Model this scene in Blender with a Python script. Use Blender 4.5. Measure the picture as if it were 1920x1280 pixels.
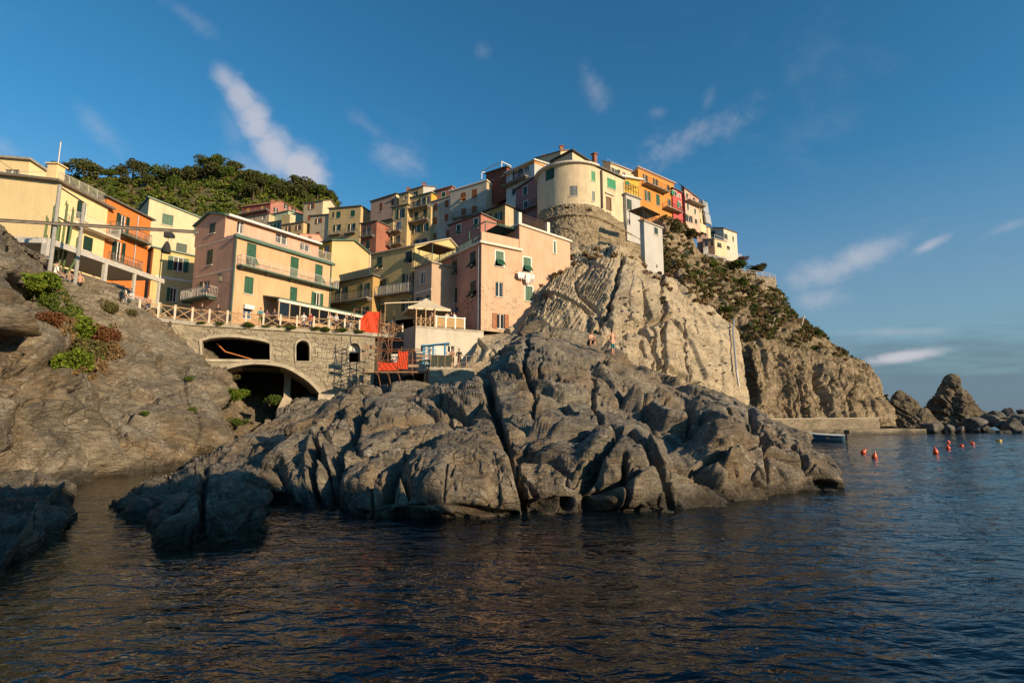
import bpy, bmesh, math, random
import numpy as np
from mathutils import Vector, Matrix

for o in list(bpy.data.objects):
    bpy.data.objects.remove(o)
scene = bpy.context.scene
COL = scene.collection
R = math.radians
rng = random.Random(7)

# ------------------------------------------------------------------ camera
F = 970.0                      # focal length in photo pixels (1920 wide)
TH = math.atan(130.0 / F)      # pitch: the horizon sits at y = 770
CT, ST = math.cos(TH), math.sin(TH)
CZ = 3.0                       # eye height above the water
cam_d = bpy.data.cameras.new('camera')
cam_d.sensor_width = 36.0
cam_d.lens = 36.0 * F / 1920.0
cam_d.clip_start = 0.1
cam_d.clip_end = 20000
cam = bpy.data.objects.new('camera', cam_d)
COL.objects.link(cam)
cam.location = (0, 0, CZ)
cam.rotation_euler = (math.pi / 2 + TH, 0, 0)
scene.camera = cam

# ------------------------------------------------------------------ light
SUN_AZ, SUN_EL = 54.0, 17.0    # azimuth to the right of straight behind the camera
SUNV = Vector((math.sin(R(SUN_AZ)) * math.cos(R(SUN_EL)), -math.cos(R(SUN_AZ)) * math.cos(R(SUN_EL)), math.sin(R(SUN_EL))))
sd = bpy.data.lights.new('sun', 'SUN')
sd.energy = 5.0
sd.angle = R(0.5)
sd.color = (1.0, 0.765, 0.48)
sun = bpy.data.objects.new('sun', sd)
COL.objects.link(sun)
sun.rotation_euler = (-SUNV).to_track_quat('-Z', 'Y').to_euler()

scene.view_settings.view_transform = 'Standard'
scene.view_settings.look = 'None'
scene.view_settings.gamma = 1.0
scene.view_settings.exposure = 0.35
scene.view_settings.use_curve_mapping = False


def ray(px, py):
    u = (px - 960.0) / F
    v = (640.0 - py) / F
    return Vector((u, CT - ST * v, ST + CT * v))


def at(px, py, Y):
    r = ray(px, py)
    k = Y / r.y
    return Vector((r.x * k, Y, CZ + r.z * k))


def onz(px, py, z):
    r = ray(px, py)
    k = (z - CZ) / r.z
    return Vector((r.x * k, r.y * k, z))


def to_px(P):
    P = np.asarray(P)
    x, y, z = P[:, 0], P[:, 1], P[:, 2] - CZ
    f = CT * y + ST * z
    up = -ST * y + CT * z
    f = np.maximum(f, 0.1)
    return 960 + F * x / f, 640 - F * up / f


# ------------------------------------------------------------------ world
def nd(nt, typ, **kw):
    n = nt.nodes.new(typ)
    for k, v in kw.items():
        setattr(n, k, v)
    return n


def lk(nt, a, b):
    nt.links.new(a, b)


def mth(nt, op, a, b=None, c=None, clamp=False):
    n = nt.nodes.new('ShaderNodeMath')
    n.operation = op
    n.use_clamp = clamp
    for i, v in enumerate((a, b, c)):
        if v is None:
            continue
        if isinstance(v, (int, float)):
            n.inputs[i].default_value = v
        else:
            nt.links.new(v, n.inputs[i])
    return n.outputs[0]


def sstep(nt, x, a, b):
    n = nt.nodes.new('ShaderNodeMapRange')
    n.interpolation_type = 'SMOOTHSTEP'
    nt.links.new(x, n.inputs[0])
    n.inputs[1].default_value = a
    n.inputs[2].default_value = b
    return n.outputs[0]


def mixc(nt, fac, a, b, mode='MIX'):
    n = nt.nodes.new('ShaderNodeMix')
    n.data_type = 'RGBA'
    n.blend_type = mode
    for i, v in ((0, fac), (6, a), (7, b)):
        if isinstance(v, (int, float)):
            n.inputs[i].default_value = v
        elif isinstance(v, tuple):
            n.inputs[i].default_value = v if len(v) == 4 else (*v, 1)
        else:
            nt.links.new(v, n.inputs[i])
    return n.outputs[2]


world = bpy.data.worlds.new('World')
scene.world = world
world.use_nodes = True
wt = world.node_tree
wt.nodes.clear()
w_out = nd(wt, 'ShaderNodeOutputWorld')
w_bg = nd(wt, 'ShaderNodeBackground')
w_bg.inputs[1].default_value = 0.085
sky = nd(wt, 'ShaderNodeTexSky', sky_type='NISHITA')
sky.sun_disc = False
sky.sun_elevation = R(SUN_EL)
sky.sun_rotation = R(180 - SUN_AZ)
sky.altitude = 300
sky.air_density = 1.0
sky.dust_density = 0.6
sky.ozone_density = 4.0
tc = nd(wt, 'ShaderNodeTexCoord')
DIR = tc.outputs['Generated']


def wdot(v):
    n = nd(wt, 'ShaderNodeVectorMath', operation='DOT_PRODUCT')
    lk(wt, DIR, n.inputs[0])
    n.inputs[1].default_value = v
    return n.outputs['Value']


def wnoise(scale, detail, rough=0.55, stretch=(1, 1, 1), dist=0.0):
    mp = nd(wt, 'ShaderNodeMapping')
    mp.inputs['Scale'].default_value = stretch
    lk(wt, DIR, mp.inputs[0])
    n = nd(wt, 'ShaderNodeTexNoise')
    n.inputs['Scale'].default_value = scale
    n.inputs['Detail'].default_value = detail
    n.inputs['Roughness'].default_value = rough
    n.inputs['Distortion'].default_value = dist
    lk(wt, mp.outputs[0], n.inputs['Vector'])
    return n.outputs['Fac']


cn1 = wnoise(9, 5, 0.62, (1, 1, 1.3), 0.8)
cn2 = wnoise(34, 5, 0.65, (1, 1, 1.3), 0.5)
cnz = mth(wt, 'ADD', mth(wt, 'MULTIPLY', mth(wt, 'SUBTRACT', cn1, 0.5), 2.2), mth(wt, 'MULTIPLY', mth(wt, 'SUBTRACT', cn2, 0.5), 1.5))
# clouds: centre pixel, half length, half width, tilt (deg, clockwise in the picture), density, softness
CLOUDS = [
    (424, 150, 36, 26, 50, 0.55, 0.7, 0.5), (455, 185, 54, 32, 52, 0.68, 0.5, 0.5), (482, 232, 66, 36, 62, 0.74, 0.45, 0.5), (514, 282, 70, 44, 58, 0.78, 0.4, 0.45),
    (566, 318, 64, 50, 25, 0.82, 0.35, 0.4), (500, 325, 110, 34, 12, 0.40, 1.1, 0.6), (440, 250, 60, 40, 60, 0.16, 1.2, 0.7),
    (745, 305, 62, 44, 10, 0.40, 1.1, 0.8), (725, 290, 30, 40, 60, 0.3, 1.0, 0.7),
    (1290, 258, 120, 40, -14, 0.38, 1.2, 1.0), (1115, 165, 60, 26, 65, 0.26, 1.2, 0.9), (1610, 480, 110, 34, -17, 0.55, 0.8, 0.7), (1540, 510, 70, 40, -10, 0.5, 0.9, 0.7),
    (1745, 458, 44, 14, -25, 0.62, 0.8, 0.6), (1690, 668, 75, 13, -6, 0.85, 0.7, 0.7), (1680, 622, 120, 12, 4, 0.30, 1.0, 0.8),
    (905, 95, 24, 24, 40, 0.2, 1.2, 0.9), (185, 240, 70, 26, 40, 0.25, 1.2, 0.9), (1545, 560, 60, 28, 0, 0.45, 1.0, 0.8),
    (340, 20, 60, 22, 20, 0.2, 1.2, 1.0), (1330, 185, 20, 36, 20, 0.16, 1.2, 1.0), (1890, 425, 50, 14, -15, 0.25, 1.1, 0.8),
    (690, 235, 70, 18, 30, 0.16, 1.2, 1.0), (1235, 210, 30, 18, 0, 0.2, 1.1, 0.9), (5, 275, 40, 26, 10, 0.3, 1.1, 0.8),
]
cmask = None
for (cx, cy, ra, rb, tilt, dens, soft, na) in CLOUDS:
    c = ray(cx, cy).normalized()
    ex = Vector((0, 0, 1)).cross(c).normalized() * -1
    if ex.x < 0:
        ex = -ex
    ez = ex.cross(c).normalized()
    if ez.z < 0:
        ez = -ez
    a = R(tilt)
    e1 = ex * math.cos(a) - ez * math.sin(a)
    e2 = ex * math.sin(a) + ez * math.cos(a)
    dist = (ray(cx, cy)).length
    k1 = F * dist / ra * 1.0
    k2 = F * dist / rb * 1.0
    d1 = wdot(tuple(e1 * k1))
    d2 = wdot(tuple(e2 * k2))
    rr = mth(wt, 'SQRT', mth(wt, 'ADD', mth(wt, 'MULTIPLY', d1, d1), mth(wt, 'MULTIPLY', d2, d2)))
    m = mth(wt, 'ADD', mth(wt, 'SUBTRACT', 1.0, rr), mth(wt, 'MULTIPLY', cnz, na))
    m = sstep(wt, m, -0.15, soft + 0.35)
    # only on this side of the sky
    m = mth(wt, 'MULTIPLY', m, mth(wt, 'GREATER_THAN', wdot(tuple(c)), 0.5))
    fall = sstep(wt, rr, 2.0, 0.3)
    m = mth(wt, 'MULTIPLY', mth(wt, 'MULTIPLY', m, fall), dens)
    cmask = m if cmask is None else mth(wt, 'MAXIMUM', cmask, m)
# thin veil everywhere, a grey-blue bank low over the horizon
veil = sstep(wt, wnoise(3.2, 5, 0.62, (1, 1, 2.2), 1.0), 0.52, 0.9)
cmask = mth(wt, 'MAXIMUM', cmask, mth(wt, 'MULTIPLY', veil, 0.10))
sepd = nd(wt, 'ShaderNodeSeparateXYZ')
lk(wt, DIR, sepd.inputs[0])
bankn = wnoise(5, 4, 0.6, (1, 1, 5), 0.3)
elev = mth(wt, 'ADD', sepd.outputs['Z'], mth(wt, 'MULTIPLY', mth(wt, 'SUBTRACT', bankn, 0.5), 0.16))
bank = mth(wt, 'MULTIPLY', sstep(wt, elev, 0.135, 0.06), 0.85)
hs = nd(wt, 'ShaderNodeHueSaturation')
hs.inputs['Saturation'].default_value = 1.10
hs.inputs['Value'].default_value = 1.3
lk(wt, sky.outputs[0], hs.inputs['Color'])
skb = mixc(wt, 1.0, hs.outputs[0], (0.60, 1.13, 1.06), 'MULTIPLY')
haze_f = mth(wt, 'MULTIPLY', sstep(wt, sepd.outputs['Z'], 0.45, 0.10), 0.55)
skb = mixc(wt, haze_f, skb, (2.4, 2.55, 3.0))
skc = mixc(wt, bank, skb, (1.3, 1.9, 2.55))
skc = mixc(wt, cmask, skc, (5.6, 5.5, 6.0))
lk(wt, skc, w_bg.inputs[0])
lk(wt, w_bg.outputs[0], w_out.inputs[0])


# ------------------------------------------------------------------ numpy noise
def h3(ix, iy, iz, seed):
    n = (ix.astype(np.int64) * 374761393 + iy.astype(np.int64) * 668265263 + iz.astype(np.int64) * 2147483647 // 3 + seed * 974711) & 0xffffffff
    n = ((n ^ (n >> 13)) * 1274126177) & 0xffffffff
    n = ((n ^ (n >> 16)) * 2246822519) & 0xffffffff
    n = n ^ (n >> 15)
    return (n & 0xffffff) / float(0xffffff)


def vnoise(p, seed=0):
    f = np.floor(p)
    i = f.astype(np.int64)
    t = p - f
    t = t * t * t * (t * (t * 6 - 15) + 10)
    r = 0
    for dx in (0, 1):
        wx = t[:, 0] if dx else 1 - t[:, 0]
        for dy in (0, 1):
            wy = t[:, 1] if dy else 1 - t[:, 1]
            for dz in (0, 1):
                wz = t[:, 2] if dz else 1 - t[:, 2]
                r = r + wx * wy * wz * h3(i[:, 0] + dx, i[:, 1] + dy, i[:, 2] + dz, seed)
    return r * 2 - 1


def fbm(p, octv=4, gain=0.5, seed=0, ridged=False):
    a, s, q = 1.0, 0, p
    for k in range(octv):
        n = vnoise(q, seed + k * 17)
        if ridged:
            n = 1 - 2 * np.abs(n)
        s = s + a * n
        a *= gain
        q = q * 2.03 + 11.7
    return s


def voro(p, seed=0):
    i = np.floor(p).astype(np.int64)
    n = len(p)
    f1 = np.full(n, 9.0)
    f2 = np.full(n, 9.0)
    cid = np.zeros(n)
    loc = np.zeros((n, 3))
    for dx in (-1, 0, 1):
        for dy in (-1, 0, 1):
            for dz in (-1, 0, 1):
                c = i + np.array((dx, dy, dz))
                q = np.empty((n, 3))
                q[:, 0] = c[:, 0] + h3(c[:, 0], c[:, 1], c[:, 2], seed)
                q[:, 1] = c[:, 1] + h3(c[:, 0], c[:, 1], c[:, 2], seed + 5)
                q[:, 2] = c[:, 2] + h3(c[:, 0], c[:, 1], c[:, 2], seed + 9)
                d = np.sqrt(((p - q) ** 2).sum(1))
                near = d < f1
                f2 = np.where(near, f1, np.minimum(f2, d))
                f1 = np.where(near, d, f1)
                cid = np.where(near, h3(c[:, 0], c[:, 1], c[:, 2], seed + 21), cid)
                loc[near] = (p - q)[near]
    return f1, f2, cid, loc


def cr(cp, n):
    """Catmull-Rom resample of cp[k,...] along axis 0 to n samples"""
    k = len(cp)
    ext = np.concatenate([[2 * cp[0] - cp[1]], cp, [2 * cp[-1] - cp[-2]]], 0)
    t = np.linspace(0, k - 1, n)
    i = np.minimum(t.astype(int), k - 2)
    f = (t - i).reshape(-1, *([1] * (cp.ndim - 1)))
    p0, p1, p2, p3 = ext[i], ext[i + 1], ext[i + 2], ext[i + 3]
    return 0.5 * ((2 * p1) + (-p0 + p2) * f + (2 * p0 - 5 * p1 + 4 * p2 - p3) * f ** 2 + (-p0 + 3 * p1 - 3 * p2 + p3) * f ** 3)


def grid_normals(G):
    du = np.gradient(G, axis=0)
    dv = np.gradient(G, axis=1)
    N = np.cross(du, dv)
    N /= np.maximum(np.linalg.norm(N, axis=2, keepdims=True), 1e-9)
    return N


def mesh_from(name, V, Fq, mat, smooth=True, parent=None):
    me = bpy.data.meshes.new(name)
    V = np.asarray(V, dtype=np.float32)
    Fq = np.asarray(Fq, dtype=np.int32)
    k = Fq.shape[1]
    me.vertices.add(len(V))
    me.vertices.foreach_set('co', V.ravel())
    me.loops.add(Fq.size)
    me.loops.foreach_set('vertex_index', Fq.ravel())
    me.polygons.add(len(Fq))
    me.polygons.foreach_set('loop_start', np.arange(0, Fq.size, k, dtype=np.int32))
    me.polygons.foreach_set('loop_total', np.full(len(Fq), k, dtype=np.int32))
    if smooth:
        me.polygons.foreach_set('use_smooth', np.ones(len(Fq), dtype=bool))
    me.update(calc_edges=True)
    me.validate()
    if mat:
        me.materials.append(mat)
    o = bpy.data.objects.new(name, me)
    COL.objects.link(o)
    if parent:
        o.parent = parent
    return o


def grid_faces(nu, nv):
    i = np.arange(nu - 1)[:, None] * nv + np.arange(nv - 1)[None, :]
    return np.stack([i, i + nv, i + nv + 1, i + 1], -1).reshape(-1, 4)


def rock_disp(P, N, seed, s1=3.2, a1=0.55, c1=0.45, s2=1.0, a2=0.16, c2=0.12, bed=(0.3, -0.2, 1.0), bfreq=1.6, ab=0.14, fine=0.06, fs=1.6, an=(1, 1, 1), warp=0.35, cre=0.22, rid=0.05):
    """blocky facets with masked cracks, bedding ledges and fine grain, pushed along N"""
    bed = np.array(bed, float)
    bed /= np.linalg.norm(bed)
    q = P / s1
    w = np.stack([fbm(q * 0.7 + 3.1, 2, seed=seed + 1), fbm(q * 0.7 + 9.7, 2, seed=seed + 2), fbm(q * 0.7 + 17.3, 2, seed=seed + 3)], 1)
    q = (q + warp * w) * np.array(an)
    f1, f2, cid, loc = voro(q, seed)
    e = f2 - f1
    k0 = np.zeros(len(P), np.int64)
    rnd = np.stack([h3((cid * 1e6).astype(np.int64), k0 + k, k0, seed + 31) - 0.5 for k in range(3)], 1)
    soft = np.minimum(1, e * 13)
    d = a1 * (1.1 * (cid - 0.5) + 2.4 * (loc * rnd).sum(1)) * soft
    m1 = np.clip(0.5 + 1.6 * fbm(P / (s1 * 1.7) + 31, 2, seed=seed + 33), 0, 1)
    d -= c1 * m1 * np.exp(-(e / 0.045) ** 2)
    q2 = P / s2 + 0.3 * np.stack([fbm(P / s2 + 5, 2, seed=seed + 41), fbm(P / s2 + 25, 2, seed=seed + 42), fbm(P / s2 + 45, 2, seed=seed + 43)], 1)
    f1, f2, cid2, loc2 = voro(q2 * np.array(an), seed + 50)
    e2 = f2 - f1
    m2 = np.clip(0.25 + 1.8 * fbm(P / (s1 * 0.9) + 51, 2, seed=seed + 53), 0, 1)
    rnd2 = np.stack([h3((cid2 * 1e6).astype(np.int64), k0 + k, k0, seed + 55) - 0.5 for k in range(3)], 1)
    d += a2 * m2 * (0.9 * (cid2 - 0.5) + 2.2 * (loc2 * rnd2).sum(1)) * np.minimum(1, e2 * 13)
    d -= c2 * m2 * np.exp(-(e2 / 0.05) ** 2)
    # bedding: thin ledges
    bb = (P @ bed) * bfreq + 0.7 * fbm(P / (s1 * 0.9), 3, seed=seed + 60)
    lat = P - np.outer(P @ bed, bed)
    z = np.stack([bb, lat[:, 0] * 0.10 + lat[:, 2] * 0.08, lat[:, 1] * 0.10], 1)
    mod = np.clip(0.45 + 1.5 * fbm(P / (s1 * 1.2) + 77, 2, seed=seed + 63), 0.05, 1)
    d += ab * fbm(z, 3, 0.6, seed=seed + 61, ridged=True) * mod
    d += a1 * 0.5 * fbm(P / (s1 * 1.5) + 3, 2, seed=seed + 67)
    # wandering creases where warped noise crosses zero
    an_ = np.array(an)
    for (sc, am, wd, k) in ((0.62, 1.25, 0.03, 0), (0.27, 0.6, 0.045, 1), (0.11, 0.24, 0.07, 2)):
        g = fbm((P * an_ + 0.35 * s1 * sc * w) / (s1 * sc) + 13.7 * k, 2, 0.45, seed + 90 + k)
        mk = np.clip(0.2 + 1.7 * fbm(P / (s1 * 1.1) + 91 + k * 7, 2, seed=seed + 95 + k), 0, 1)
        d -= cre * am * mk * np.exp(-(g / wd) ** 2)
        d += cre * 0.35 * am * np.tanh(g * 5) * mk
    d += rid * fbm(P * an_ / (s1 * 0.45), 5, 0.58, seed + 99, ridged=True)
    d += fine * fbm(P * fs, 4, 0.6, seed=seed + 70)
    d -= d.mean()
    return P + N * d[:, None]


def fissure(P, N, lines):
    px, py = to_px(P)
    d = np.zeros(len(P))
    wob = 2.2 * fbm(P * 0.9, 3, seed=301)
    for (pts, w, dep) in lines:
        best = np.full(len(P), 1e9)
        for (ax, ay), (bx, by) in zip(pts[:-1], pts[1:]):
            vx, vy = bx - ax, by - ay
            t = np.clip(((px - ax) * vx + (py - ay) * vy) / (vx * vx + vy * vy), 0, 1)
            best = np.minimum(best, np.hypot(px + wob * 2 - ax - t * vx, py + wob - ay - t * vy))
        d = np.maximum(d, dep * np.exp(-(best / w) ** 2))
    return P - N * d[:, None]


def loft(name, cols, nu, nv, mat, seed, back=(0, 5, -6), ends=None, lines=None, flip=False, under=-0.8, keep=None, post=None, **kw):
    """cols: per column a list of (px,py) [on the water], or (px,py,Y); first row is pushed below the water when it is on it"""
    C = []
    for col in cols:
        pts = []
        for k, c in enumerate(col):
            if len(c) == 2:
                p = onz(c[0], c[1], 0.0)
                pts.append(p + Vector((0, -0.3, under)))
                pts.append(p)
            else:
                pts.append(at(*c))
        b = pts[-1] + Vector(back)
        pts.append(b)
        pts.append(b + Vector(back) * 1.0)
        C.append([tuple(p) for p in pts])
    C = np.array(C)
    if ends:
        el, er = np.array(ends[0]), np.array(ends[1])
        C = np.concatenate([[C[0] + el], C, [C[-1] + er]], 0)
    G = cr(C, nu)
    G = np.swapaxes(cr(np.swapaxes(G, 0, 1), nv), 0, 1)
    N = grid_normals(G)
    # make normals look to the viewer / up
    s = (N * (np.array([0, -1, 0.6]))).sum(2).mean()
    if s < 0:
        N = -N
    P = G.reshape(-1, 3)
    Nf = N.reshape(-1, 3)
    if lines:
        P = fissure(P, Nf, lines)
    P = rock_disp(P, Nf, seed, **kw)
    if post is not None:
        P = post(P, Nf)
    fc = grid_faces(nu, nv)
    # orientation
    a, b, c = P[fc[:, 0]], P[fc[:, 1]], P[fc[:, 2]]
    if ((np.cross(b - a, c - a)) * np.array([0, -1, 0.6])).sum() < 0:
        fc = fc[:, ::-1]
    o = mesh_from(name, P, fc, mat)
    return o, P.reshape(nu, nv, 3)


def tag(o, label=None, cat=None, group=None, kind=None):
    if label:
        o['label'] = label
    if cat:
        o['category'] = cat
    if group:
        o['group'] = group
    if kind:
        o['kind'] = kind
    return o


def empty(name, loc=(0, 0, 0), rz=0.0):
    o = bpy.data.objects.new(name, None)
    o.empty_display_size = 0.3
    o.location = loc
    o.rotation_euler = (0, 0, rz)
    COL.objects.link(o)
    return o


# ------------------------------------------------------------------ materials
MATS = {}


def new_mat(name):
    m = bpy.data.materials.new(name)
    m.use_nodes = True
    nt = m.node_tree
    b = nt.nodes['Principled BSDF']
    return m, nt, b


def pos_noise(nt, scale, detail=5, rough=0.55, stretch=(1, 1, 1), rot=(0, 0, 0), dist=0.0, obj=False):
    g = nd(nt, 'ShaderNodeTexCoord') if obj else nd(nt, 'ShaderNodeNewGeometry')
    src = g.outputs['Object'] if obj else g.outputs['Position']
    mp = nd(nt, 'ShaderNodeMapping')
    mp.inputs['Scale'].default_value = stretch
    mp.inputs['Rotation'].default_value = rot
    lk(nt, src, mp.inputs[0])
    n = nd(nt, 'ShaderNodeTexNoise')
    n.inputs['Scale'].default_value = scale
    n.inputs['Detail'].default_value = detail
    n.inputs['Roughness'].default_value = rough
    n.inputs['Distortion'].default_value = dist
    lk(nt, mp.outputs[0], n.inputs['Vector'])
    return n.outputs['Fac']


def ramp(nt, fac, stops):
    n = nd(nt, 'ShaderNodeValToRGB')
    els = n.color_ramp.elements
    while len(els) < len(stops):
        els.new(0.5)
    for e, (p, c) in zip(els, stops):
        e.position = p
        e.color = (*c, 1)
    lk(nt, fac, n.inputs[0])
    return n.outputs[0]


def bump(nt, b, h, strength, dist):
    n = nd(nt, 'ShaderNodeBump')
    n.inputs['Strength'].default_value = strength
    n.inputs['Distance'].default_value = dist
    lk(nt, h, n.inputs['Height'])
    lk(nt, n.outputs[0], b.inputs['Normal'])


def rock_mat(name, dark, mid, light, vein=0.5, wet=True, scale=1.0, rot=(0.5, 0.35, 0), warm=None, brel=1.0, soil=None):
    m, nt, b = new_mat(name)
    n1 = pos_noise(nt, 0.35 * scale, 8, 0.62, (1, 1, 2.2), rot, 0.8)
    n2 = pos_noise(nt, 2.6 * scale, 7, 0.65, (1, 1, 3.5), rot, 0.5)
    n3 = pos_noise(nt, 14 * scale, 6, 0.7)
    f = mth(nt, 'ADD', mth(nt, 'MULTIPLY', n1, 0.42), mth(nt, 'ADD', mth(nt, 'MULTIPLY', n2, 0.35), mth(nt, 'MULTIPLY', n3, 0.23)))
    col = ramp(nt, f, [(0.40, dark), (0.5, mid), (0.61, light)])
    if warm:
        wn = sstep(nt, pos_noise(nt, 0.22, 5, 0.6, (1, 1, 1), (0, 0, 0.4), 1.0), 0.45, 0.65)
        col = mixc(nt, mth(nt, 'MULTIPLY', wn, 0.75), col, mixc(nt, 1.0, col, warm, 'MULTIPLY'))
    if vein > 0:
        v = pos_noise(nt, 1.1 * scale, 6, 0.6, (1, 1, 1.4), (0.9, 0.2, 0.6), 1.6)
        vm = mth(nt, 'SUBTRACT', 1.0, mth(nt, 'MULTIPLY', mth(nt, 'ABSOLUTE', mth(nt, 'SUBTRACT', v, 0.5)), 45.0), clamp=True)
        br = sstep(nt, pos_noise(nt, 0.7, 4, 0.6), 0.50, 0.60)
        col = mixc(nt, mth(nt, 'MULTIPLY', mth(nt, 'MULTIPLY', vm, br), vein), col, (0.50, 0.45, 0.37))
        sp = sstep(nt, pos_noise(nt, 1.7, 7, 0.6, dist=0.7), 0.665, 0.70)
        col = mixc(nt, mth(nt, 'MULTIPLY', sp, vein), col, (0.42, 0.39, 0.34))
    if soil:
        gs = nd(nt, 'ShaderNodeNewGeometry')
        ns = nd(nt, 'ShaderNodeSeparateXYZ')
        lk(nt, gs.outputs['Normal'], ns.inputs[0])
        sm = sstep(nt, mth(nt, 'ADD', ns.outputs['Z'], mth(nt, 'MULTIPLY', mth(nt, 'SUBTRACT', n2, 0.5), 0.9)), 0.42, 0.62)
        col = mixc(nt, mth(nt, 'MULTIPLY', sm, 0.85), col, ramp(nt, n3, [(0.35, tuple(c * 0.6 for c in soil)), (0.65, tuple(c * 1.4 for c in soil))]))
    if wet:
        g = nd(nt, 'ShaderNodeNewGeometry')
        sx = nd(nt, 'ShaderNodeSeparateXYZ')
        lk(nt, g.outputs['Position'], sx.inputs[0])
        zz = mth(nt, 'ADD', sx.outputs['Z'], mth(nt, 'MULTIPLY', mth(nt, 'SUBTRACT', n1, 0.5), 1.5))
        wm = sstep(nt, zz, 0.75, 0.1)
        col = mixc(nt, mth(nt, 'MULTIPLY', wm, 0.7), col, (0.018, 0.017, 0.014))
        rg = mth(nt, 'SUBTRACT', 0.85, mth(nt, 'MULTIPLY', wm, 0.45))
        lk(nt, rg, b.inputs['Roughness'])
    else:
        b.inputs['Roughness'].default_value = 0.9
    lk(nt, col, b.inputs['Base Color'])
    b.inputs['Specular IOR Level'].default_value = 0.3
    g2 = nd(nt, 'ShaderNodeNewGeometry')
    mp2 = nd(nt, 'ShaderNodeMapping')
    mp2.inputs['Rotation'].default_value = rot
    mp2.inputs['Scale'].default_value = (1, 1, 2.0)
    lk(nt, g2.outputs['Position'], mp2.inputs[0])
    rg_ = nd(nt, 'ShaderNodeTexNoise', noise_type='RIDGED_MULTIFRACTAL')
    rg_.inputs['Scale'].default_value = 1.3 * scale
    rg_.inputs['Detail'].default_value = 7
    rg_.inputs['Roughness'].default_value = 0.6
    rg_.inputs['Distortion'].default_value = 0.5
    lk(nt, mp2.outputs[0], rg_.inputs['Vector'])
    vd = nd(nt, 'ShaderNodeTexVoronoi', feature='DISTANCE_TO_EDGE')
    vd.inputs['Scale'].default_value = 0.75 * scale
    wv = nd(nt, 'ShaderNodeVectorMath', operation='MULTIPLY_ADD')
    nc = nd(nt, 'ShaderNodeTexNoise')
    nc.inputs['Scale'].default_value = 1.2 * scale
    nc.inputs['Detail'].default_value = 4
    lk(nt, g2.outputs['Position'], nc.inputs['Vector'])
    lk(nt, nc.outputs['Color'], wv.inputs[0])
    wv.inputs[1].default_value = (1.1, 1.1, 1.1)
    lk(nt, mp2.outputs[0], wv.inputs[2])
    lk(nt, wv.outputs[0], vd.inputs['Vector'])
    ck = mth(nt, 'MULTIPLY', sstep(nt, vd.outputs['Distance'], 0.035, 0.0), sstep(nt, pos_noise(nt, 0.5, 3), 0.45, 0.58))
    hb0 = mth(nt, 'MULTIPLY', ck, -0.35)
    hb = mth(nt, 'ADD', hb0, mth(nt, 'MULTIPLY', n2, 0.7))
    hb = mth(nt, 'ADD', hb, mth(nt, 'ADD', mth(nt, 'MULTIPLY', n3, 0.4), mth(nt, 'MULTIPLY', rg_.outputs['Fac'], 0.28)))
    bump(nt, b, hb, 1.0, 0.3 * brel)
    return m


M_ISL = rock_mat('island rock', (0.095, 0.082, 0.067), (0.205, 0.177, 0.138), (0.35, 0.30, 0.23), 1.0, warm=(1.12, 0.92, 0.70))
M_LEFT = rock_mat('left cliff rock', (0.095, 0.081, 0.063), (0.20, 0.168, 0.125), (0.38, 0.325, 0.245), 1.0, warm=(1.08, 0.92, 0.72))
M_CLIFF = rock_mat('tan cliff rock', (0.21, 0.165, 0.115), (0.45, 0.365, 0.25), (0.58, 0.475, 0.335), 0.3, wet=False, rot=(0.25, 1.25, 0.2), brel=0.8)
M_HEAD = rock_mat('headland rock', (0.12, 0.092, 0.062), (0.29, 0.222, 0.148), (0.44, 0.35, 0.235), 0.2, wet=False, soil=(0.15, 0.115, 0.055), rot=(0.2, 1.2, 0.3), scale=0.7)
M_STACK = rock_mat('sea stack rock', (0.065, 0.052, 0.038), (0.145, 0.115, 0.08), (0.24, 0.195, 0.135), 0.1)

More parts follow.
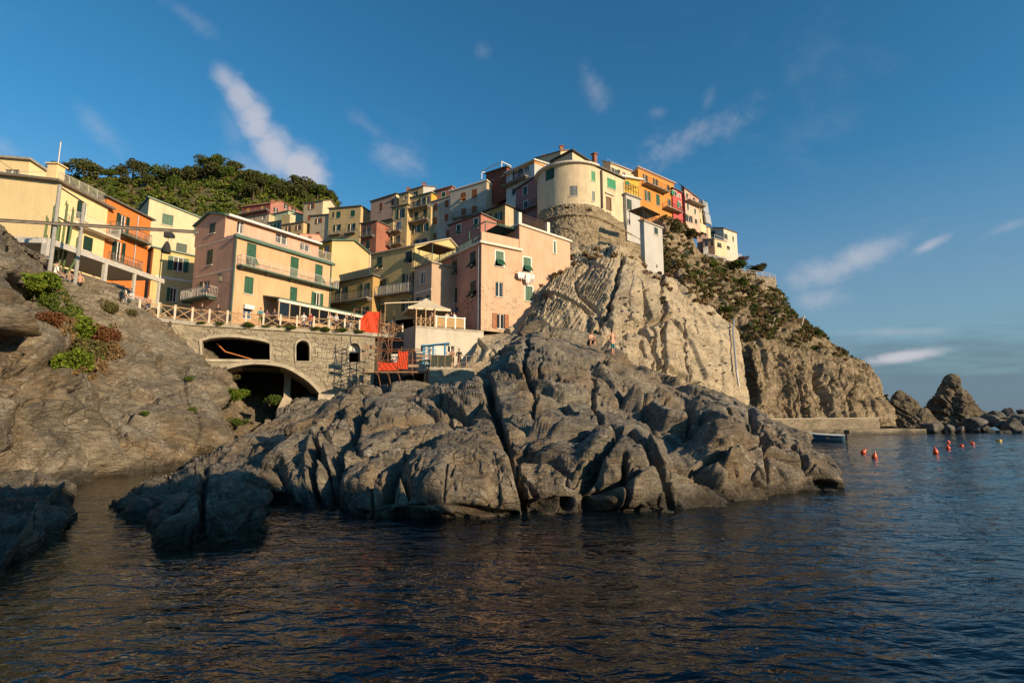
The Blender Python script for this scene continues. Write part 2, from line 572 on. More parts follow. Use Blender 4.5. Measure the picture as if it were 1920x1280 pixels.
# ------------------------------------------------------------------ water
def build_water():
    m, nt, b = new_mat('sea water')
    b.inputs['Base Color'].default_value = (0.006, 0.017, 0.024, 1)
    b.inputs['Roughness'].default_value = 0.03
    b.inputs['IOR'].default_value = 1.33
    # shallow brown bed shows through by the left shore
    g = nd(nt, 'ShaderNodeNewGeometry')
    sx = nd(nt, 'ShaderNodeSeparateXYZ')
    lk(nt, g.outputs['Position'], sx.inputs[0])
    shx = mth(nt, 'ADD', mth(nt, 'ADD', sx.outputs['X'], mth(nt, 'MULTIPLY', sx.outputs['Y'], 0.25)), mth(nt, 'MULTIPLY', mth(nt, 'SUBTRACT', pos_noise(nt, 0.2, 4), 0.5), 7))
    sh = sstep(nt, shx, 1.0, -7.0)
    bedc = ramp(nt, pos_noise(nt, 0.9, 6, 0.65), [(0.35, (0.018, 0.014, 0.007)), (0.65, (0.085, 0.06, 0.027))])
    lk(nt, mixc(nt, sh, (0.003, 0.008, 0.012), bedc), b.inputs['Base Color'])
    w1 = pos_noise(nt, 0.95, 3, 0.5, (1.0, 2.3, 1), (0, 0, 0.3), 0.9)
    w2 = pos_noise(nt, 3.2, 2, 0.5, (1.0, 2.2, 1), (0, 0, 0.12), 0.6)
    h = mth(nt, 'ADD', mth(nt, 'MULTIPLY', w1, 1.0), mth(nt, 'MULTIPLY', w2, 0.26))
    bump(nt, b, h, 1.0, 0.088)
    nr, ncl = 520, 420
    ys = 3.0 * (500.0 / 3.0) ** np.linspace(0, 1, nr)
    ts = np.linspace(-1, 1, ncl)
    Y = np.repeat(ys[:, None], ncl, 1)
    X = ts[None, :] * (1.12 * Y + 3)
    P = np.stack([X, Y, np.zeros_like(X)], -1).reshape(-1, 3)
    a = 0.3
    q = np.stack([P[:, 0] * math.cos(a) + P[:, 1] * math.sin(a), (-P[:, 0] * math.sin(a) + P[:, 1] * math.cos(a)) * 1.9, np.zeros(len(P))], 1)
    hgt = 0.05 * fbm(q * 0.3, 2, 0.5, 501) + 0.013 * fbm(q * 1.1 + 9, 2, 0.5, 502, ridged=True)
    edge = np.minimum(1, (1 - np.abs(np.repeat(ts[None, :], nr, 0)).ravel()) * 12) * np.minimum(1, (P[:, 1] - 3) / 0.6) * np.clip((480 - P[:, 1]) / 120, 0, 1)
    calm = 0.45 + 0.55 * np.clip((P[:, 0] + 10 + 0.1 * P[:, 1]) / 14, 0, 1)
    P[:, 2] = hgt * edge * calm
    fc = grid_faces(nr, ncl)[:, ::-1]
    n0 = len(P)
    B = 9000
    w0, w1_ = 1.12 * 3 + 3, 1.12 * 500 + 3
    ext = np.array([(-w0, 3, 0), (w0, 3, 0), (w1_, 500, 0), (-w1_, 500, 0), (-B, -200, 0), (B, -200, 0), (B, B, 0), (-B, B, 0)], float)
    V = np.concatenate([P, ext])
    e = np.array([(0, 4, 5, 1), (1, 5, 6, 2), (2, 6, 7, 3), (3, 7, 4, 0)]) + n0
    o = mesh_from('sea_water', V, np.concatenate([fc, e]), m)
    o['kind'] = 'structure'


build_water()

# ------------------------------------------------------------------ rocks and terrain
ISLAND = [
    [(522, 925), (524, 900, 18.9), (530, 872, 19.8), (540, 850, 21), (556, 822, 24)],
    [(570, 958), (575, 920, 17), (580, 880, 19), (590, 840, 21.5), (610, 792, 27)],
    [(650, 972), (655, 930, 15.6), (665, 870, 18), (680, 800, 23), (700, 740, 32)],
    [(750, 975), (755, 930, 15), (765, 870, 17.5), (785, 800, 22.5), (775, 738, 34)],
    [(850, 972), (850, 930, 15.2), (850, 870, 17.5), (850, 800, 22), (860, 742, 32)],
    [(935, 966), (930, 920, 15.8), (925, 850, 18), (915, 770, 24), (905, 700, 33)],
    [(1000, 963), (1000, 910, 16), (995, 830, 18.7), (985, 730, 26), (950, 645, 37)],
    [(1070, 961), (1065, 910, 16), (1060, 830, 19), (1050, 730, 26), (1008, 610, 39)],
    [(1150, 958), (1150, 900, 16.5), (1145, 820, 19.5), (1130, 740, 26), (1075, 628, 41)],
    [(1240, 957), (1235, 900, 16.8), (1230, 830, 19.5), (1210, 760, 26), (1150, 668, 42)],
    [(1320, 950), (1318, 900, 17.6), (1310, 830, 20.5), (1300, 780, 26), (1230, 712, 40)],
    [(1400, 943), (1395, 895, 18.5), (1390, 840, 21.5), (1375, 790, 27), (1310, 740, 37)],
    [(1470, 927), (1465, 890, 20), (1455, 850, 23), (1430, 800, 28), (1390, 756, 35)],
    [(1525, 915), (1515, 885, 21.2), (1500, 855, 24), (1475, 825, 28), (1440, 785, 33)],
    [(1560, 908), (1552, 890, 22.4), (1537, 868, 24.5), (1518, 850, 27), (1490, 830, 30)],
]
ISL_LINES = [
    ([(910, 705), (925, 760), (945, 830), (965, 890), (985, 960)], 7, 1.1),
    ([(760, 755), (800, 770), (850, 790), (905, 765)], 5, 0.6),
    ([(870, 790), (820, 830), (770, 860), (700, 950)], 9, 1.0),
    ([(690, 770), (660, 830), (635, 880), (600, 960)], 9, 1.1),
    ([(640, 790), (610, 830), (580, 950)], 7, 0.8),
    ([(755, 885), (770, 920), (830, 945), (960, 960)], 6, 0.7),
    ([(990, 640), (985, 700), (1000, 730), (1000, 770), (1070, 790)], 4.5, 0.5),
    ([(1115, 690), (1112, 740), (1120, 770), (1122, 800)], 5, 0.6),
    ([(1085, 830), (1130, 815), (1160, 830), (1110, 900), (1060, 950)], 7, 0.8),
    ([(1180, 830), (1215, 870), (1255, 930), (1265, 960)], 8, 1.0),
    ([(1165, 880), (1160, 950)], 5, 0.6),
    ([(1200, 720), (1225, 790), (1230, 840), (1300, 880), (1380, 930)], 5, 0.55),
    ([(1290, 745), (1295, 800), (1320, 840)], 7, 1.0),
    ([(1360, 770), (1365, 830)], 4.5, 0.6),
    ([(1405, 770), (1415, 830), (1430, 880), (1440, 920)], 5, 0.7),
    ([(1440, 790), (1480, 850), (1510, 890)], 4, 0.5),
    ([(930, 790), (1000, 760), (1080, 745), (1180, 760)], 3, 0.3),
    ([(945, 850), (1010, 850), (1080, 830)], 3, 0.3),
    ([(1265, 880), (1330, 875), (1420, 850)], 4, 0.45),
]


def bulges(lst):
    def f(P, N):
        px, py = to_px(P)
        for (cx, cy, rx, ry, h) in lst:
            r = ((px - cx) / rx) ** 2 + ((py - cy) / ry) ** 2
            P = P + N * (h * np.exp(-r * r))[:, None]
        return P
    return f


ISL, ISL_P = loft('rock_island', ISLAND, 780, 420, M_ISL, 11, back=(0.5, 4, -6), ends=((1.5, 7, -0.5), (-2.0, 8, -0.8)), lines=ISL_LINES,
                  s1=4.2, a1=0.62, c1=0.55, s2=1.25, a2=0.17, c2=0.16, bed=(0.45, 0.25, 0.85), bfreq=2.0, ab=0.10, fine=0.045, cre=0.30, rid=0.06,
                  post=bulges([(1170, 880, 75, 70, 1.0), (1345, 840, 48, 75, 0.9), (860, 900, 110, 60, 0.5), (1080, 840, 60, 50, 0.3), (600, 880, 30, 70, 0.5)]))
tag(ISL, 'large fissured grey rock in the middle of the water', 'rock')

LOWR = [
    [(205, 948), (225, 938, 17.2), (260, 920, 18.5), (300, 905, 20)],
    [(262, 970), (275, 950, 15.6), (310, 925, 17.5), (345, 893, 21)],
    [(298, 1018), (310, 985, 12.6), (335, 930, 15.0), (385, 858, 23)],
    [(380, 1022), (380, 985, 12.4), (390, 930, 15.0), (425, 833, 25)],
    [(450, 1010), (450, 970, 13.0), (450, 910, 15.6), (462, 830, 25.5)],
    [(488, 985), (492, 950, 14.2), (488, 900, 17), (492, 840, 25)],
    [(508, 930), (514, 910, 18.5), (514, 885, 20.5), (510, 862, 24)],
]
o, _ = loft('low_rock', LOWR, 300, 200, M_ISL, 23, back=(0.3, 3, -3), ends=((1.0, 4, -0.6), (-1.0, 5, -0.8)), lines=[([(385, 870), (380, 940), (380, 1000)], 6, 0.5), ([(310, 985), (400, 900)], 4, 0.3)],
            s1=2.2, a1=0.26, c1=0.18, s2=0.7, a2=0.08, c2=0.06, bed=(0.6, 0.2, 0.7), ab=0.10, fine=0.05, cre=0.2, rid=0.07)
tag(o, 'low dark rounded rock in shade before the inlet, left of the big fissured rock', 'rock')

NEARL = [
    [(-160, 1300), (-160, 1150, 7.5), (-150, 1000, 11), (-140, 880, 18)],
    [(-60, 1180), (-60, 1080, 9.2), (-50, 980, 12), (-40, 886, 18)],
    [(8, 1086), (10, 1030, 10.8), (10, 960, 13.5), (5, 888, 18)],
    [(62, 1030), (64, 1000, 12.0), (55, 945, 14.5), (45, 890, 18.2)],
    [(108, 1000), (108, 975, 13.2), (95, 940, 15), (85, 900, 17.6)],
    [(134, 968), (130, 950, 15.2), (122, 930, 16.2), (110, 912, 17.5)],
    [(128, 938), (126, 930, 17.6), (122, 922, 18), (114, 915, 18.6)],
]
o, _ = loft('shore_slab', NEARL, 220, 160, M_ISL, 37, back=(-1.2, 2, -2), ends=((-4, 0, 0), (-1.5, 2, -0.6)), lines=[([(105, 920), (50, 1000), (0, 1060)], 4, 0.3)],
            s1=2.6, a1=0.2, c1=0.15, s2=0.8, a2=0.06, c2=0.05, bed=(0.5, -0.3, 0.9), bfreq=3, ab=0.07, fine=0.03)
tag(o, 'slanting grey slab in shade at the left edge, with a pale streak', 'rock')

LEFTC = [
    [(-160, 960), (-160, 860, 15.5), (-150, 760, 17), (-130, 640, 18.5), (-110, 520, 21), (-100, 400, 25)],
    [(-40, 935), (-40, 850, 18.2), (-30, 760, 20), (-20, 640, 22), (-10, 540, 25), (0, 446, 29)],
    [(40, 925), (40, 850, 20), (45, 770, 22), (60, 690, 23.5), (50, 590, 26.5), (52, 470, 32)],
    [(110, 918), (110, 850, 21.2), (115, 780, 23.5), (135, 700, 26), (105, 600, 30.5), (95, 510, 34.5)],
    [(190, 893), (190, 840, 25.2), (195, 780, 28), (190, 720, 32), (165, 640, 36), (160, 545, 38)],
    [(260, 885), (262, 830, 27), (265, 760, 31.5), (262, 690, 36), (255, 640, 39.5), (235, 578, 41)],
    [(330, 880), (335, 830, 28.5), (340, 760, 34), (335, 700, 39.5), (320, 645, 42.5), (300, 604, 43.6)],
    [(392, 868), (402, 820, 31.5), (408, 770, 37), (402, 720, 42), (380, 685, 45.5), (372, 640, 46.2)],
    [(425, 838), (430, 818, 38), (436, 790, 45), (440, 765, 50), (446, 740, 53), (450, 715, 55)],
    [(446, 832), (462, 812, 44), (480, 790, 51), (494, 770, 55), (506, 750, 58), (516, 730, 60)],
]
LC_LINES = [([(20, 700), (60, 690), (110, 680), (150, 640)], 9, 1.3), ([(150, 640), (130, 580), (110, 540)], 8, 0.7), ([(150, 730), (110, 720), (70, 740), (60, 780)], 5, 0.6), ([(345, 690), (350, 760), (370, 830)], 3, 0.25)]
LEFT, LEFT_P = loft('left_cliff', LEFTC, 560, 400, M_LEFT, 53, back=(-2, 4, 0), ends=((-16, -3, 1), (0.5, 1, -0.3)), lines=LC_LINES,
                    s1=5.0, a1=0.8, c1=0.5, s2=1.6, a2=0.24, c2=0.18, bed=(-0.2, -0.35, 0.9), bfreq=1.5, ab=0.16, fine=0.07, cre=0.28, rid=0.08,
                    post=bulges([(55, 610, 60, 75, 1.1), (20, 800, 120, 60, 0.5)]))
LEFT['kind'] = 'structure'

GUL = [
    [(395, 868, 30), (440, 832, 35), (500, 788, 42), (560, 748, 50), (590, 735, 56)],
    [(465, 892, 25.5), (510, 842, 30.5), (560, 800, 38), (612, 765, 46), (640, 750, 51)],
    [(530, 908, 22), (560, 862, 26), (612, 810, 33), (660, 762, 45), (690, 745, 50)],
    [(600, 895, 22), (625, 850, 26), (665, 800, 32), (720, 748, 45), (760, 740, 50)],
    [(700, 895, 24), (720, 850, 28), (760, 800, 34), (800, 752, 46), (850, 735, 50)],
]
o, _ = loft('gully_rock', GUL, 220, 200, M_ISL, 61, back=(0, 6, 0.5), s1=2.6, a1=0.3, c1=0.25, s2=0.9, a2=0.12, c2=0.1, bed=(0.8, 0.1, 0.6), bfreq=2, ab=0.16, fine=0.05)
o['kind'] = 'structure'

CLIFF = [
    [(800, 800, 45), (820, 750, 47), (850, 715, 49), (880, 680, 50.5), (895, 650, 52), (890, 632, 54)],
    [(860, 790, 45), (880, 730, 47.5), (905, 690, 49.5), (930, 650, 51), (955, 628, 53), (985, 600, 57)],
    [(930, 780, 45.5), (950, 710, 48), (970, 665, 49.8), (990, 625, 51.5), (1008, 580, 55), (1018, 532, 60)],
    [(1000, 770, 46), (1010, 700, 48), (1020, 640, 50.2), (1028, 590, 53), (1040, 540, 57), (1048, 484, 63)],
    [(1060, 770, 46), (1070, 700, 48), (1080, 630, 50.2), (1090, 570, 53.5), (1100, 520, 58), (1108, 466, 66)],
    [(1125, 780, 46), (1128, 700, 47.6), (1135, 640, 49.3), (1150, 580, 52), (1165, 530, 55), (1172, 472, 65)],
    [(1190, 790, 46.5), (1195, 720, 48.2), (1200, 650, 50), (1205, 590, 52.5), (1210, 540, 55.5), (1215, 508, 64)],
    [(1262, 800, 47.5), (1262, 740, 49), (1262, 670, 50.8), (1260, 610, 53.2), (1258, 565, 56), (1252, 528, 64)],
    [(1325, 800, 49), (1325, 740, 50.2), (1325, 690, 52), (1322, 640, 54), (1315, 595, 57), (1308, 562, 65)],
    [(1375, 800, 51), (1380, 750, 52), (1378, 710, 53.5), (1375, 670, 55.5), (1370, 635, 58), (1362, 606, 65)],
    [(1392, 800, 54), (1397, 760, 56), (1392, 720, 57.5), (1388, 680, 59.5), (1382, 645, 62), (1372, 618, 68)],
    [(1385, 800, 63), (1390, 760, 65), (1385, 720, 66.5), (1380, 680, 68), (1375, 650, 70), (1365, 625, 74)],
]
CL_LINES = [
    ([(1168, 478), (1150, 540), (1132, 600), (1105, 655)], 4, 1.3), ([(1210, 545), (1205, 590), (1226, 620), (1222, 660), (1222, 690)], 2.2, 0.9),
    ([(1243, 520), (1239, 560), (1244, 600), (1240, 640), (1243, 690)], 2.6, 1.1), ([(1285, 590), (1283, 640), (1288, 690), (1292, 740)], 2.4, 1.0), ([(1300, 560), (1310, 610), (1322, 650)], 1.8, 0.5),
    ([(1250, 700), (1265, 728), (1300, 720), (1322, 745)], 5, 0.7), ([(1198, 640), (1206, 670)], 3, 0.8), ([(1165, 560), (1180, 585), (1172, 640)], 1.6, 0.4),
]


def cliff_post(P, N):
    # steep slaty beds left of the smooth slab: sawtooth ledges leaning to the right
    px, py = to_px(P)
    m = np.clip((np.interp(py, [470, 560, 660], [1165, 1145, 1100]) - px) / 14, 0, 1) * np.clip((px - 960) / 30, 0, 1)
    k = px * 0.88 + (py - 500) * 0.50 + 7 * fbm(P * 0.22, 3, 0.5, seed=809)
    q = np.stack([k * 0.085, py * 0.004, px * 0.0], 1)
    n = vnoise(q, 811) * 1.6 + k * 0.05
    saw = n * 2.2 - np.floor(n * 2.2)
    n2 = k * 0.17 + 1.3 * vnoise(q * 2.3 + 5, 813)
    saw2 = n2 - np.floor(n2)
    d = (0.55 * (saw - 0.5) + 0.24 * (saw2 - 0.5)) * m * (0.6 + 0.4 * vnoise(P * 0.25, 815))
    # upright slabs standing proud of one another
    wob = 4.5 * fbm(P * 0.3, 4, 0.6, seed=821)
    edges = ([(470, 1168), (560, 1146), (660, 1104)], [(470, 1190), (560, 1182), (640, 1168), (760, 1160)], [(470, 1206), (560, 1207), (600, 1214), (640, 1224), (760, 1228)], [(470, 1243), (560, 1241), (640, 1243), (760, 1246)],
             [(520, 1268), (600, 1262), (680, 1266), (760, 1262)], [(540, 1290), (620, 1284), (700, 1289), (760, 1294)], [(560, 1308), (620, 1318), (680, 1330), (760, 1345)], [(580, 1340), (640, 1350), (700, 1356), (760, 1362)])
    off = (0.06, 0.17, 0.0, 0.22, 0.10, -0.06, -0.14, -0.02)
    prev = 0.0
    for e, o_ in zip(edges, off):
        ex = np.interp(py, [p[0] for p in e], [p[1] for p in e]) + wob
        d = d + (o_ - prev) * np.clip((px - ex) / 1.6 + 0.5, 0, 1)
        prev = o_
    d = d - prev * np.clip((px - 1366) / 12, 0, 1)
    # broken cross joints
    q3 = np.stack([px * 0.012, py * 0.03 + px * 0.006, py * 0], 1)
    st = np.floor(3.0 * vnoise(q3, 831) + 0.6 * vnoise(q3 * 3, 833))
    d = d + 0.06 * st * np.clip((px - 1140) / 30, 0, 1)
    return P + N * d[:, None]


o, CLIFF_P = loft('centre_cliff', CLIFF, 620, 360, M_CLIFF, 71, back=(0, 7, 1.0), lines=CL_LINES,
                  s1=6.0, a1=0.62, c1=0.5, s2=2.0, a2=0.16, c2=0.16, bed=(0.85, 0.2, 0.45), bfreq=0.8, ab=0.10, fine=0.05, an=(1.15, 1.0, 0.7), cre=0.2, rid=0.045, post=cliff_post)
o['kind'] = 'structure'

HEAD = [
    [(1370, 800, 74), (1376, 745, 76), (1374, 690, 77), (1362, 640, 77), (1330, 590, 76), (1288, 540, 76), (1250, 485, 80), (1236, 415, 88)],
    [(1424, 800, 66), (1420, 745, 68.5), (1413, 690, 71), (1402, 640, 74), (1374, 592, 77), (1330, 540, 81), (1290, 485, 86), (1268, 425, 94)],
    [(1470, 800, 69), (1466, 745, 71), (1460, 690, 73), (1450, 642, 76), (1428, 600, 80), (1388, 555, 86), (1348, 512, 94), (1325, 492, 108)],
    [(1520, 800, 70), (1516, 745, 72), (1510, 695, 74.5), (1500, 655, 78), (1480, 615, 82), (1450, 582, 88), (1425, 545, 97), (1400, 520, 112)],
    [(1570, 800, 72), (1566, 750, 74), (1560, 705, 76), (1548, 668, 79), (1528, 642, 83), (1502, 616, 88), (1480, 590, 95), (1455, 550, 106)],
    [(1615, 800, 74), (1612, 757, 76), (1606, 722, 78), (1596, 700, 80), (1582, 678, 83), (1564, 658, 87), (1540, 638, 93), (1505, 618, 102)],
    [(1645, 800, 77), (1642, 768, 78.5), (1638, 745, 80), (1631, 728, 82), (1619, 709, 85), (1604, 692, 88), (1588, 676, 93), (1565, 660, 100)],
    [(1668, 800, 82), (1666, 778, 83), (1662, 763, 85), (1657, 752, 87), (1648, 735, 90), (1638, 719, 92), (1628, 705, 96), (1612, 690, 103)],
]
HD_LINES = [([(1395, 640), (1405, 700), (1430, 770)], 9, 1.6), ([(1530, 690), (1545, 740), (1552, 785)], 8, 1.6), ([(1600, 705), (1592, 750), (1600, 785)], 6, 1.3), ([(1450, 660), (1470, 720), (1480, 785)], 5, 0.7), ([(1500, 680), (1505, 740), (1510, 785)], 4, 0.6)]
o, HEAD_P = loft('headland', HEAD, 520, 420, M_HEAD, 83, back=(0, 10, -4), ends=((-2, 4, 0), (-0.5, 12, -2)), lines=HD_LINES,
                 s1=5.5, a1=0.7, c1=0.5, s2=1.8, a2=0.3, c2=0.2, bed=(0.8, -0.3, 0.45), bfreq=0.9, ab=0.34, fine=0.12, fs=1.0, an=(1.3, 1.2, 0.5), cre=0.45, rid=0.16)
o['kind'] = 'structure'

# ------------------------------------------------------------------ building kit
def frame(ox, oy, sc):
    return lambda x, y: (ox + x / sc, oy + y / sc)


Z0 = lambda x, y: (x, y)
Z1 = frame(0, 270, 3.6575)
Z2 = frame(340, 370, 4.9235)
Z3 = frame(590, 320, 4.2667)
Z4 = frame(860, 260, 4.2675)
Z5 = frame(1100, 280, 4.2675)
ZA = frame(430, 360, 6.857)
ZB = frame(680, 320, 6.857)
ZC = frame(880, 260, 8.0)
ZD = frame(1110, 280, 8.0)
ZE = frame(660, 570, 6.4)
ZH = frame(1240, 400, 5.334)
ZP = frame(340, 560, 3.3103)
ZR = frame(1340, 560, 3.3103)
ZCL = frame(900, 440, 3.556)


def stucco(name, col, wear=0.35, patch=None, pz=(0, 0)):
    key = ('st', name)
    if key in MATS:
        return MATS[key]
    m, nt, b = new_mat(name)
    n1 = pos_noise(nt, 0.45, 6, 0.6)
    n2 = pos_noise(nt, 1.3, 5, 0.6, (1.6, 1.6, 0.22))
    n3 = pos_noise(nt, 9, 5, 0.6)
    lo = tuple(c * (1 - 0.32 * wear - 0.1) for c in col)
    hi = tuple(min(0.9, c * 1.08 + 0.01) for c in col)
    f = mth(nt, 'ADD', mth(nt, 'MULTIPLY', n1, 0.55), mth(nt, 'ADD', mth(nt, 'MULTIPLY', n2, 0.35), mth(nt, 'MULTIPLY', n3, 0.1)))
    c = ramp(nt, f, [(0.33, lo), (0.52, col), (0.7, hi)])
    # rain streaks and grime
    st = sstep(nt, pos_noise(nt, 2.2, 6, 0.65, (2.2, 2.2, 0.14)), 0.50, 0.72)
    c = mixc(nt, mth(nt, 'MULTIPLY', st, 0.25 + 0.75 * wear), c, tuple(x * 0.55 + 0.03 for x in col))
    sp = sstep(nt, pos_noise(nt, 0.9, 6, 0.65, dist=0.6), 0.58, 0.66)
    c = mixc(nt, mth(nt, 'MULTIPLY', sp, 0.2 + 0.6 * wear), c, tuple(x * 0.62 + 0.07 for x in col))
    if patch:
        g = nd(nt, 'ShaderNodeNewGeometry')
        sx = nd(nt, 'ShaderNodeSeparateXYZ')
        lk(nt, g.outputs['Position'], sx.inputs[0])
        band = mth(nt, 'MULTIPLY', sstep(nt, sx.outputs['Z'], pz[0] - 0.6, pz[0] + 0.6), sstep(nt, sx.outputs['Z'], pz[1] + 0.5, pz[1] - 0.5))
        pn = mth(nt, 'ADD', mth(nt, 'MULTIPLY', pos_noise(nt, 3.2, 6, 0.7, dist=0.6), 0.75), mth(nt, 'MULTIPLY', pos_noise(nt, 0.5, 3), 0.25))
        pm = mth(nt, 'MULTIPLY', sstep(nt, pn, 0.535, 0.56), band)
        c = mixc(nt, mth(nt, 'MULTIPLY', pm, 0.85), c, patch)
    lk(nt, c, b.inputs['Base Color'])
    b.inputs['Roughness'].default_value = 0.92
    b.inputs['Specular IOR Level'].default_value = 0.2
    bump(nt, b, mth(nt, 'ADD', n3, mth(nt, 'MULTIPLY', pos_noise(nt, 1.8, 4), 1.2)), 0.35, 0.04)
    MATS[key] = m
    return m


def plain(name, col, rough=0.6, metal=0.0, var=0.15, nscale=3.0):
    key = ('pl', name)
    if key in MATS:
        return MATS[key]
    m, nt, b = new_mat(name)
    n = pos_noise(nt, nscale, 5, 0.6)
    c = ramp(nt, n, [(0.3, tuple(x * (1 - var) for x in col)), (0.7, tuple(min(0.95, x * (1 + var)) for x in col))])
    lk(nt, c, b.inputs['Base Color'])
    b.inputs['Roughness'].default_value = rough
    b.inputs['Metallic'].default_value = metal
    MATS[key] = m
    return m


GREEN = plain('green shutter paint', (0.012, 0.085, 0.045), 0.55, var=0.3)
DKGREEN = plain('dark green shutter paint', (0.012, 0.042, 0.028), 0.55, var=0.3)
BRGREEN = plain('bright green shutter paint', (0.015, 0.26, 0.11), 0.5, var=0.2)
BROWN = plain('brown shutter paint', (0.16, 0.05, 0.02), 0.6, var=0.25)
ORBROWN = plain('orange brown shutter paint', (0.30, 0.09, 0.02), 0.6, var=0.25)
GREYSH = plain('grey shutter paint', (0.20, 0.22, 0.23), 0.6)
YELSH = plain('yellow shutter paint', (0.62, 0.34, 0.05), 0.6)
BLUESH = plain('blue shutter paint', (0.10, 0.18, 0.34), 0.6)
WHITE = plain('white painted wood', (0.74, 0.72, 0.68), 0.55, var=0.08)
TRIMW = plain('pale plaster trim', (0.66, 0.60, 0.52), 0.8, var=0.12)
IRON = plain('dark iron', (0.05, 0.048, 0.045), 0.5, 0.3)
GALV = plain('galvanised steel', (0.42, 0.42, 0.42), 0.45, 0.5)
PALEMETAL = plain('pale railing paint', (0.52, 0.49, 0.44), 0.6)
SLAB = plain('balcony concrete', (0.30, 0.27, 0.23), 0.9, var=0.25)
GRSLAB = plain('green edged slab', (0.09, 0.14, 0.11), 0.8, var=0.25)
SLATE = plain('slate roof', (0.13, 0.12, 0.11), 0.85, var=0.3, nscale=6)
TILE = plain('terracotta tile', (0.33, 0.15, 0.085), 0.85, var=0.35, nscale=7)
GRTRIM = plain('green gutter paint', (0.06, 0.13, 0.095), 0.5)
WOOD = plain('weathered wood', (0.34, 0.22, 0.12), 0.8, var=0.3)
CLOTHW = plain('white cloth', (0.75, 0.74, 0.74), 0.95, var=0.05)


def glass_mat():
    m, nt, b = new_mat('window glass')
    b.inputs['Base Color'].default_value = (0.012, 0.014, 0.017, 1)
    b.inputs['Roughness'].default_value = 0.08
    b.inputs['Specular IOR Level'].default_value = 0.6
    return m


GLASS = glass_mat()
DARK = plain('dark interior', (0.012, 0.011, 0.010), 0.9)


class MB:
    def __init__(s):
        s.v, s.f = [], []

    def quad(s, a, b, c, d):
        n = len(s.v)
        s.v += [tuple(a), tuple(b), tuple(c), tuple(d)]
        s.f.append((n, n + 1, n + 2, n + 3))

    def poly(s, pts):
        n = len(s.v)
        s.v += [tuple(p) for p in pts]
        s.f.append(tuple(range(n, n + len(pts))))

    def hexa(s, b4, t4):
        n = len(s.v)
        s.v += [tuple(p) for p in b4] + [tuple(p) for p in t4]
        s.f += [(n + 3, n + 2, n + 1, n), (n + 4, n + 5, n + 6, n + 7)]
        for i in range(4):
            j = (i + 1) % 4
            s.f.append((n + i, n + j, n + 4 + j, n + 4 + i))

    def fbox(s, f, s0, s1, z0, z1, d0, d1):
        s.hexa([f.pt(s0, z0, d1), f.pt(s1, z0, d1), f.pt(s1, z0, d0), f.pt(s0, z0, d0)], [f.pt(s0, z1, d1), f.pt(s1, z1, d1), f.pt(s1, z1, d0), f.pt(s0, z1, d0)])

    def box(s, c, sz, rz=0.0):
        cx, cy, cz = c
        a, b, h = sz[0] / 2, sz[1] / 2, sz[2] / 2
        q = []
        for (x, y) in ((-a, -b), (a, -b), (a, b), (-a, b)):
            q.append((cx + x * math.cos(rz) - y * math.sin(rz), cy + x * math.sin(rz) + y * math.cos(rz)))
        s.hexa([(x, y, cz - h) for x, y in q], [(x, y, cz + h) for x, y in q])

    def bar(s, a, b, r, n=6, r2=None):
        a, b = Vector(a), Vector(b)
        d = b - a
        if d.length < 1e-6:
            return
        d.normalize()
        u = d.cross(Vector((0, 0, 1)))
        if u.length < 1e-3:
            u = Vector((1, 0, 0))
        u.normalize()
        w = d.cross(u)
        r2 = r if r2 is None else r2
        k = len(s.v)
        for (p, rr) in ((a, r), (b, r2)):
            for i in range(n):
                t = 2 * math.pi * i / n
                s.v.append(tuple(p + (u * math.cos(t) + w * math.sin(t)) * rr))
        for i in range(n):
            j = (i + 1) % n
            s.f.append((k + i, k + j, k + n + j, k + n + i))
        s.f.append(tuple(k + i for i in reversed(range(n))))
        s.f.append(tuple(k + n + i for i in range(n)))

    def build(s, name, mat, parent=None, org=None, smooth=False):
        me = bpy.data.meshes.new(name)
        if org is not None:
            ox, oy, oz = org
            vs = [(x - ox, y - oy, z - oz) for x, y, z in s.v]
        else:
            vs = s.v
        me.from_pydata(vs, [], s.f)
        if smooth:
            me.polygons.foreach_set('use_smooth', np.ones(len(me.polygons), dtype=bool))
        me.materials.append(mat)
        bm = bmesh.new()
        bm.from_mesh(me)
        bmesh.ops.recalc_face_normals(bm, faces=bm.faces)
        bm.to_mesh(me)
        bm.free()
        o = bpy.data.objects.new(name, me)
        COL.objects.link(o)
        if parent is not None:
            o.parent = parent
        return o


class Fac:
    """vertical facade plane: P a point on it, a = angle of its tangent from +X (degrees); the normal looks at the viewer"""

    def __init__(s, P, a):
        s.P = Vector((P[0], P[1], 0))
        s.a = a
        s.t = Vector((math.cos(R(a)), math.sin(R(a)), 0))
        s.n = Vector((math.sin(R(a)), -math.cos(R(a)), 0))

    def uv(s, px, py):
        r = ray(px, py)
        k = s.P.dot(s.n) / r.dot(s.n)
        p = r * k
        return (p - s.P).dot(s.t), p.z + CZ

    def pt(s, u, z, d=0.0):
        p = s.P + s.t * u + s.n * d
        return Vector((p.x, p.y, z))

    def px(s, px, py, d=0.0):
        u, z = s.uv(px, py)
        return s.pt(u, z, d)


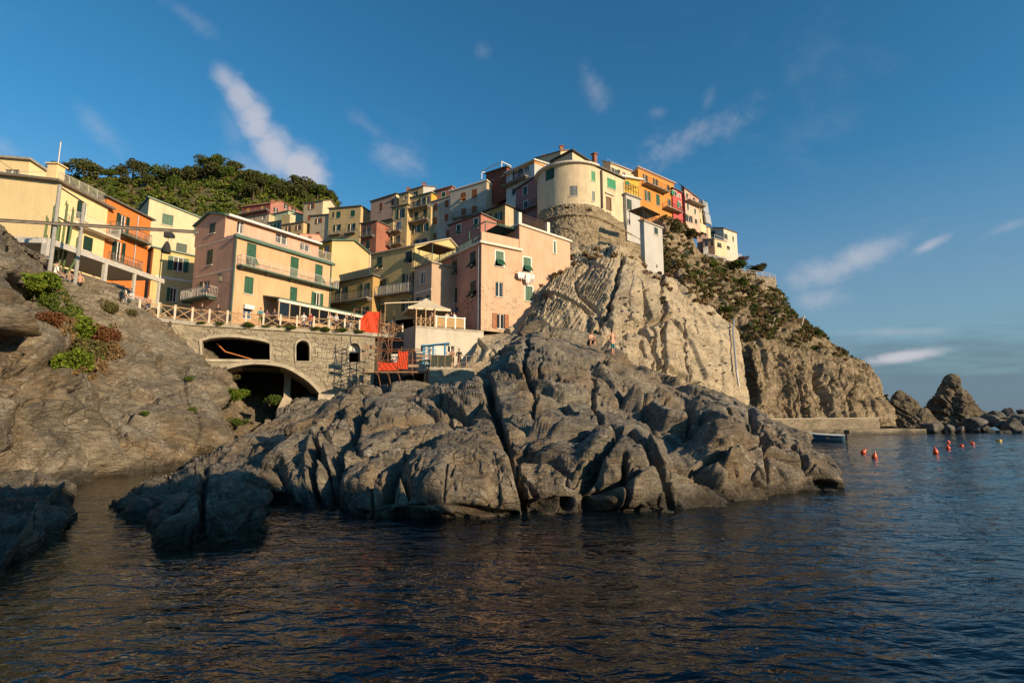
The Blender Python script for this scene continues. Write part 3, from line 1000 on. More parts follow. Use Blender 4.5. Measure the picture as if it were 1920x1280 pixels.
class Arc(Fac):
    """vertical cylinder facade: s runs along the arc, s=0 at angle a0"""

    def __init__(s, C, r, a0):
        s.C, s.r, s.a0 = Vector((C[0], C[1], 0)), r, a0

    def uv(s, px, py):
        d = ray(px, py)
        ox, oy = -s.C.x, -s.C.y
        A = d.x ** 2 + d.y ** 2
        Bq = 2 * (ox * d.x + oy * d.y)
        Cq = ox * ox + oy * oy - s.r ** 2
        disc = max(0.0, Bq * Bq - 4 * A * Cq)
        k = (-Bq - math.sqrt(disc)) / (2 * A)
        p = d * k
        ang = math.degrees(math.atan2(p.x - s.C.x, -(p.y - s.C.y)))
        return R(ang - s.a0) * s.r, p.z + CZ

    def pt(s, u, z, d=0.0):
        a = R(s.a0) + u / s.r
        return Vector((s.C.x + math.sin(a) * (s.r + d), s.C.y - math.cos(a) * (s.r + d), z))


def facade_faces(mb, f, poly, holes, extra_s=(), reveal=0.2):
    """poly [(s,z)] filled with faces, minus rectangular holes; the holes get reveals"""
    bm = bmesh.new()
    vs = [bm.verts.new((p[0], p[1], 0)) for p in poly]
    bm.faces.new(vs)
    ss = sorted(set([h[0] for h in holes] + [h[1] for h in holes] + list(extra_s)))
    zs = sorted(set([h[2] for h in holes] + [h[3] for h in holes]))
    for v in ss:
        bmesh.ops.bisect_plane(bm, geom=bm.verts[:] + bm.edges[:] + bm.faces[:], plane_co=(v, 0, 0), plane_no=(1, 0, 0), dist=1e-5)
    for v in zs:
        bmesh.ops.bisect_plane(bm, geom=bm.verts[:] + bm.edges[:] + bm.faces[:], plane_co=(0, v, 0), plane_no=(0, 1, 0), dist=1e-5)
    for fc in bm.faces:
        c = fc.calc_center_median()
        if any(h[0] < c.x < h[1] and h[2] < c.y < h[3] for h in holes):
            continue
        mb.poly([f.pt(v.co.x, v.co.y) for v in fc.verts])
    bm.free()
    for (a, b, c, d) in holes:
        r = -reveal
        mb.quad(f.pt(a, c), f.pt(a, d), f.pt(a, d, r), f.pt(a, c, r))
        mb.quad(f.pt(b, c), f.pt(b, d), f.pt(b, d, r), f.pt(b, c, r))
        mb.quad(f.pt(a, c), f.pt(b, c), f.pt(b, c, r), f.pt(a, c, r))
        mb.quad(f.pt(a, d), f.pt(b, d), f.pt(b, d, r), f.pt(a, d, r))


def leaf(f, s0, s1, z0, z1, d0, d1, slats=True, tilt=0.0):
    """one louvred shutter leaf; tilt (m) kicks its lower edge out"""
    mb = MB()
    w = min(0.07, (s1 - s0) * 0.2)

    def bx(a, b, c, d, e0, e1):
        k0 = tilt * (z1 - c) / (z1 - z0)
        k1 = tilt * (z1 - d) / (z1 - z0)
        mb.hexa([f.pt(a, c, e1 + k0), f.pt(b, c, e1 + k0), f.pt(b, c, e0 + k0), f.pt(a, c, e0 + k0)],
                [f.pt(a, d, e1 + k1), f.pt(b, d, e1 + k1), f.pt(b, d, e0 + k1), f.pt(a, d, e0 + k1)])
    bx(s0, s0 + w, z0, z1, d0, d1)
    bx(s1 - w, s1, z0, z1, d0, d1)
    bx(s0 + w, s1 - w, z0, z0 + 0.09, d0, d1)
    bx(s0 + w, s1 - w, z1 - 0.09, z1, d0, d1)
    dm = d0 + (d1 - d0) * 0.3
    bx(s0 + w, s1 - w, z0 + 0.09, z1 - 0.09, d0, dm)
    if slats:
        n = max(3, int((z1 - z0 - 0.18) / 0.16))
        for i in range(n):
            c = z0 + 0.09 + (i + 0.25) * (z1 - z0 - 0.18) / n
            bx(s0 + w, s1 - w, c, c + (z1 - z0 - 0.18) / n * 0.5, dm, d1 - 0.012)
    return mb


class House:
    def __init__(s, name, label, cat='house', group=None, base=None):
        s.name, s.label, s.cat, s.group = name, label, cat, group
        s.blocks = []
        s.root = None
        s.extras = []

    def block(s, **kw):
        b = Block(s, **kw)
        s.blocks.append(b)
        if s.root is None:
            s.org = Vector((b.Pc.x, b.Pc.y, b.zb))
            s.root = empty(s.name, s.org)
            tag(s.root, s.label, s.cat, s.group)
        return b

    def part(s, mb, name, mat, parent=None, smooth=False):
        return mb.build(name, mat, parent or s.root, s.org, smooth)

    def done(s):
        for b in s.blocks:
            b.finish()
        return s


class Block:
    def __init__(s, H, c, Y, by=None, zb=None, al=None, ar=None, l=None, r=None, D=8.0, wall=None, roof='tile', roofm=None, over=0.35, arc=None, P=None, lm=None):
        s.H = H
        if al is None:
            al = ar - 90
        if ar is None:
            ar = al + 90
        s.Pc = P if P is not None else at(c[0], c[1], Y)
        s.L, s.R = Fac(s.Pc, al), Fac(s.Pc, ar)
        zc = s.Pc.z
        s.zb = zb if zb is not None else s.R.uv(c[0], by)[1] if l is None else s.L.uv(c[0], by)[1]
        # tops as (s, z) polylines starting at the corner
        s.lt = [(0, zc)]
        if l is None:
            s.lt.append((-D, zc))
        else:
            for p in ([l] if isinstance(l, tuple) else l):
                s.lt.append(s.L.uv(*p))
        s.rt = [(0, zc)]
        if r is None:
            s.rt.append((D, zc))
        else:
            for p in ([r] if isinstance(r, tuple) else r):
                s.rt.append(s.R.uv(*p))
        s.wall, s.roof, s.roofm, s.over, s.lm = wall, roof, roofm or SLATE, over, lm
        s.holes = {'L': [], 'R': []}
        s.pend = []

    def f(s, k):
        return s.L if k == 'L' else s.R

    # ---------------- openings
    def win(s, k, z, cx, cy, w, h, typ='c', col=None, trim=None, sill=True, slats=None, glass=None):
        f = s.f(k)
        px, py = z(cx, cy)
        x0, _ = z(cx - w / 2, cy)
        x1, _ = z(cx + w / 2, cy)
        _, y0 = z(cx, cy + h / 2)
        _, y1 = z(cx, cy - h / 2)
        s0, s1 = f.uv(x0, py)[0], f.uv(x1, py)[0]
        z0, z1 = f.uv(px, y0)[1], f.uv(px, y1)[1]
        top = s.lt if k == 'L' else s.rt
        se = [p[0] for p in top]
        lo, hi = min(se) + 0.12, max(se) - 0.12
        s0, s1 = max(s0, lo), min(s1, hi)
        zt = min(p[1] for p in (top[0], top[-1])) if len(top) == 2 else max(p[1] for p in top)
        z1 = min(z1, zt - 0.12)
        z0 = max(z0, s.zb + 0.05)
        if s1 - s0 < 0.15 or z1 - z0 < 0.2:
            return
        col = col or GREEN
        big = (y0 - y1) > 12
        slats = big if slats is None else slats
        # keep holes apart
        for hh in s.holes[k]:
            if s0 < hh[1] + 0.02 and s1 > hh[0] - 0.02 and z0 < hh[3] + 0.02 and z1 > hh[2] - 0.02:
                return
        s.holes[k].append((s0, s1, z0, z1))
        s.pend.append((k, s0, s1, z0, z1, typ, col, trim, sill, slats, glass))

    def make_win(s, k, s0, s1, z0, z1, typ, col, trim, sill, slats, glass):
        f, H = s.f(k), s.H
        w, hm = s1 - s0, z1 - z0
        fr = MB()
        t = 0.06
        door = typ in ('d', 'D')
        fr.fbox(f, s0, s0 + t, z0, z1, -0.18, -0.1)
        fr.fbox(f, s1 - t, s1, z0, z1, -0.18, -0.1)
        fr.fbox(f, s0 + t, s1 - t, z1 - t, z1, -0.18, -0.1)
        fr.fbox(f, s0 + t, s1 - t, z0, z0 + t, -0.18, -0.1)
        if typ in ('o', 'n', 'h') and w > 0.5:
            m = (s0 + s1) / 2
            fr.fbox(f, m - 0.04, m + 0.04, z0 + t, z1 - t, -0.175, -0.095)
        wn = H.part(fr, 'window' if not door else 'door', WHITE if typ != 'D' else col)
        p = MB()
        p.fbox(f, s0 + t * 0.5, s1 - t * 0.5, z0 + t * 0.5, z1 - t * 0.5, -0.17, -0.15)
        H.part(p, 'pane', glass or GLASS, wn)
        m = (s0 + s1) / 2
        if typ == 'c':
            n = 2 if w < 2.0 else 4
            for i in range(n):
                a = s0 + 0.01 + (w - 0.02) * i / n
                b = s0 + 0.01 + (w - 0.02) * (i + 1) / n
                H.part(leaf(f, a + 0.006, b - 0.006, z0 + 0.01, z1 - 0.01, -0.05, 0.012, slats), 'shutter', col, wn)
        elif typ == 'p':
            zm = z0 + hm * 0.46
            for (a, b) in ((s0 + 0.01, m - 0.006), (m + 0.006, s1 - 0.01)):
                H.part(leaf(f, a, b, zm + 0.01, z1 - 0.01, -0.05, 0.012, slats), 'shutter', col, wn)
                H.part(leaf(f, a, b, z0 + 0.12, zm - 0.01, -0.03, 0.03, slats, tilt=hm * 0.30), 'shutter', col, wn)
        elif typ in ('o', 'h'):
            lw = w * 0.5
            for q in ((0, 1) if typ == 'o' else (0,)):
                a, b = (s0 - lw - 0.02, s0 - 0.02) if q == 0 else (s1 + 0.02, s1 + lw + 0.02)
                H.part(leaf(f, a, b, z0, z1, 0.02, 0.075, slats), 'shutter', col, wn)
        if sill and not door:
            sl = MB()
            sl.fbox(f, s0 - 0.08, s1 + 0.08, z0 - 0.075, z0 - 0.004, 0.003, 0.12)
            H.part(sl, 'sill', TRIMW, wn)
        if trim:
            tr = MB()
            e = 0.11
            tr.fbox(f, s0 - e, s0 - 0.002, z0, z1 + e, 0.004, 0.018)
            tr.fbox(f, s1 + 0.002, s1 + e, z0, z1 + e, 0.004, 0.018)
            tr.fbox(f, s0 - 0.002, s1 + 0.002, z1 + 0.002, z1 + e, 0.004, 0.018)
            H.part(tr, 'surround', trim, wn)

    # ---------------- balconies, bands, pipes
    def balcony(s, k, z, a, b, depth=0.9, rail=0.95, col=None, slab=None, th=0.13, panel=None, step=0.13):
        f, H = s.f(k), s.H
        pa, pb = z(*a), z(*b)
        s0, za = f.uv(*pa)
        s1, zb_ = f.uv(*pb)
        zz = (za + zb_) / 2
        mb = MB()
        mb.fbox(f, s0, s1, zz - th, zz, 0.003, depth)
        for q in np.linspace(s0 + 0.3, s1 - 0.3, max(2, int((s1 - s0) / 2))):
            mb.fbox(f, q - 0.06, q + 0.06, zz - th - 0.16, zz - th - 0.002, 0.003, depth * 0.6)
        bo = H.part(mb, 'balcony', slab or SLAB)
        s.railing(f, s0 + 0.03, s1 - 0.03, zz, depth - 0.05, rail, col or IRON, bo, step, sides=True, panel=panel)
        return s0, s1, zz

    def railing(s, f, s0, s1, z, d, h, col, parent=None, step=0.13, sides=True, panel=None):
        H = s.H
        mb = MB()
        r = 0.022

        def run(p, q):
            p, q = Vector(p), Vector(q)
            up = Vector((0, 0, h))
            mb.bar(p + up, q + up, r * 1.3, 5)
            mb.bar(p + Vector((0, 0, 0.1)), q + Vector((0, 0, 0.1)), r, 4)
            n = max(1, int((q - p).length / step))
            for i in range(n + 1):
                c = p.lerp(q, i / n)
                mb.bar(c + Vector((0, 0, 0.002)), c + up, r * (1.4 if i % 8 == 0 else 0.62), 4)
        run(f.pt(s0, z, d), f.pt(s1, z, d))
        if sides:
            run(f.pt(s0, z, 0.02), f.pt(s0, z, d))
            run(f.pt(s1, z, d), f.pt(s1, z, 0.02))
        ro = H.part(mb, 'railing', col, parent)
        if panel:
            pm = MB()
            pm.fbox(f, s0 + 0.03, s1 - 0.03, z + 0.12, z + h - 0.04, d - 0.045, d - 0.03)
            H.part(pm, 'screen', panel, parent)
        return ro

    def band(s, k, z, a, b, h=0.2, d=0.03, col=None, name='cornice'):
        f = s.f(k)
        s0, za = f.uv(*z(*a))
        s1, zb_ = f.uv(*z(*b))
        zz = (za + zb_) / 2
        mb = MB()
        mb.fbox(f, s0, s1, zz - h / 2, zz + h / 2, 0.003, d)
        return s.H.part(mb, name, col or TRIMW)

    def pipe(s, k, z, a, b, r=0.06, col=None):
        f = s.f(k)
        u, z1 = f.uv(*z(*a))
        _, z0 = f.uv(*z(*b))
        mb = MB()
        mb.bar(f.pt(u, z0, r + 0.03), f.pt(u, z1, r + 0.03), r, 6)
        return s.H.part(mb, 'drainpipe', col or GALV)

    def finish(s):
        H = s.H
        zb = s.zb
        Lp = [(s.lt[-1][0], zb), (0, zb)] + s.lt
        Rp = [(0, zb), (s.rt[-1][0], zb)] + s.rt[::-1]
        mb = MB()
        ml = mb
        if s.lm:
            ml = MB()
        facade_faces(ml, s.L, Lp, s.holes['L'])
        facade_faces(mb, s.R, Rp, s.holes['R'])
        if s.lm:
            H.part(ml, 'wall', s.lm)
        # hidden sides
        V = s.R.pt(s.rt[-1][0], 0) - s.R.pt(0, 0)
        dz = s.rt[-1][1] - s.rt[0][1]
        W = s.L.pt(s.lt[-1][0], 0) - s.L.pt(0, 0)
        if len(s.rt) <= 2:
            mb.poly([s.L.pt(u, z) + V + (Vector((0, 0, dz)) if i > 1 else Vector()) for i, (u, z) in enumerate(Lp)])
            le = s.L.pt(*s.lt[-1])
            lb = s.L.pt(s.lt[-1][0], zb)
            mb.quad(lb, lb + V, le + V + Vector((0, 0, dz)), le)
            line = [s.L.pt(u, z) for u, z in s.lt]
            sw = V + Vector((0, 0, dz))
        else:
            dl = s.lt[-1][1] - s.lt[0][1]
            mb.poly([s.R.pt(u, z) + W + (Vector((0, 0, dl)) if i > 1 else Vector()) for i, (u, z) in enumerate(Rp)])
            re = s.R.pt(*s.rt[-1])
            rb = s.R.pt(s.rt[-1][0], zb)
            mb.quad(rb, rb + W, re + W + Vector((0, 0, dl)), re)
            line = [s.R.pt(u, z) for u, z in s.rt]
            sw = W + Vector((0, 0, dl))
        H.part(mb, 'wall', s.wall)
        for p in s.pend:
            s.make_win(*p)
        # roof slab along `line`, swept by sw
        if s.roof:
            o = s.over
            th = 0.16 if s.roof == 'tile' else 0.22
            l2 = [p.copy() for p in line]
            d0 = (l2[0] - l2[1]).normalized()
            d1 = (l2[-1] - l2[-2]).normalized()
            l2[0] = l2[0] + d0 * o
            l2[-1] = l2[-1] + d1 * o
            sn = sw.normalized()
            mr = MB()
            up = Vector((0, 0, 0.012))
            for p, q in zip(l2[:-1], l2[1:]):
                a, b, c, d = p - sn * o + up, q - sn * o + up, q + sw + sn * o + up, p + sw + sn * o + up
                T = Vector((0, 0, th))
                mr.hexa([a, b, c, d], [a + T, b + T, c + T, d + T])
            H.part(mr, 'roof', s.roofm)


def add_chimney(H, P, w=0.5, h=1.2, mat=None):
    mb = MB()
    mb.box((P[0], P[1], P[2] + h / 2 - 0.3), (w, w, h + 0.6))
    mb.box((P[0], P[1], P[2] + h + 0.05), (w * 1.35, w * 1.35, 0.1))
    H.part(mb, 'chimney', mat or TILE)


# wall colours (albedo)
C_YEL = stucco('pale yellow stucco', (0.78, 0.60, 0.33), 0.05)
C_CREAM = stucco('cream stucco', (0.64, 0.52, 0.34), 0.2)
C_ORANGE = stucco('orange stucco', (0.62, 0.20, 0.05), 0.25)
C_PINKA = stucco('peach stucco', (0.60, 0.34, 0.23), 0.35)
C_PEACH = stucco('light peach stucco', (0.60, 0.375, 0.22), 0.45)
C_PINKB = stucco('worn pink stucco', (0.60, 0.385, 0.265), 0.3, patch=(0.30, 0.25, 0.19), pz=(9.5, 16.3))
C_PINKS = stucco('shaded pink stucco', (0.50, 0.27, 0.20), 0.4, patch=(0.13, 0.09, 0.075), pz=(9.5, 16.2))  # shaded side of the pink house, with the shade put into a darker pink
C_OCHRE = stucco('ochre stucco', (0.45, 0.29, 0.11), 0.5)
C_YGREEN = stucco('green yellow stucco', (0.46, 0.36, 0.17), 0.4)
C_OLDYEL = stucco('old yellow stucco', (0.55, 0.40, 0.20), 0.6)
C_GREY = stucco('grey stucco', (0.47, 0.42, 0.35), 0.5)
C_BEIGE = stucco('beige stucco', (0.54, 0.43, 0.29), 0.5)
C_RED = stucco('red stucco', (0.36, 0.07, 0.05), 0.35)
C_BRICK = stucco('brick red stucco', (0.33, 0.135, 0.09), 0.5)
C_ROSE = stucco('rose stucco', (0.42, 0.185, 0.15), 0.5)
C_MAUVE = stucco('mauve stucco', (0.34, 0.17, 0.16), 0.4)
C_TOWER = stucco('tower render', (0.64, 0.52, 0.35), 0.7)
C_WHITE = stucco('white stucco', (0.46, 0.45, 0.43), 0.25)
C_MINT = stucco('mint stucco', (0.40, 0.47, 0.32), 0.4)
C_VIVID = stucco('vivid yellow stucco', (0.62, 0.37, 0.06), 0.25)
C_TERRA = stucco('amber stucco', (0.60, 0.25, 0.065), 0.3)
C_DKRED = stucco('dark red brown stucco', (0.22, 0.07, 0.045), 0.4)
C_CONC = stucco('new concrete', (0.56, 0.50, 0.41), 0.4)

# ---------------------------------------------------------------- left group
H = House('yellow_house', 'large pale yellow house with flat terrace at the far left', 'house')
b = H.block(c=Z1(400, 265), Y=46, by=Z1(0, 900)[1], al=2, ar=86, l=Z1(-260, 190), r=Z1(742, 440), wall=C_YEL, roof='flat', roofm=plain('brown eave', (0.16, 0.13, 0.10), 0.8), over=0.45)
b.win('R', Z1, 575, 465, 50, 120, 'h', DKGREEN)
b.win('R', Z1, 603, 685, 66, 100, 'c', DKGREEN)
b.balcony('R', Z1, (430, 540), (765, 640), 1.0, 1.0, PALEMETAL, TRIMW)
b2 = H.block(c=Z1(205, 118), Y=50, zb=b.Pc.z, al=2, ar=86, l=Z1(-260, 80), r=Z1(400, 245), wall=C_YEL, roof='flat', roofm=SLAB, over=0.3)
b2.win('L', Z1, 78, 192, 105, 34, 'n', DKGREEN)
b.railing(b.R, 0.3, b.rt[-1][0] - 0.2, b.Pc.z + 0.24, -0.3, 1.0, PALEMETAL, sides=False)
b.railing(b.L, -13, -0.6, b.Pc.z + 0.24, -0.3, 0.9, PALEMETAL, sides=False)
add_chimney(H, b.R.pt(0.5, b.Pc.z, -0.9), 0.9, 1.9, C_YEL)
mb = MB(); mb.bar(b.R.pt(0.6, b.Pc.z + 1.8, -0.9), b.R.pt(0.6, b.Pc.z + 4.4, -0.9), 0.06); H.part(mb, 'mast', GALV)
H.done()

H = House('orange_house', 'bright orange house with green shutters and iron balconies', 'house')
b = H.block(c=Z1(735, 370), Y=51.5, by=Z1(0, 1000)[1], ar=85, r=Z1(1037, 522), D=7, wall=C_ORANGE, roof='tile', roofm=SLATE)
b.win('R', Z1, 838, 560, 44, 150, 'o', DKGREEN)
b.win('R', Z1, 810, 735, 44, 140, 'o', DKGREEN)
b.balcony('R', Z1, (742, 590), (985, 690), 1.0, 0.95, IRON, GRSLAB)
b.balcony('R', Z1, (735, 800), (940, 870), 0.7, 0.95, IRON, GRSLAB)
b.pipe('R', Z1, (945, 490), (925, 860), 0.06, GALV)
H.done()

H = House('cream_house', 'tall cream house with slanting roof behind the yellow front', 'house')
b = H.block(c=Z1(1025, 372), Y=60, by=Z1(0, 800)[1], ar=46, r=Z1(1400, 520), D=8, wall=C_CREAM, roof='tile', roofm=GRTRIM, over=0.2)
b.win('R', Z1, 1150, 520, 78, 75, 'c', GREEN)
b.win('R', Z1, 1345, 585, 30, 90, 'c', GREEN)
b.win('R', Z1, 1245, 712, 75, 60, 'c', DKGREEN)
H.done()

H = House('yellow_house', 'narrow yellow house with white framed windows beside the peach house', 'house')
b = H.block(c=Z1(1055, 712), Y=57, by=Z1(0, 1140)[1], ar=46, r=Z1(1345, 775), D=4, wall=stucco('soft yellow stucco', (0.62, 0.45, 0.20), 0.25), roof='tile', roofm=GRTRIM, over=0.25)
b.win('R', Z1, 1222, 825, 70, 95, 'o', GREEN, trim=TRIMW)
b.win('R', Z1, 1188, 1035, 44, 95, 'h', GREEN, trim=TRIMW)
b.win('R', Z1, 1268, 1050, 40, 90, 'c', DKGREEN)
b.band('R', Z1, (1065, 905), (1320, 945), 0.25, 0.03, TRIMW)
b.pipe('R', Z1, (1110, 735), (1105, 920), 0.05, GRTRIM)
H.done()

# ---------------------------------------------------------------- the peach house
H = House('peach_house', 'peach coloured house with green shutters and long balcony above the promenade', 'house')
A1 = H.block(c=Z2(507, 345), Y=49, by=Z2(0, 1195)[1], ar=59, al=-31, l=Z2(133, 438), r=Z2(1385, 610), wall=C_PEACH, lm=C_PINKA, roof=None)
A1.lt = [(0, A1.Pc.z), (A1.lt[-1][0], A1.Pc.z)]
A1.rt = [(0, A1.Pc.z), (A1.rt[-1][0], A1.Pc.z)]
u2, z2_ = A1.L.uv(*Z2(412, 168))
A2 = H.block(c=None, Y=None, P=A1.L.pt(u2, z2_), zb=A1.Pc.z, al=-31, ar=59, l=[Z2(265, 152), Z2(135, 268)], r=Z2(1270, 436), wall=C_PINKA, lm=C_PINKA, roof='tile', roofm=GRTRIM, over=0.25)
A1.win('L', Z2, 262, 555, 52, 140, 'c', DKGREEN)
A1.win('L', Z2, 230, 810, 55, 80, 'h', DKGREEN)
A1.win('R', Z2, 645, 532, 88, 215, 'p', GREEN, sill=False)
A1.win('R', Z2, 1043, 650, 76, 200, 'c', GREEN, sill=False)
A1.win('R', Z2, 1267, 715, 70, 190, 'p', GREEN, sill=False)
A1.win('R', Z2, 623, 812, 84, 160, 'c', GREEN)
A1.win('R', Z2, 1035, 897, 66, 140, 'c', GREEN)
A1.win('R', Z2, 1253, 945, 52, 130, 'o', GREEN, trim=TRIMW)
A1.win('R', Z2, 610, 1065, 78, 110, 'd', glass=plain('blue shop door', (0.03, 0.09, 0.2), 0.4))
A2.win('L', Z2, 287, 285, 52, 95, 'c', DKGREEN)
A2.win('R', Z2, 545, 275, 62, 120, 'n', GREEN)
A2.win('R', Z2, 925, 385, 110, 90, 'n', GREEN)
A2.win('R', Z2, 1140, 460, 90, 70, 'n', GREEN)
A1.balcony('R', Z2, (505, 628), (1405, 848), 0.9, 0.95, PALEMETAL, GRSLAB)
A1.balcony('L', Z2, (90, 955), (330, 925), 1.1, 0.95, PALEMETAL, GRSLAB)
for (a, bb) in (((130, 480), (500, 345)), ((120, 745), (490, 650))):
    A1.band('L', Z2, a, bb, 0.22, 0.02, plain('pale pink band', (0.62, 0.43, 0.32), 0.9))
s1 = A1.rt[-1][0]
mb = MB(); mb.fbox(A1.R, -0.25, s1 + 0.3, A1.Pc.z - 0.28, A1.Pc.z - 0.02, 0.004, 0.35); H.part(mb, 'cornice', GRTRIM)
mb = MB(); mb.hexa([A1.R.pt(0, A1.Pc.z - 0.02, 0.3), A1.R.pt(s1, A1.Pc.z - 0.02, 0.3), A1.R.pt(s1, A1.Pc.z - 0.02, -6), A1.R.pt(0, A1.Pc.z - 0.02, -6)],
                   [A1.R.pt(0, A1.Pc.z + 0.1, 0.3), A1.R.pt(s1, A1.Pc.z + 0.1, 0.3), A1.R.pt(s1, A1.Pc.z + 0.1, -6), A1.R.pt(0, A1.Pc.z + 0.1, -6)]); H.part(mb, 'terrace_slab', SLAB)
A1.railing(A1.R, 0.1, s1 - 0.1, A1.Pc.z + 0.11, 0.2, 0.95, PALEMETAL, sides=False, panel=plain('pale terrace screen', (0.55, 0.45, 0.36), 0.8) if False else None)
mb = MB(); e = A2.rt[-1][0]; za = A2.rt[0][1]; zb_ = A2.rt[-1][1]
mb.hexa([A2.R.pt(0, za - 0.1, 0.62), A2.R.pt(e, zb_ - 0.1, 0.62), A2.R.pt(e, zb_ - 0.1, 0.3), A2.R.pt(0, za - 0.1, 0.3)], [A2.R.pt(0, za + 0.1, 0.62), A2.R.pt(e, zb_ + 0.1, 0.62), A2.R.pt(e, zb_ + 0.1, 0.3), A2.R.pt(0, za + 0.1, 0.3)]); H.part(mb, 'gutter', WHITE)
mb = MB(); mb.bar(A1.R.pt(0.02, A1.zb, 0.09), A1.R.pt(0.02, A1.Pc.z - 0.3, 0.09), 0.07); H.part(mb, 'drainpipe', GRTRIM)
mb = MB(); mb.bar(A1.R.pt(s1 - 0.05, A1.zb, 0.09), A1.R.pt(s1 - 0.05, A1.Pc.z - 0.3, 0.09), 0.07); H.part(mb, 'drainpipe', GRTRIM)
# awning box over the shop door
f = A1.R
u0, uz = f.uv(*Z2(568, 1000)); u1, _ = f.uv(*Z2(655, 1020))
mb = MB(); mb.fbox(f, u0, u1, uz - 0.28, uz + 0.12, 0.01, 0.4); H.part(mb, 'roller_box', WHITE)
H.done()

# glazed veranda in front of the peach house
V = empty('veranda', A1.R.pt(f.uv(*Z2(900, 1000))[0], A1.zb + 1.0, 2.0))
tag(V, 'glazed restaurant veranda with green edged sloping roof at the foot of the peach house', 'veranda')
vo = V.location.copy()
va = f.uv(*Z2(750, 935))[0]
vb = va + 11.0
vz = f.uv(*Z2(1000, 962))[1]
mb = MB()
for k in range(2):
    mb.hexa([f.pt(va, vz - 0.55, 2.8), f.pt(vb, vz - 0.55, 2.8), f.pt(vb, vz, 0.03), f.pt(va, vz, 0.03)], [f.pt(va, vz - 0.43, 2.8), f.pt(vb, vz - 0.43, 2.8), f.pt(vb, vz + 0.12, 0.03), f.pt(va, vz + 0.12, 0.03)]) if k == 0 else None
mb.build('roof', GRTRIM, V, vo)
mb = MB(); mb.fbox(f, va, vb, vz - 0.85, vz - 0.57, 2.5, 2.75); mb.build('beam', TRIMW, V, vo)
n = 9
for i in range(n + 1):
    u = va + 0.1 + (vb - va - 0.2) * i / n
    mb = MB(); mb.fbox(f, u - 0.05, u + 0.05, A1.zb + 1.0, vz - 0.86, 2.52, 2.66); mb.build('post', plain('pale wood', (0.55, 0.40, 0.25), 0.7), V, vo)
    if i < n:
        mb = MB(); mb.fbox(f, u + 0.06, u + (vb - va - 0.2) / n - 0.06, A1.zb + 1.4, vz - 0.9, 2.56, 2.6); mb.build('pane', GLASS, V, vo)
mb = MB(); mb.fbox(f, va + 0.1, vb - 0.1, A1.zb + 1.0, A1.zb + 1.35, 2.5, 2.65); mb.build('base_panel', C_PEACH, V, vo)

# ---------------------------------------------------------------- between the peach house and the pink corner house
H = House('yellow_house', 'sunlit yellow gable house with an orange loggia behind the peach house', 'house')
b = H.block(c=Z3(140, 560), Y=64, by=Z3(0, 960)[1], ar=58, al=-32, l=Z3(10, 585), r=[Z3(312, 562), Z3(467, 692)], wall=stucco('warm yellow stucco', (0.62, 0.43, 0.22), 0.2), lm=C_VIVID, roof='tile', roofm=GRTRIM, over=0.3)
b.win('L', Z3, 92, 630, 44, 62, 'n', GREEN)
b.pipe('R', Z3, (440, 660), (438, 850), 0.07, TRIMW)
H.done()

H = House('ochre_house', 'shaded ochre house with long balcony between peach and pink houses', 'house')
b = H.block(c=Z3(467, 842), Y=60, by=Z3(0, 1160)[1], al=-29, l=Z3(118, 915), D=6, wall=C_OCHRE, roof='tile', roofm=SLATE, over=0.3)
b.win('L', Z3, 228, 985, 38, 105, 'o', DKGREEN)
b.win('L', Z3, 405, 955, 36, 105, 'o', DKGREEN)
b.win('L', Z3, 395, 1130, 40, 80, 'o', DKGREEN)
b.balcony('L', Z3, (120, 1075), (465, 1015), 1.0, 0.95, IRON, SLAB)
H.done()

H = House('green_yellow_house', 'dull green yellow house with long balcony, half in shade', 'house')
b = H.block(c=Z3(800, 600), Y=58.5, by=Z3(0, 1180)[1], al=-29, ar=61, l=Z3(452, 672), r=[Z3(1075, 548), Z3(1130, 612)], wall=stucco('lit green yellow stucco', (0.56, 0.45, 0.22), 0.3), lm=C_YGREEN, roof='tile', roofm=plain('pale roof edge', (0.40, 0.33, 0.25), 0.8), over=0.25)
b.win('L', Z3, 520, 737, 42, 92, 'p', DKGREEN)
b.win('L', Z3, 752, 692, 48, 95, 'p', DKGREEN)
b.win('L', Z3, 515, 935, 50, 120, 'o', DKGREEN, trim=TRIMW)
b.win('L', Z3, 748, 880, 46, 120, 'o', DKGREEN)
b.win('L', Z3, 510, 1100, 48, 85, 'o', DKGREEN)
b.win('L', Z3, 745, 1075, 46, 90, 'o', DKGREEN)
b.balcony('L', Z3, (460, 1022), (795, 965), 1.0, 0.95, PALEMETAL, SLAB)
b.pipe('L', Z3, (790, 625), (785, 1120), 0.06, C_YGREEN)
H.done()

H = House('beige_house', 'narrow beige house squeezed against the pink corner house', 'house')
b = H.block(c=Z3(938, 738), Y=55.5, by=Z3(0, 1190)[1], al=-45, l=Z3(798, 788), D=5, wall=stucco('pinkish beige stucco', (0.46, 0.33, 0.24), 0.4), roof='tile', roofm=SLAB, over=0.2)
b.win('L', Z3, 867, 858, 40, 95, 'n', GREEN, trim=TRIMW)
b.win('L', Z3, 868, 1050, 55, 90, 'o', DKGREEN)
b.band('L', Z3, (798, 985), (935, 945), 0.18, 0.06, TRIMW)
b.railing(b.L, b.lt[-1][0] + 0.2, -0.1, b.Pc.z + 0.2, 0.05, 0.9, IRON, sides=False)
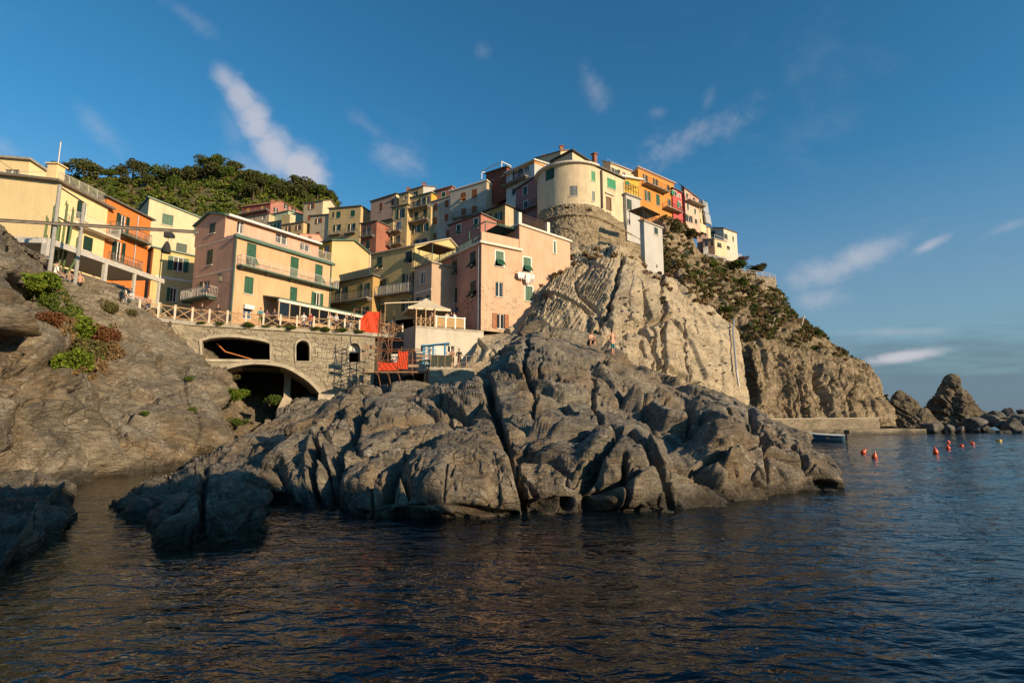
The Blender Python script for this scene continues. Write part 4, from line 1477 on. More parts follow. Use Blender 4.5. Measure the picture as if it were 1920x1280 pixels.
# roof terrace pergola in green and wood
f = b.L
for (u, d) in ((b.lt[-1][0] + 0.4, -0.3), (-0.4, -0.3), (b.lt[-1][0] + 0.4, -3.2), (-0.4, -3.2)):
    mb = MB(); mb.bar(f.pt(u, b.Pc.z + 0.1, d), f.pt(u, b.Pc.z + 2.3, d), 0.05); H.part(mb, 'pergola_post', GRTRIM)
mb = MB(); mb.fbox(f, b.lt[-1][0] + 0.2, -0.2, b.Pc.z + 2.3, b.Pc.z + 2.42, -3.4, -0.1); H.part(mb, 'reed_canopy', plain('reed canopy', (0.14, 0.075, 0.035), 0.9, nscale=9))
H.done()

# ---------------------------------------------------------------- pink corner house
H = House('pink_corner_house', 'worn pink corner house with green shutters standing on the rock', 'house')
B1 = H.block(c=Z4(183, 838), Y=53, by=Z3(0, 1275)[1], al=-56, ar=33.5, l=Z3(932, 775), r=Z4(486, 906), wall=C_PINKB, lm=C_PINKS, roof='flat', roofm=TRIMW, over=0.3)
zc = B1.Pc.z
B1.lt = [(0, zc), (B1.lt[-1][0], B1.lt[-1][1])]
B1.rt = [(0, zc), (B1.rt[-1][0], zc)]
uu, _ = B1.R.uv(*Z4(486, 800))
_, zz = B1.R.uv(*Z4(475, 690))
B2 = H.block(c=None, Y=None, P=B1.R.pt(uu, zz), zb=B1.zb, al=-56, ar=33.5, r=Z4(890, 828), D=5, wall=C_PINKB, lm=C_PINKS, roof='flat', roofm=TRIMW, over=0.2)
for (x, y, w, h, t) in ((988, 850, 36, 118, 'p'), (1117, 787, 42, 130, 'p'), (1265, 715, 44, 138, 'p'), (987, 1055, 32, 112, 'c'), (1118, 1005, 42, 122, 'c'), (1268, 952, 44, 138, 'p')):
    B1.win('L', Z3, x, y, w, h, t, DKGREEN)
B1.win('R', Z4, 328, 962, 64, 122, 'p', GREEN, trim=WHITE)
B1.win('R', Z4, 325, 1205, 60, 120, 'n', GREEN)
B2.win('R', Z4, 547, 1010, 60, 118, 'p', GREEN, trim=WHITE)
B2.win('R', Z4, 562, 1240, 58, 120, 'c', GREEN, trim=WHITE)
B2.win('R', Z4, 768, 870, 16, 100, 'c', GREEN, trim=WHITE)
B1.win('R', ZCL, 137, 577, 52, 100, 'o', ORBROWN, glass=DARK)
B1.pipe('L', Z3, (1320, 600), (1325, 1275), 0.07, GALV)
# parapet and railing of the roof terrace
mb = MB(); mb.fbox(B1.R, 0, B1.rt[-1][0] - 0.05, zc + 0.24, zc + 1.35, -0.25, -0.02); H.part(mb, 'parapet', C_PINKB)
B1.railing(B1.L, B1.lt[-1][0] + 0.3, -0.2, zc + 0.24, -0.2, 1.0, GRTRIM, sides=False)
e = B2.rt[-1]
for k in range(2):
    pr = MB()
    u = (0.2, 4.2)[k]
    zt = B2.rt[0][1] + (e[1] - B2.rt[0][1]) * u / e[0]
    pr.fbox(B2.R, u - 0.2, u + 0.2, zt + 0.2, zt + 1.6, -0.45, -0.1)
    H.part(pr, 'terrace_pier', TRIMW)
mb = MB()
for i in range(28):
    u = 0.3 + i * 0.14
    zt = B2.rt[0][1] + (e[1] - B2.rt[0][1]) * u / e[0]
    mb.bar(B2.R.pt(u, zt + 0.2, -0.25), B2.R.pt(u, zt + 1.35, -0.25), 0.02, 4)
mb.bar(B2.R.pt(0.3, B2.rt[0][1] + 1.5, -0.25), B2.R.pt(4.2, B2.rt[0][1] + (e[1] - B2.rt[0][1]) * 4.2 / e[0] + 1.5, -0.25), 0.03, 4)
H.part(mb, 'railing', plain('rusty railing', (0.16, 0.09, 0.055), 0.8))
# green awning frame on the terrace
mb = MB()
pA, pB = B1.L.pt(-0.6, zc + 0.3, -0.8), B1.L.pt(-0.6, zc + 0.3, -0.8) + B1.R.t * 5.2
for p in (pA, pB, pA + B1.L.t * -3.5):
    mb.bar(p, p + Vector((0, 0, 2.5)), 0.06)
mb.bar(pA + Vector((0, 0, 2.5)), pB + Vector((0, 0, 2.5)), 0.07)
mb.bar(pA + Vector((0, 0, 2.5)), pA + B1.L.t * -3.5 + Vector((0, 0, 2.5)), 0.07)
H.part(mb, 'awning_frame', GRTRIM)
mb = MB()
q = [pA + B1.R.t * 1.5, pB, pB + B1.L.t * -3.5, pA + B1.R.t * 1.5 + B1.L.t * -3.5]
mb.hexa([p + Vector((0, 0, 2.35)) for p in q], [p + Vector((0, 0, 2.4)) for p in q])
H.part(mb, 'awning', plain('dark green awning', (0.02, 0.05, 0.04), 0.9))
H.done()
PINKH = H

# ---------------------------------------------------------------- row of houses on the ridge, left part
def simple(name, label, z, c, l, by, Y, al, wall, wins=(), r=None, D=8, ar=None, lm=None, roof='tile', roofm=None, over=0.3, bal=(), rwins=(), chim=None, rbal=()):
    H = House(name, label, 'house')
    kw = {}
    if r is not None:
        kw['r'] = [z(*p) for p in r] if isinstance(r, list) else z(*r)
    b = H.block(c=z(*c), Y=Y, by=z(0, by)[1], al=al, ar=ar, l=(None if l is None else z(*l)), D=D, wall=wall, lm=lm, roof=roof, roofm=roofm, over=over, **kw)
    for w in wins:
        b.win('L', z, *w[:4], w[4], w[5] if len(w) > 5 else DKGREEN, **(w[6] if len(w) > 6 else {}))
    for w in rwins:
        b.win('R', z, *w[:4], w[4], w[5] if len(w) > 5 else DKGREEN, **(w[6] if len(w) > 6 else {}))
    for q in bal:
        b.balcony('L', z, q[0], q[1], q[2] if len(q) > 2 else 0.9, 0.9, IRON, SLAB, step=0.25)
    for q in rbal:
        b.balcony('R', z, q[0], q[1], q[2] if len(q) > 2 else 0.9, 0.9, IRON, SLAB, step=0.25)
    if chim:
        for (u, d, h) in chim:
            add_chimney(H, b.L.pt(u, b.Pc.z, -d), 0.7, h)
    return H, b


TW = {'trim': TRIMW}
for a in [
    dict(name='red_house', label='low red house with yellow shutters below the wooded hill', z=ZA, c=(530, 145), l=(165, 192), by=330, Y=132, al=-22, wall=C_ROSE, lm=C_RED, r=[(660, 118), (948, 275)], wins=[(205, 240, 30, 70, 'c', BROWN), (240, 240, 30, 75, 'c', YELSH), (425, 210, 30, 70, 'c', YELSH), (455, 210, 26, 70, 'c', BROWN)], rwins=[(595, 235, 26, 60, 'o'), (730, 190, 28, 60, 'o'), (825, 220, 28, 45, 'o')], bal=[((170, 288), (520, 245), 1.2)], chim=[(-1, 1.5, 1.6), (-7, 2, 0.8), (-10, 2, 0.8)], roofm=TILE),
    dict(name='beige_house', label='plain beige house right under the red house', z=ZA, c=(512, 280), l=(220, 330), by=520, Y=127, al=-22, wall=C_BEIGE, wins=[(310, 345, 24, 50, 'n'), (440, 330, 34, 60, 'n')], D=5),
    dict(name='mint_house', label='small mint green house with terrace under the red house', z=ZA, c=(682, 372), l=(500, 402), by=560, Y=123, al=-22, wall=C_MINT, wins=[(545, 440, 26, 60, 'c'), (585, 435, 26, 60, 'c'), (632, 430, 26, 70, 'c'), (662, 425, 18, 70, 'c', BLUESH)], D=4),
    dict(name='mint_house', label='upper mint green house with flat roof behind the small yellow house', z=ZA, c=(760, 245), l=(515, 300), by=420, Y=127, al=-22, ar=50, r=(960, 300), wall=C_MINT, roofm=GRTRIM, wins=[(735, 275, 20, 40, 'n')]),
    dict(name='yellow_house', label='small yellow house with terrace and brown shutters left of the tall cream one', z=ZA, c=(955, 388), l=(675, 432), by=570, Y=117, al=-20, wall=C_OLDYEL, wins=[(762, 478, 30, 75, 'o', BROWN), (890, 458, 34, 70, 'o', BROWN)], D=5),
    dict(name='yellow_house', label='upper yellow block set back over the small terrace house', z=ZA, c=(783, 287), l=(675, 300), by=440, Y=120, al=-20, r=(852, 302), wall=C_CREAM, lm=C_OLDYEL, roof=None, rwins=[(800, 340, 14, 40, 'n')]),
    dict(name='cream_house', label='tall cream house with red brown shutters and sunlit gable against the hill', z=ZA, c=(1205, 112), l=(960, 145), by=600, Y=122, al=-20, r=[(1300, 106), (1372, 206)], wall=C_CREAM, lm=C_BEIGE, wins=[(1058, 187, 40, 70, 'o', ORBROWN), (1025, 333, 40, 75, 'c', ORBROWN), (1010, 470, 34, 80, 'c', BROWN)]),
    dict(name='beige_house', label='shaded beige house with terrace, in front of the tall cream house', z=ZA, c=(1282, 292), l=(1043, 312), by=640, Y=115.5, al=-20, wall=C_BEIGE, wins=[(1150, 372, 40, 62, 'o', BROWN), (1135, 537, 48, 42, 'c', BROWN)], D=5),
    dict(name='yellow_house', label='twin fronted yellow house with two small balconies against the sky', z=ZA, c=(1692, 183), l=(1283, 218), by=660, Y=112, al=-20, r=(1835, 275), wall=C_OLDYEL, wins=[(1335, 296, 22, 75, 'c'), (1402, 294, 52, 85, 'c', GREEN), (1587, 277, 54, 85, 'c', GREEN), (1388, 462, 44, 84, 'o'), (1577, 455, 44, 95, 'o')], bal=[((1290, 560), (1450, 545)), ((1488, 540), (1640, 525))], roofm=SLATE),
    dict(name='pink_shed', label='small pink rooftop block just above the peach house gutter', z=ZA, c=(905, 545), l=None, by=680, Y=86, al=-30, ar=40, r=[(1150, 552), (1200, 625)], wall=stucco('salmon stucco', (0.62, 0.32, 0.24), 0.3), rwins=[(1035, 590, 44, 52, 'c', BROWN)], roof='tile', roofm=TILE, over=0.05, D=4),
    dict(name='brick_red_house', label='narrow brick red house with green shutters below the twin yellow house', z=ZB, c=(182, 650), l=(-20, 688), by=1180, Y=97, al=-27, wall=C_BRICK, wins=[(62, 775, 36, 110, 'o'), (67, 955, 46, 105, 'c')], bal=[((-10, 862), (160, 838))], D=6),
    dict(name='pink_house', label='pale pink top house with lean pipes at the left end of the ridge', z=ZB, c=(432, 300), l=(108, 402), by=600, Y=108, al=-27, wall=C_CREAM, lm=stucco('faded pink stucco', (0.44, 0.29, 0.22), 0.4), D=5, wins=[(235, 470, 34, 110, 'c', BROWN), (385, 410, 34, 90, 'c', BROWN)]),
    dict(name='ochre_house', label='ochre house with open terrace and cluttered balconies, left on the ridge', z=ZB, c=(395, 648), l=(180, 690), by=1090, Y=100, al=-27, wall=C_OLDYEL, wins=[(292, 745, 46, 115, 'c', GREEN), (278, 915, 44, 115, 'o'), (370, 890, 20, 100, 'c')], bal=[((185, 835), (390, 795), 1.2), ((175, 1010), (390, 965), 1.2)], D=5),
    dict(name='ochre_house', label='tall ochre house with blue shuttered window on the ridge', z=ZB, c=(577, 440), l=(388, 482), by=1060, Y=99, al=-27, wall=C_OLDYEL, wins=[(492, 550, 50, 120, 'o'), (447, 712, 46, 105, 'o', BLUESH), (440, 890, 40, 115, 'o')], bal=[((395, 800), (515, 775), 1.2), ((395, 965), (530, 940), 1.2)], D=8),
    dict(name='ochre_house', label='small ochre rooftop storey beside the top yellow house', z=ZB, c=(592, 282), l=(470, 310), by=480, Y=106, al=-27, wall=C_OLDYEL, wins=[(547, 355, 34, 45, 'n')], D=5),
    dict(name='yellow_house', label='top yellow house with a white sunlit side wall on the skyline', z=ZB, c=(780, 203), l=(588, 258), by=520, Y=109, al=-27, ar=45, r=(932, 210), wall=C_WHITE, lm=C_OLDYEL, wins=[(655, 302, 54, 55, 'o')], chim=[(-0.3, 0.6, 0.9), (-5, 1, 0.9)]),
    dict(name='ochre_house', label='recessed ochre storey with green awning over a white balcony', z=ZB, c=(885, 285), l=(590, 362), by=560, Y=104, al=-27, wall=C_VIVID, lm=C_OLDYEL, wins=[(690, 440, 40, 100, 'o'), (770, 400, 40, 100, 'o'), (840, 385, 40, 100, 'n')], roofm=GRTRIM, D=6),
    dict(name='ochre_house', label='ochre house with dark shutters below the green awning balcony', z=ZB, c=(878, 455), l=(573, 520), by=1080, Y=98, al=-27, wall=C_OLDYEL, wins=[(690, 587, 46, 110, 'c', DKGREEN), (805, 552, 46, 110, 'p'), (690, 748, 50, 105, 'o'), (803, 728, 46, 100, 'o'), (740, 905, 180, 60, 'n')], bal=[((585, 520), (872, 462), 1.3), ((592, 685), (865, 635), 1.1)], roof=None),
    dict(name='grey_house', label='grey house with six orange brown shutters on the ridge', z=ZB, c=(1150, 325), l=(878, 410), by=1000, Y=97, al=-27, wall=C_GREY, wins=[(937, 468, 46, 100, 'c', ORBROWN), (1080, 428, 46, 98, 'c', ORBROWN), (932, 648, 46, 100, 'c', ORBROWN), (1078, 608, 48, 100, 'c', ORBROWN), (925, 845, 48, 85, 'c', ORBROWN), (1093, 812, 44, 100, 'c', ORBROWN)], roofm=SLAB, D=6, over=0.2),
    dict(name='pink_house', label='pink rooftop house with one green window behind the grey house', z=ZB, c=(1145, 208), l=(925, 268), by=420, Y=104, al=-27, wall=C_ROSE, wins=[(1040, 308, 50, 62, 'c', GREEN, TW)], roofm=TILE, D=5),
    dict(name='grey_house', label='larger grey house with orange brown shutters and sunlit end wall', z=ZB, c=(1595, 138), l=(1130, 275), by=800, Y=92, al=-27, ar=42, r=(1740, 262), wall=C_BEIGE, lm=C_GREY, wins=[(1293, 337, 64, 110, 'p', ORBROWN), (1437, 297, 62, 115, 'c', ORBROWN), (1298, 560, 60, 150, 'c', ORBROWN), (1437, 512, 66, 120, 'c', ORBROWN)], roof='flat', roofm=TRIMW, over=0.25, bal=[((1160, 640), (1560, 530), 0.8)]),
    dict(name='rose_house', label='low rose pink house with white trimmed windows above the pink corner house', z=ZB, c=(1520, 560), l=(1118, 708), by=1100, Y=73, al=-38, wall=C_ROSE, wins=[(1235, 757, 50, 125, 'p', DKGREEN, {'trim': WHITE}), (1458, 678, 50, 125, 'p', DKGREEN, {'trim': WHITE})], D=6),
    dict(name='beige_house', label='low beige house with dark slate roof under the round tower', z=ZB, c=(1832, 440), l=(1500, 562), by=900, Y=75, al=-40, ar=38, r=(2010, 520), wall=C_BEIGE, lm=C_OCHRE, wins=[(1600, 625, 50, 120, 'o'), (1752, 590, 46, 110, 'o')], roofm=plain('black slate', (0.05, 0.048, 0.045), 0.9)),
    dict(name='dark_red_house', label='dark red brown house under a white pergola frame on the skyline', z=ZC, c=(562, 428), l=(250, 530), by=900, Y=90, al=-45, wall=C_DKRED, wins=[(495, 525, 50, 80, 'c', ORBROWN), (360, 580, 40, 70, 'c', BROWN)], D=6, roofm=SLATE),
    dict(name='white_house', label='white house with orange frieze and balcony left of the round tower', z=ZC, c=(975, 330), l=(555, 520), by=1150, Y=83, al=-47, ar=40, r=(1160, 388), wall=C_WHITE, lm=stucco('shaded white stucco', (0.60, 0.58, 0.54), 0.3), wins=[(860, 440, 70, 110, 'n'), (715, 540, 60, 140, 'o'), (790, 490, 36, 110, 'c'), (665, 800, 46, 100, 'c')], roof='flat', roofm=TRIMW, over=0.3, bal=[((545, 735), (905, 570), 1.2)]),
    dict(name='mauve_house', label='mauve pink house with white trimmed windows beside the round tower', z=ZC, c=(1062, 535), l=(695, 775), by=1300, Y=77.5, al=-49, wall=C_MAUVE, wins=[(837, 775, 56, 140, 'c', DKGREEN, {'trim': WHITE}), (845, 1015, 58, 150, 'c', DKGREEN, {'trim': WHITE})], D=5, bal=[((750, 1130), (1055, 985), 0.9)]),
    dict(name='cream_house', label='topmost cream house with gable roof crowning the ridge', z=ZC, c=(1368, 190), l=(1000, 292), by=560, Y=92, al=-47, ar=43, r=[(1480, 176), (1585, 345)], wall=C_CREAM, wins=[(1295, 300, 50, 60, 'n')], roofm=plain('brown roof edge', (0.22, 0.14, 0.09), 0.85), chim=[(-0.6, 1, 1.5), (-5, 1, 1.3), (-9, 1, 1.1)]),
    dict(name='cream_house', label='cream attic under a dark slanting roof behind the round tower', z=ZC, c=(1545, 195), l=None, by=620, Y=88, al=-50, ar=40, r=(1890, 412), wall=C_CREAM, roofm=plain('dark slanting roof', (0.06, 0.06, 0.062), 0.7), over=0.5, D=5),
]:
    Hq, bq = simple(**a)
    Hq.done()
    if a['label'].startswith('white house with orange'):
        zt = bq.Pc.z
        mb = MB(); mb.fbox(bq.L, bq.lt[-1][0], 0, zt - 0.45, zt - 0.08, 0.004, 0.03); Hq.part(mb, 'frieze', C_TERRA)
        mb = MB(); mb.fbox(bq.R, 0, bq.rt[-1][0], zt - 0.45, zt - 0.08, 0.004, 0.03); Hq.part(mb, 'frieze', C_TERRA)
    if a['label'].startswith('dark red brown'):
        # white steel pergola frame on its roof
        w = empty('pergola_frame', bq.L.pt(-5, bq.Pc.z + 0.2, -1))
        tag(w, 'white steel pergola frame standing on a roof against the sky', 'pergola')
        f = bq.L
        z0, z1 = bq.Pc.z - 0.6, bq.Pc.z + 2.0
        pts = [(-7.6, -0.6), (-2.0, -0.6), (-7.6, -3.0), (-2.0, -3.0)]
        for (u, d) in pts:
            mb = MB(); mb.bar(f.pt(u, z0, d), f.pt(u, z1, d), 0.09); mb.build('post', WHITE, w, w.location)
        for (p, q) in ((0, 1), (2, 3), (0, 2), (1, 3)):
            mb = MB(); mb.bar(f.pt(pts[p][0], z1, pts[p][1]), f.pt(pts[q][0], z1, pts[q][1]), 0.1); mb.build('beam', WHITE, w, w.location)

# terrace railing and chimneys on the larger grey houses' skyline
# ---------------------------------------------------------------- round tower
TC, TRD = (9.1, 76.0), 5.2
TA1 = 38.0
arc = Arc(TC, TRD, TA1)
tower_top = arc.uv(*ZC(1560, 365))[1]
tower_bot = arc.uv(*ZC(1500, 985))[1]
H = House('round_tower_house', 'house with rounded tower front and green shutters on a stone bastion', 'house')
Pflat = arc.pt(0, tower_top)
T2 = H.block(c=None, Y=None, P=Pflat, zb=tower_bot - 1.0, ar=38, r=ZD(482, 462), D=9, wall=C_TOWER, roof='tile', roofm=SLATE, over=0.3)
T2.rt = [(0, tower_top - 0.15), (T2.rt[-1][0], T2.rt[-1][1])]
T2.win('R', ZD, 292, 520, 128, 145, 'c', BRGREEN)
T2.win('R', ZD, 250, 818, 84, 200, 'D', BROWN, glass=plain('brown old door', (0.14, 0.075, 0.04), 0.7))
T2.win('R', ZD, 255, 970, 66, 50, 'n', GREYSH, sill=False)
T2.band('R', ZD, (195, 655), (320, 690), 0.15, 0.25, TRIMW, name='door_hood')
# arc wall
smin = -R(150) * TRD
th = []
tw = []
for (z, x, y, w, h, col, n) in ((ZC, 1210, 535, 130, 170, GREEN, 3), (ZC, 1858, 565, 62, 150, BRGREEN, 2), (ZC, 1563, 785, 118, 155, GREYSH, 2), (ZC, 1862, 865, 45, 155, GREYSH, 2)):
    px, py = z(x, y)
    s0, s1 = arc.uv(z(x - w / 2, y)[0], py)[0], arc.uv(z(x + w / 2, y)[0], py)[0]
    z0, z1 = arc.uv(px, z(x, y + h / 2)[1])[1], arc.uv(px, z(x, y - h / 2)[1])[1]
    s1 = min(s1, -0.1)
    th.append((s0, s1, z0, z1)); tw.append((s0, s1, z0, z1, col, n))
mb = MB()
facade_faces(mb, arc, [(smin, tower_bot), (0, tower_bot), (0, tower_top), (smin, tower_top)], th, extra_s=list(np.linspace(smin, 0, 40)[1:-1]))
H.part(mb, 'tower_wall', C_TOWER)
for (s0, s1, z0, z1, col, n) in tw:
    fr = MB(); fr.fbox(arc, s0, s1, z0, z1, -0.3, -0.22)
    wn = H.part(fr, 'window', DARK)
    for i in range(n):
        a, b_ = s0 + (s1 - s0) * i / n, s0 + (s1 - s0) * (i + 1) / n
        H.part(leaf(arc, a + 0.01, b_ - 0.01, z0 + 0.01, z1 - 0.01, -0.1, -0.01, True), 'shutter', col, wn)
    sl = MB(); sl.fbox(arc, s0 - 0.08, s1 + 0.08, z0 - 0.08, z0 - 0.003, 0.003, 0.12); H.part(sl, 'sill', TRIMW, wn)
mb = MB()
n = 44
for i in range(n):
    u0, u1 = smin + (0.3 - smin) * i / n, smin + (0.3 - smin) * (i + 1) / n
    mb.hexa([arc.pt(u0, tower_top + 0.01, 0.45), arc.pt(u1, tower_top + 0.01, 0.45), arc.pt(u1, tower_top + 0.01, -4.9), arc.pt(u0, tower_top + 0.01, -4.9)],
            [arc.pt(u0, tower_top + 0.24, 0.45), arc.pt(u1, tower_top + 0.24, 0.45), arc.pt(u1, tower_top + 0.5, -4.9), arc.pt(u0, tower_top + 0.5, -4.9)])
H.part(mb, 'tower_roof', TRIMW)
T2.pipe('R', ZD, (130, 320), (150, 890), 0.14, plain('old brown pipe', (0.12, 0.09, 0.07), 0.7))
mb = MB(); pc = T2.R.pt(0.3, tower_top, -0.5); mb.box((pc.x, pc.y, pc.z + 0.9), (0.55, 0.55, 2.4), R(38)); mb.box((pc.x, pc.y, pc.z + 2.2), (0.85, 0.85, 0.12), R(38)); H.part(mb, 'chimney', C_BRICK)
H.done()

# stone bastion under the tower: a rubble drum that runs on to the right
def bastion():
    m = rock_mat('bastion rubble', (0.21, 0.165, 0.105), (0.42, 0.335, 0.225), (0.56, 0.46, 0.32), 0.0, wet=False, scale=1.6)
    top = tower_bot + 0.05
    bot = top - 9.5
    pts = []
    for u in np.linspace(smin, 0, 60):
        pts.append((u, None))
    n1 = 60
    fl = T2.R
    e = fl.uv(*Z4(1475, 760))[0]
    nu, nv = 420, 190
    ss = np.linspace(smin, e, nu)
    zz = np.linspace(bot, top, nv)
    G = np.zeros((nu, nv, 3))
    N = np.zeros((nu, nv, 3))
    cord = arc.uv(*ZC(1500, 1160))[1]
    for i, s_ in enumerate(ss):
        for_n = arc.pt(s_, 0, 1) - arc.pt(s_, 0, 0) if s_ <= 0 else fl.n
        base = arc.pt(s_, 0) if s_ <= 0 else fl.pt(s_, 0)
        fade = 0.0 if s_ <= 0 else min(1, s_ / max(e, 0.1))
        for j, z_ in enumerate(zz):
            k = (top - z_)
            d = 0.12 + k * 0.10 + (0.35 * math.exp(-((z_ - cord) / 0.16) ** 2))
            zt = z_ - fade * 2.2 * max(0, 1 - k / 6)
            G[i, j] = (base.x + for_n.x * d, base.y + for_n.y * d, zt)
            N[i, j] = (for_n.x, for_n.y, 0.1)
    P, Nf = G.reshape(-1, 3), N.reshape(-1, 3)
    f1, f2, cid, loc = voro(P / np.array([0.55, 0.55, 0.38]), 905)
    e_ = f2 - f1
    d = 0.10 * (cid - 0.35) * np.minimum(1, e_ * 5) - 0.10 * np.exp(-(e_ / 0.09) ** 2)
    f1, f2, cid, loc = voro(P / np.array([1.5, 1.5, 0.9]), 915)
    d += 0.12 * (cid - 0.5)
    d += 0.10 * fbm(P * 0.8, 4, 0.6, 920)
    P = P + Nf * d[:, None]
    # niches near the top
    px, py = to_px(P)
    for (x, y, w, h) in ((1265, 1045, 50, 40), (1455, 1030, 75, 40), (1785, 1060, 90, 55)):
        cx, cy = ZC(x, y)
        ins = (np.abs(px - cx) < w / 16) & (np.abs(py - cy) < h / 16)
        P[ins] -= Nf[ins] * 0.7
    fc = grid_faces(nu, nv)
    o = mesh_from('stone_bastion', P, fc, m, smooth=True)
    bm = bmesh.new(); bm.from_mesh(o.data); bmesh.ops.recalc_face_normals(bm, faces=bm.faces); bm.to_mesh(o.data); bm.free()
    tag(o, 'rounded rubble stone bastion carrying the tower house above the cliff', 'bastion')


bastion()

# ---------------------------------------------------------------- right of the tower
Pw = T2.R.pt(T2.R.uv(*ZD(470, 700))[0], T2.R.uv(*ZD(470, 692))[1], 0.5)
H = House('white_house', 'narrow white house with a roof terrace of bare iron frames, right of the tower', 'house')
b = H.block(c=None, Y=None, P=Pw, zb=T2.R.uv(*ZD(470, 1230))[1] - 1.5, ar=38, r=ZD(722, 755), D=4, wall=C_WHITE, roof='flat', roofm=SLAB, over=0.25)
b.win('R', ZD, 555, 832, 80, 165, 'c', DKGREEN)
b.win('R', ZD, 552, 1085, 46, 78, 'n', GREEN)
zt = b.Pc.z + 0.24
mb = MB()
for i in range(6):
    u = 0.2 + i * (b.rt[-1][0] - 0.4) / 5
    mb.bar(b.R.pt(u, zt - 0.3, -0.15), b.R.pt(u, zt + 1.9, -0.15), 0.05, 5)
    mb.bar(b.R.pt(u, zt + 1.9, -0.15), b.R.pt(u, zt + 2.2, -2.6), 0.05, 5)
mb.bar(b.R.pt(0.2, zt + 1.0, -0.15), b.R.pt(b.rt[-1][0] - 0.2, zt + 0.8, -0.15), 0.04, 5)
H.part(mb, 'terrace_frame', IRON)
H.done()

H = House('white_tower_house', 'slim white tower house with one dark shutter, standing on the cliff edge', 'house')
b = H.block(c=ZD(778, 1078), Y=67, by=532, al=-47, ar=43, l=ZD(714, 1082), r=ZD(1052, 1186), wall=C_WHITE, roof='flat', roofm=SLAB, over=0.15)
b.win('R', ZD, 962, 1228, 54, 105, 'c', DKGREEN)
b.win('R', Z4, 1586, 1020, 13, 26, 'n', GREEN, sill=False)
zt = b.Pc.z + 0.24
b.railing(b.R, 0.1, b.rt[-1][0] - 0.1, zt, -0.1, 1.1, IRON, sides=False)
b.railing(b.L, b.lt[-1][0] + 0.1, -0.1, zt, -0.1, 1.1, IRON, sides=False)
mb = MB()
for (u, d) in ((0.2, -0.2), (b.rt[-1][0] - 0.2, -0.2), (0.2, -2.4), (b.rt[-1][0] - 0.2, -2.4)):
    mb.bar(b.R.pt(u, zt, d), b.R.pt(u, zt + 1.9, d), 0.05, 5)
H.part(mb, 'canopy_frame', IRON)
mb = MB(); mb.fbox(b.R, 0.1, b.rt[-1][0] - 0.1, zt + 1.9, zt + 1.96, -2.5, -0.1); H.part(mb, 'canopy', plain('brown canopy', (0.10, 0.075, 0.05), 0.9))
H.done()

for a in [
    dict(name='yellow_house', label='vivid yellow house with bright green shutter behind the iron terrace frames', z=ZD, c=(440, 425), l=None, by=900, Y=82, al=-51, ar=39, r=(702, 470), wall=C_VIVID, rwins=[(535, 498, 54, 70, 'c', BRGREEN)], roof='flat', roofm=WHITE, over=0.6, D=4),
    dict(name='cream_house', label='cream house with blue railed roof terrace left of the amber house', z=ZD, c=(278, 205), l=(160, 180), by=640, Y=90, al=-51, ar=39, r=(690, 362), wall=stucco('pale apricot stucco', (0.66, 0.50, 0.34), 0.3), lm=C_BEIGE, rwins=[(345, 335, 50, 80, 'o'), (410, 335, 26, 60, 'c'), (480, 370, 44, 50, 'n')], roofm=plain('pinkish roof edge', (0.45, 0.33, 0.26), 0.85), over=0.3),
    dict(name='amber_house', label='amber orange house with two laundry hung balconies on the right crest', z=ZD, c=(690, 290), l=(625, 355), by=1080, Y=86, al=-51, ar=39, r=(1228, 525), wall=C_TERRA, rwins=[(795, 432, 30, 100, 'o'), (950, 495, 32, 100, 'o'), (1145, 590, 34, 105, 'c'), (832, 700, 40, 150, 'o', GREEN), (990, 762, 54, 165, 'c', GREEN), (1160, 800, 50, 110, 'n'), ], rbal=[((755, 545), (1085, 640), 1.2), ((1062, 880), (1285, 965), 1.2)], roofm=plain('pinkish roof edge', (0.45, 0.33, 0.26), 0.85), over=0.35),
    dict(name='red_house', label='narrow deep red house wedged between amber and rose houses', z=ZD, c=(1205, 590), l=None, by=1120, Y=92, al=-51, ar=39, r=(1345, 655), wall=stucco('raspberry stucco', (0.52, 0.10, 0.09), 0.3), rwins=[(1245, 665, 50, 70, 'h', BRGREEN, {'trim': WHITE}), (1310, 705, 24, 50, 'n', GREEN, {'trim': WHITE}), (1315, 835, 36, 90, 'h', BRGREEN, {'trim': WHITE})], D=5, roofm=SLATE),
    dict(name='rose_house', label='tall rose house with pale front and balcony near the end of the crest', z=ZD, c=(1385, 575), l=(1335, 545), by=1180, Y=94, al=-51, ar=39, r=(1600, 735), wall=stucco('shell pink stucco', (0.66, 0.42, 0.33), 0.3), lm=C_ROSE, rwins=[(1425, 690, 26, 80, 'c'), (1530, 755, 26, 60, 'c'), (1438, 862, 26, 90, 'c', DKGREEN, {'trim': WHITE}), (1545, 930, 26, 80, 'c', DKGREEN, {'trim': WHITE}), (1453, 1040, 50, 100, 'o'), (1560, 1085, 40, 70, 'c')], rbal=[((1395, 765), (1640, 880), 1.1)], roofm=SLATE),
    dict(name='yellow_house', label='last narrow yellow house at the right end of the crest', z=ZD, c=(1606, 800), l=None, by=1220, Y=98.5, al=-51, ar=39, r=(1700, 880), wall=C_CREAM, rwins=[(1620, 905, 20, 60, 'c'), (1655, 945, 20, 60, 'c'), (1625, 1070, 20, 60, 'c')], D=4, roofm=SLATE),
]:
    Hq, bq = simple(**a)
    if a['name'] == 'cream_house':
        bq.railing(bq.R, 0.3, bq.rt[-1][0] - 0.3, bq.Pc.z - 0.2, -1.0, 1.5, plain('blue railing', (0.25, 0.32, 0.45), 0.5), sides=False, step=0.5)
    Hq.done()

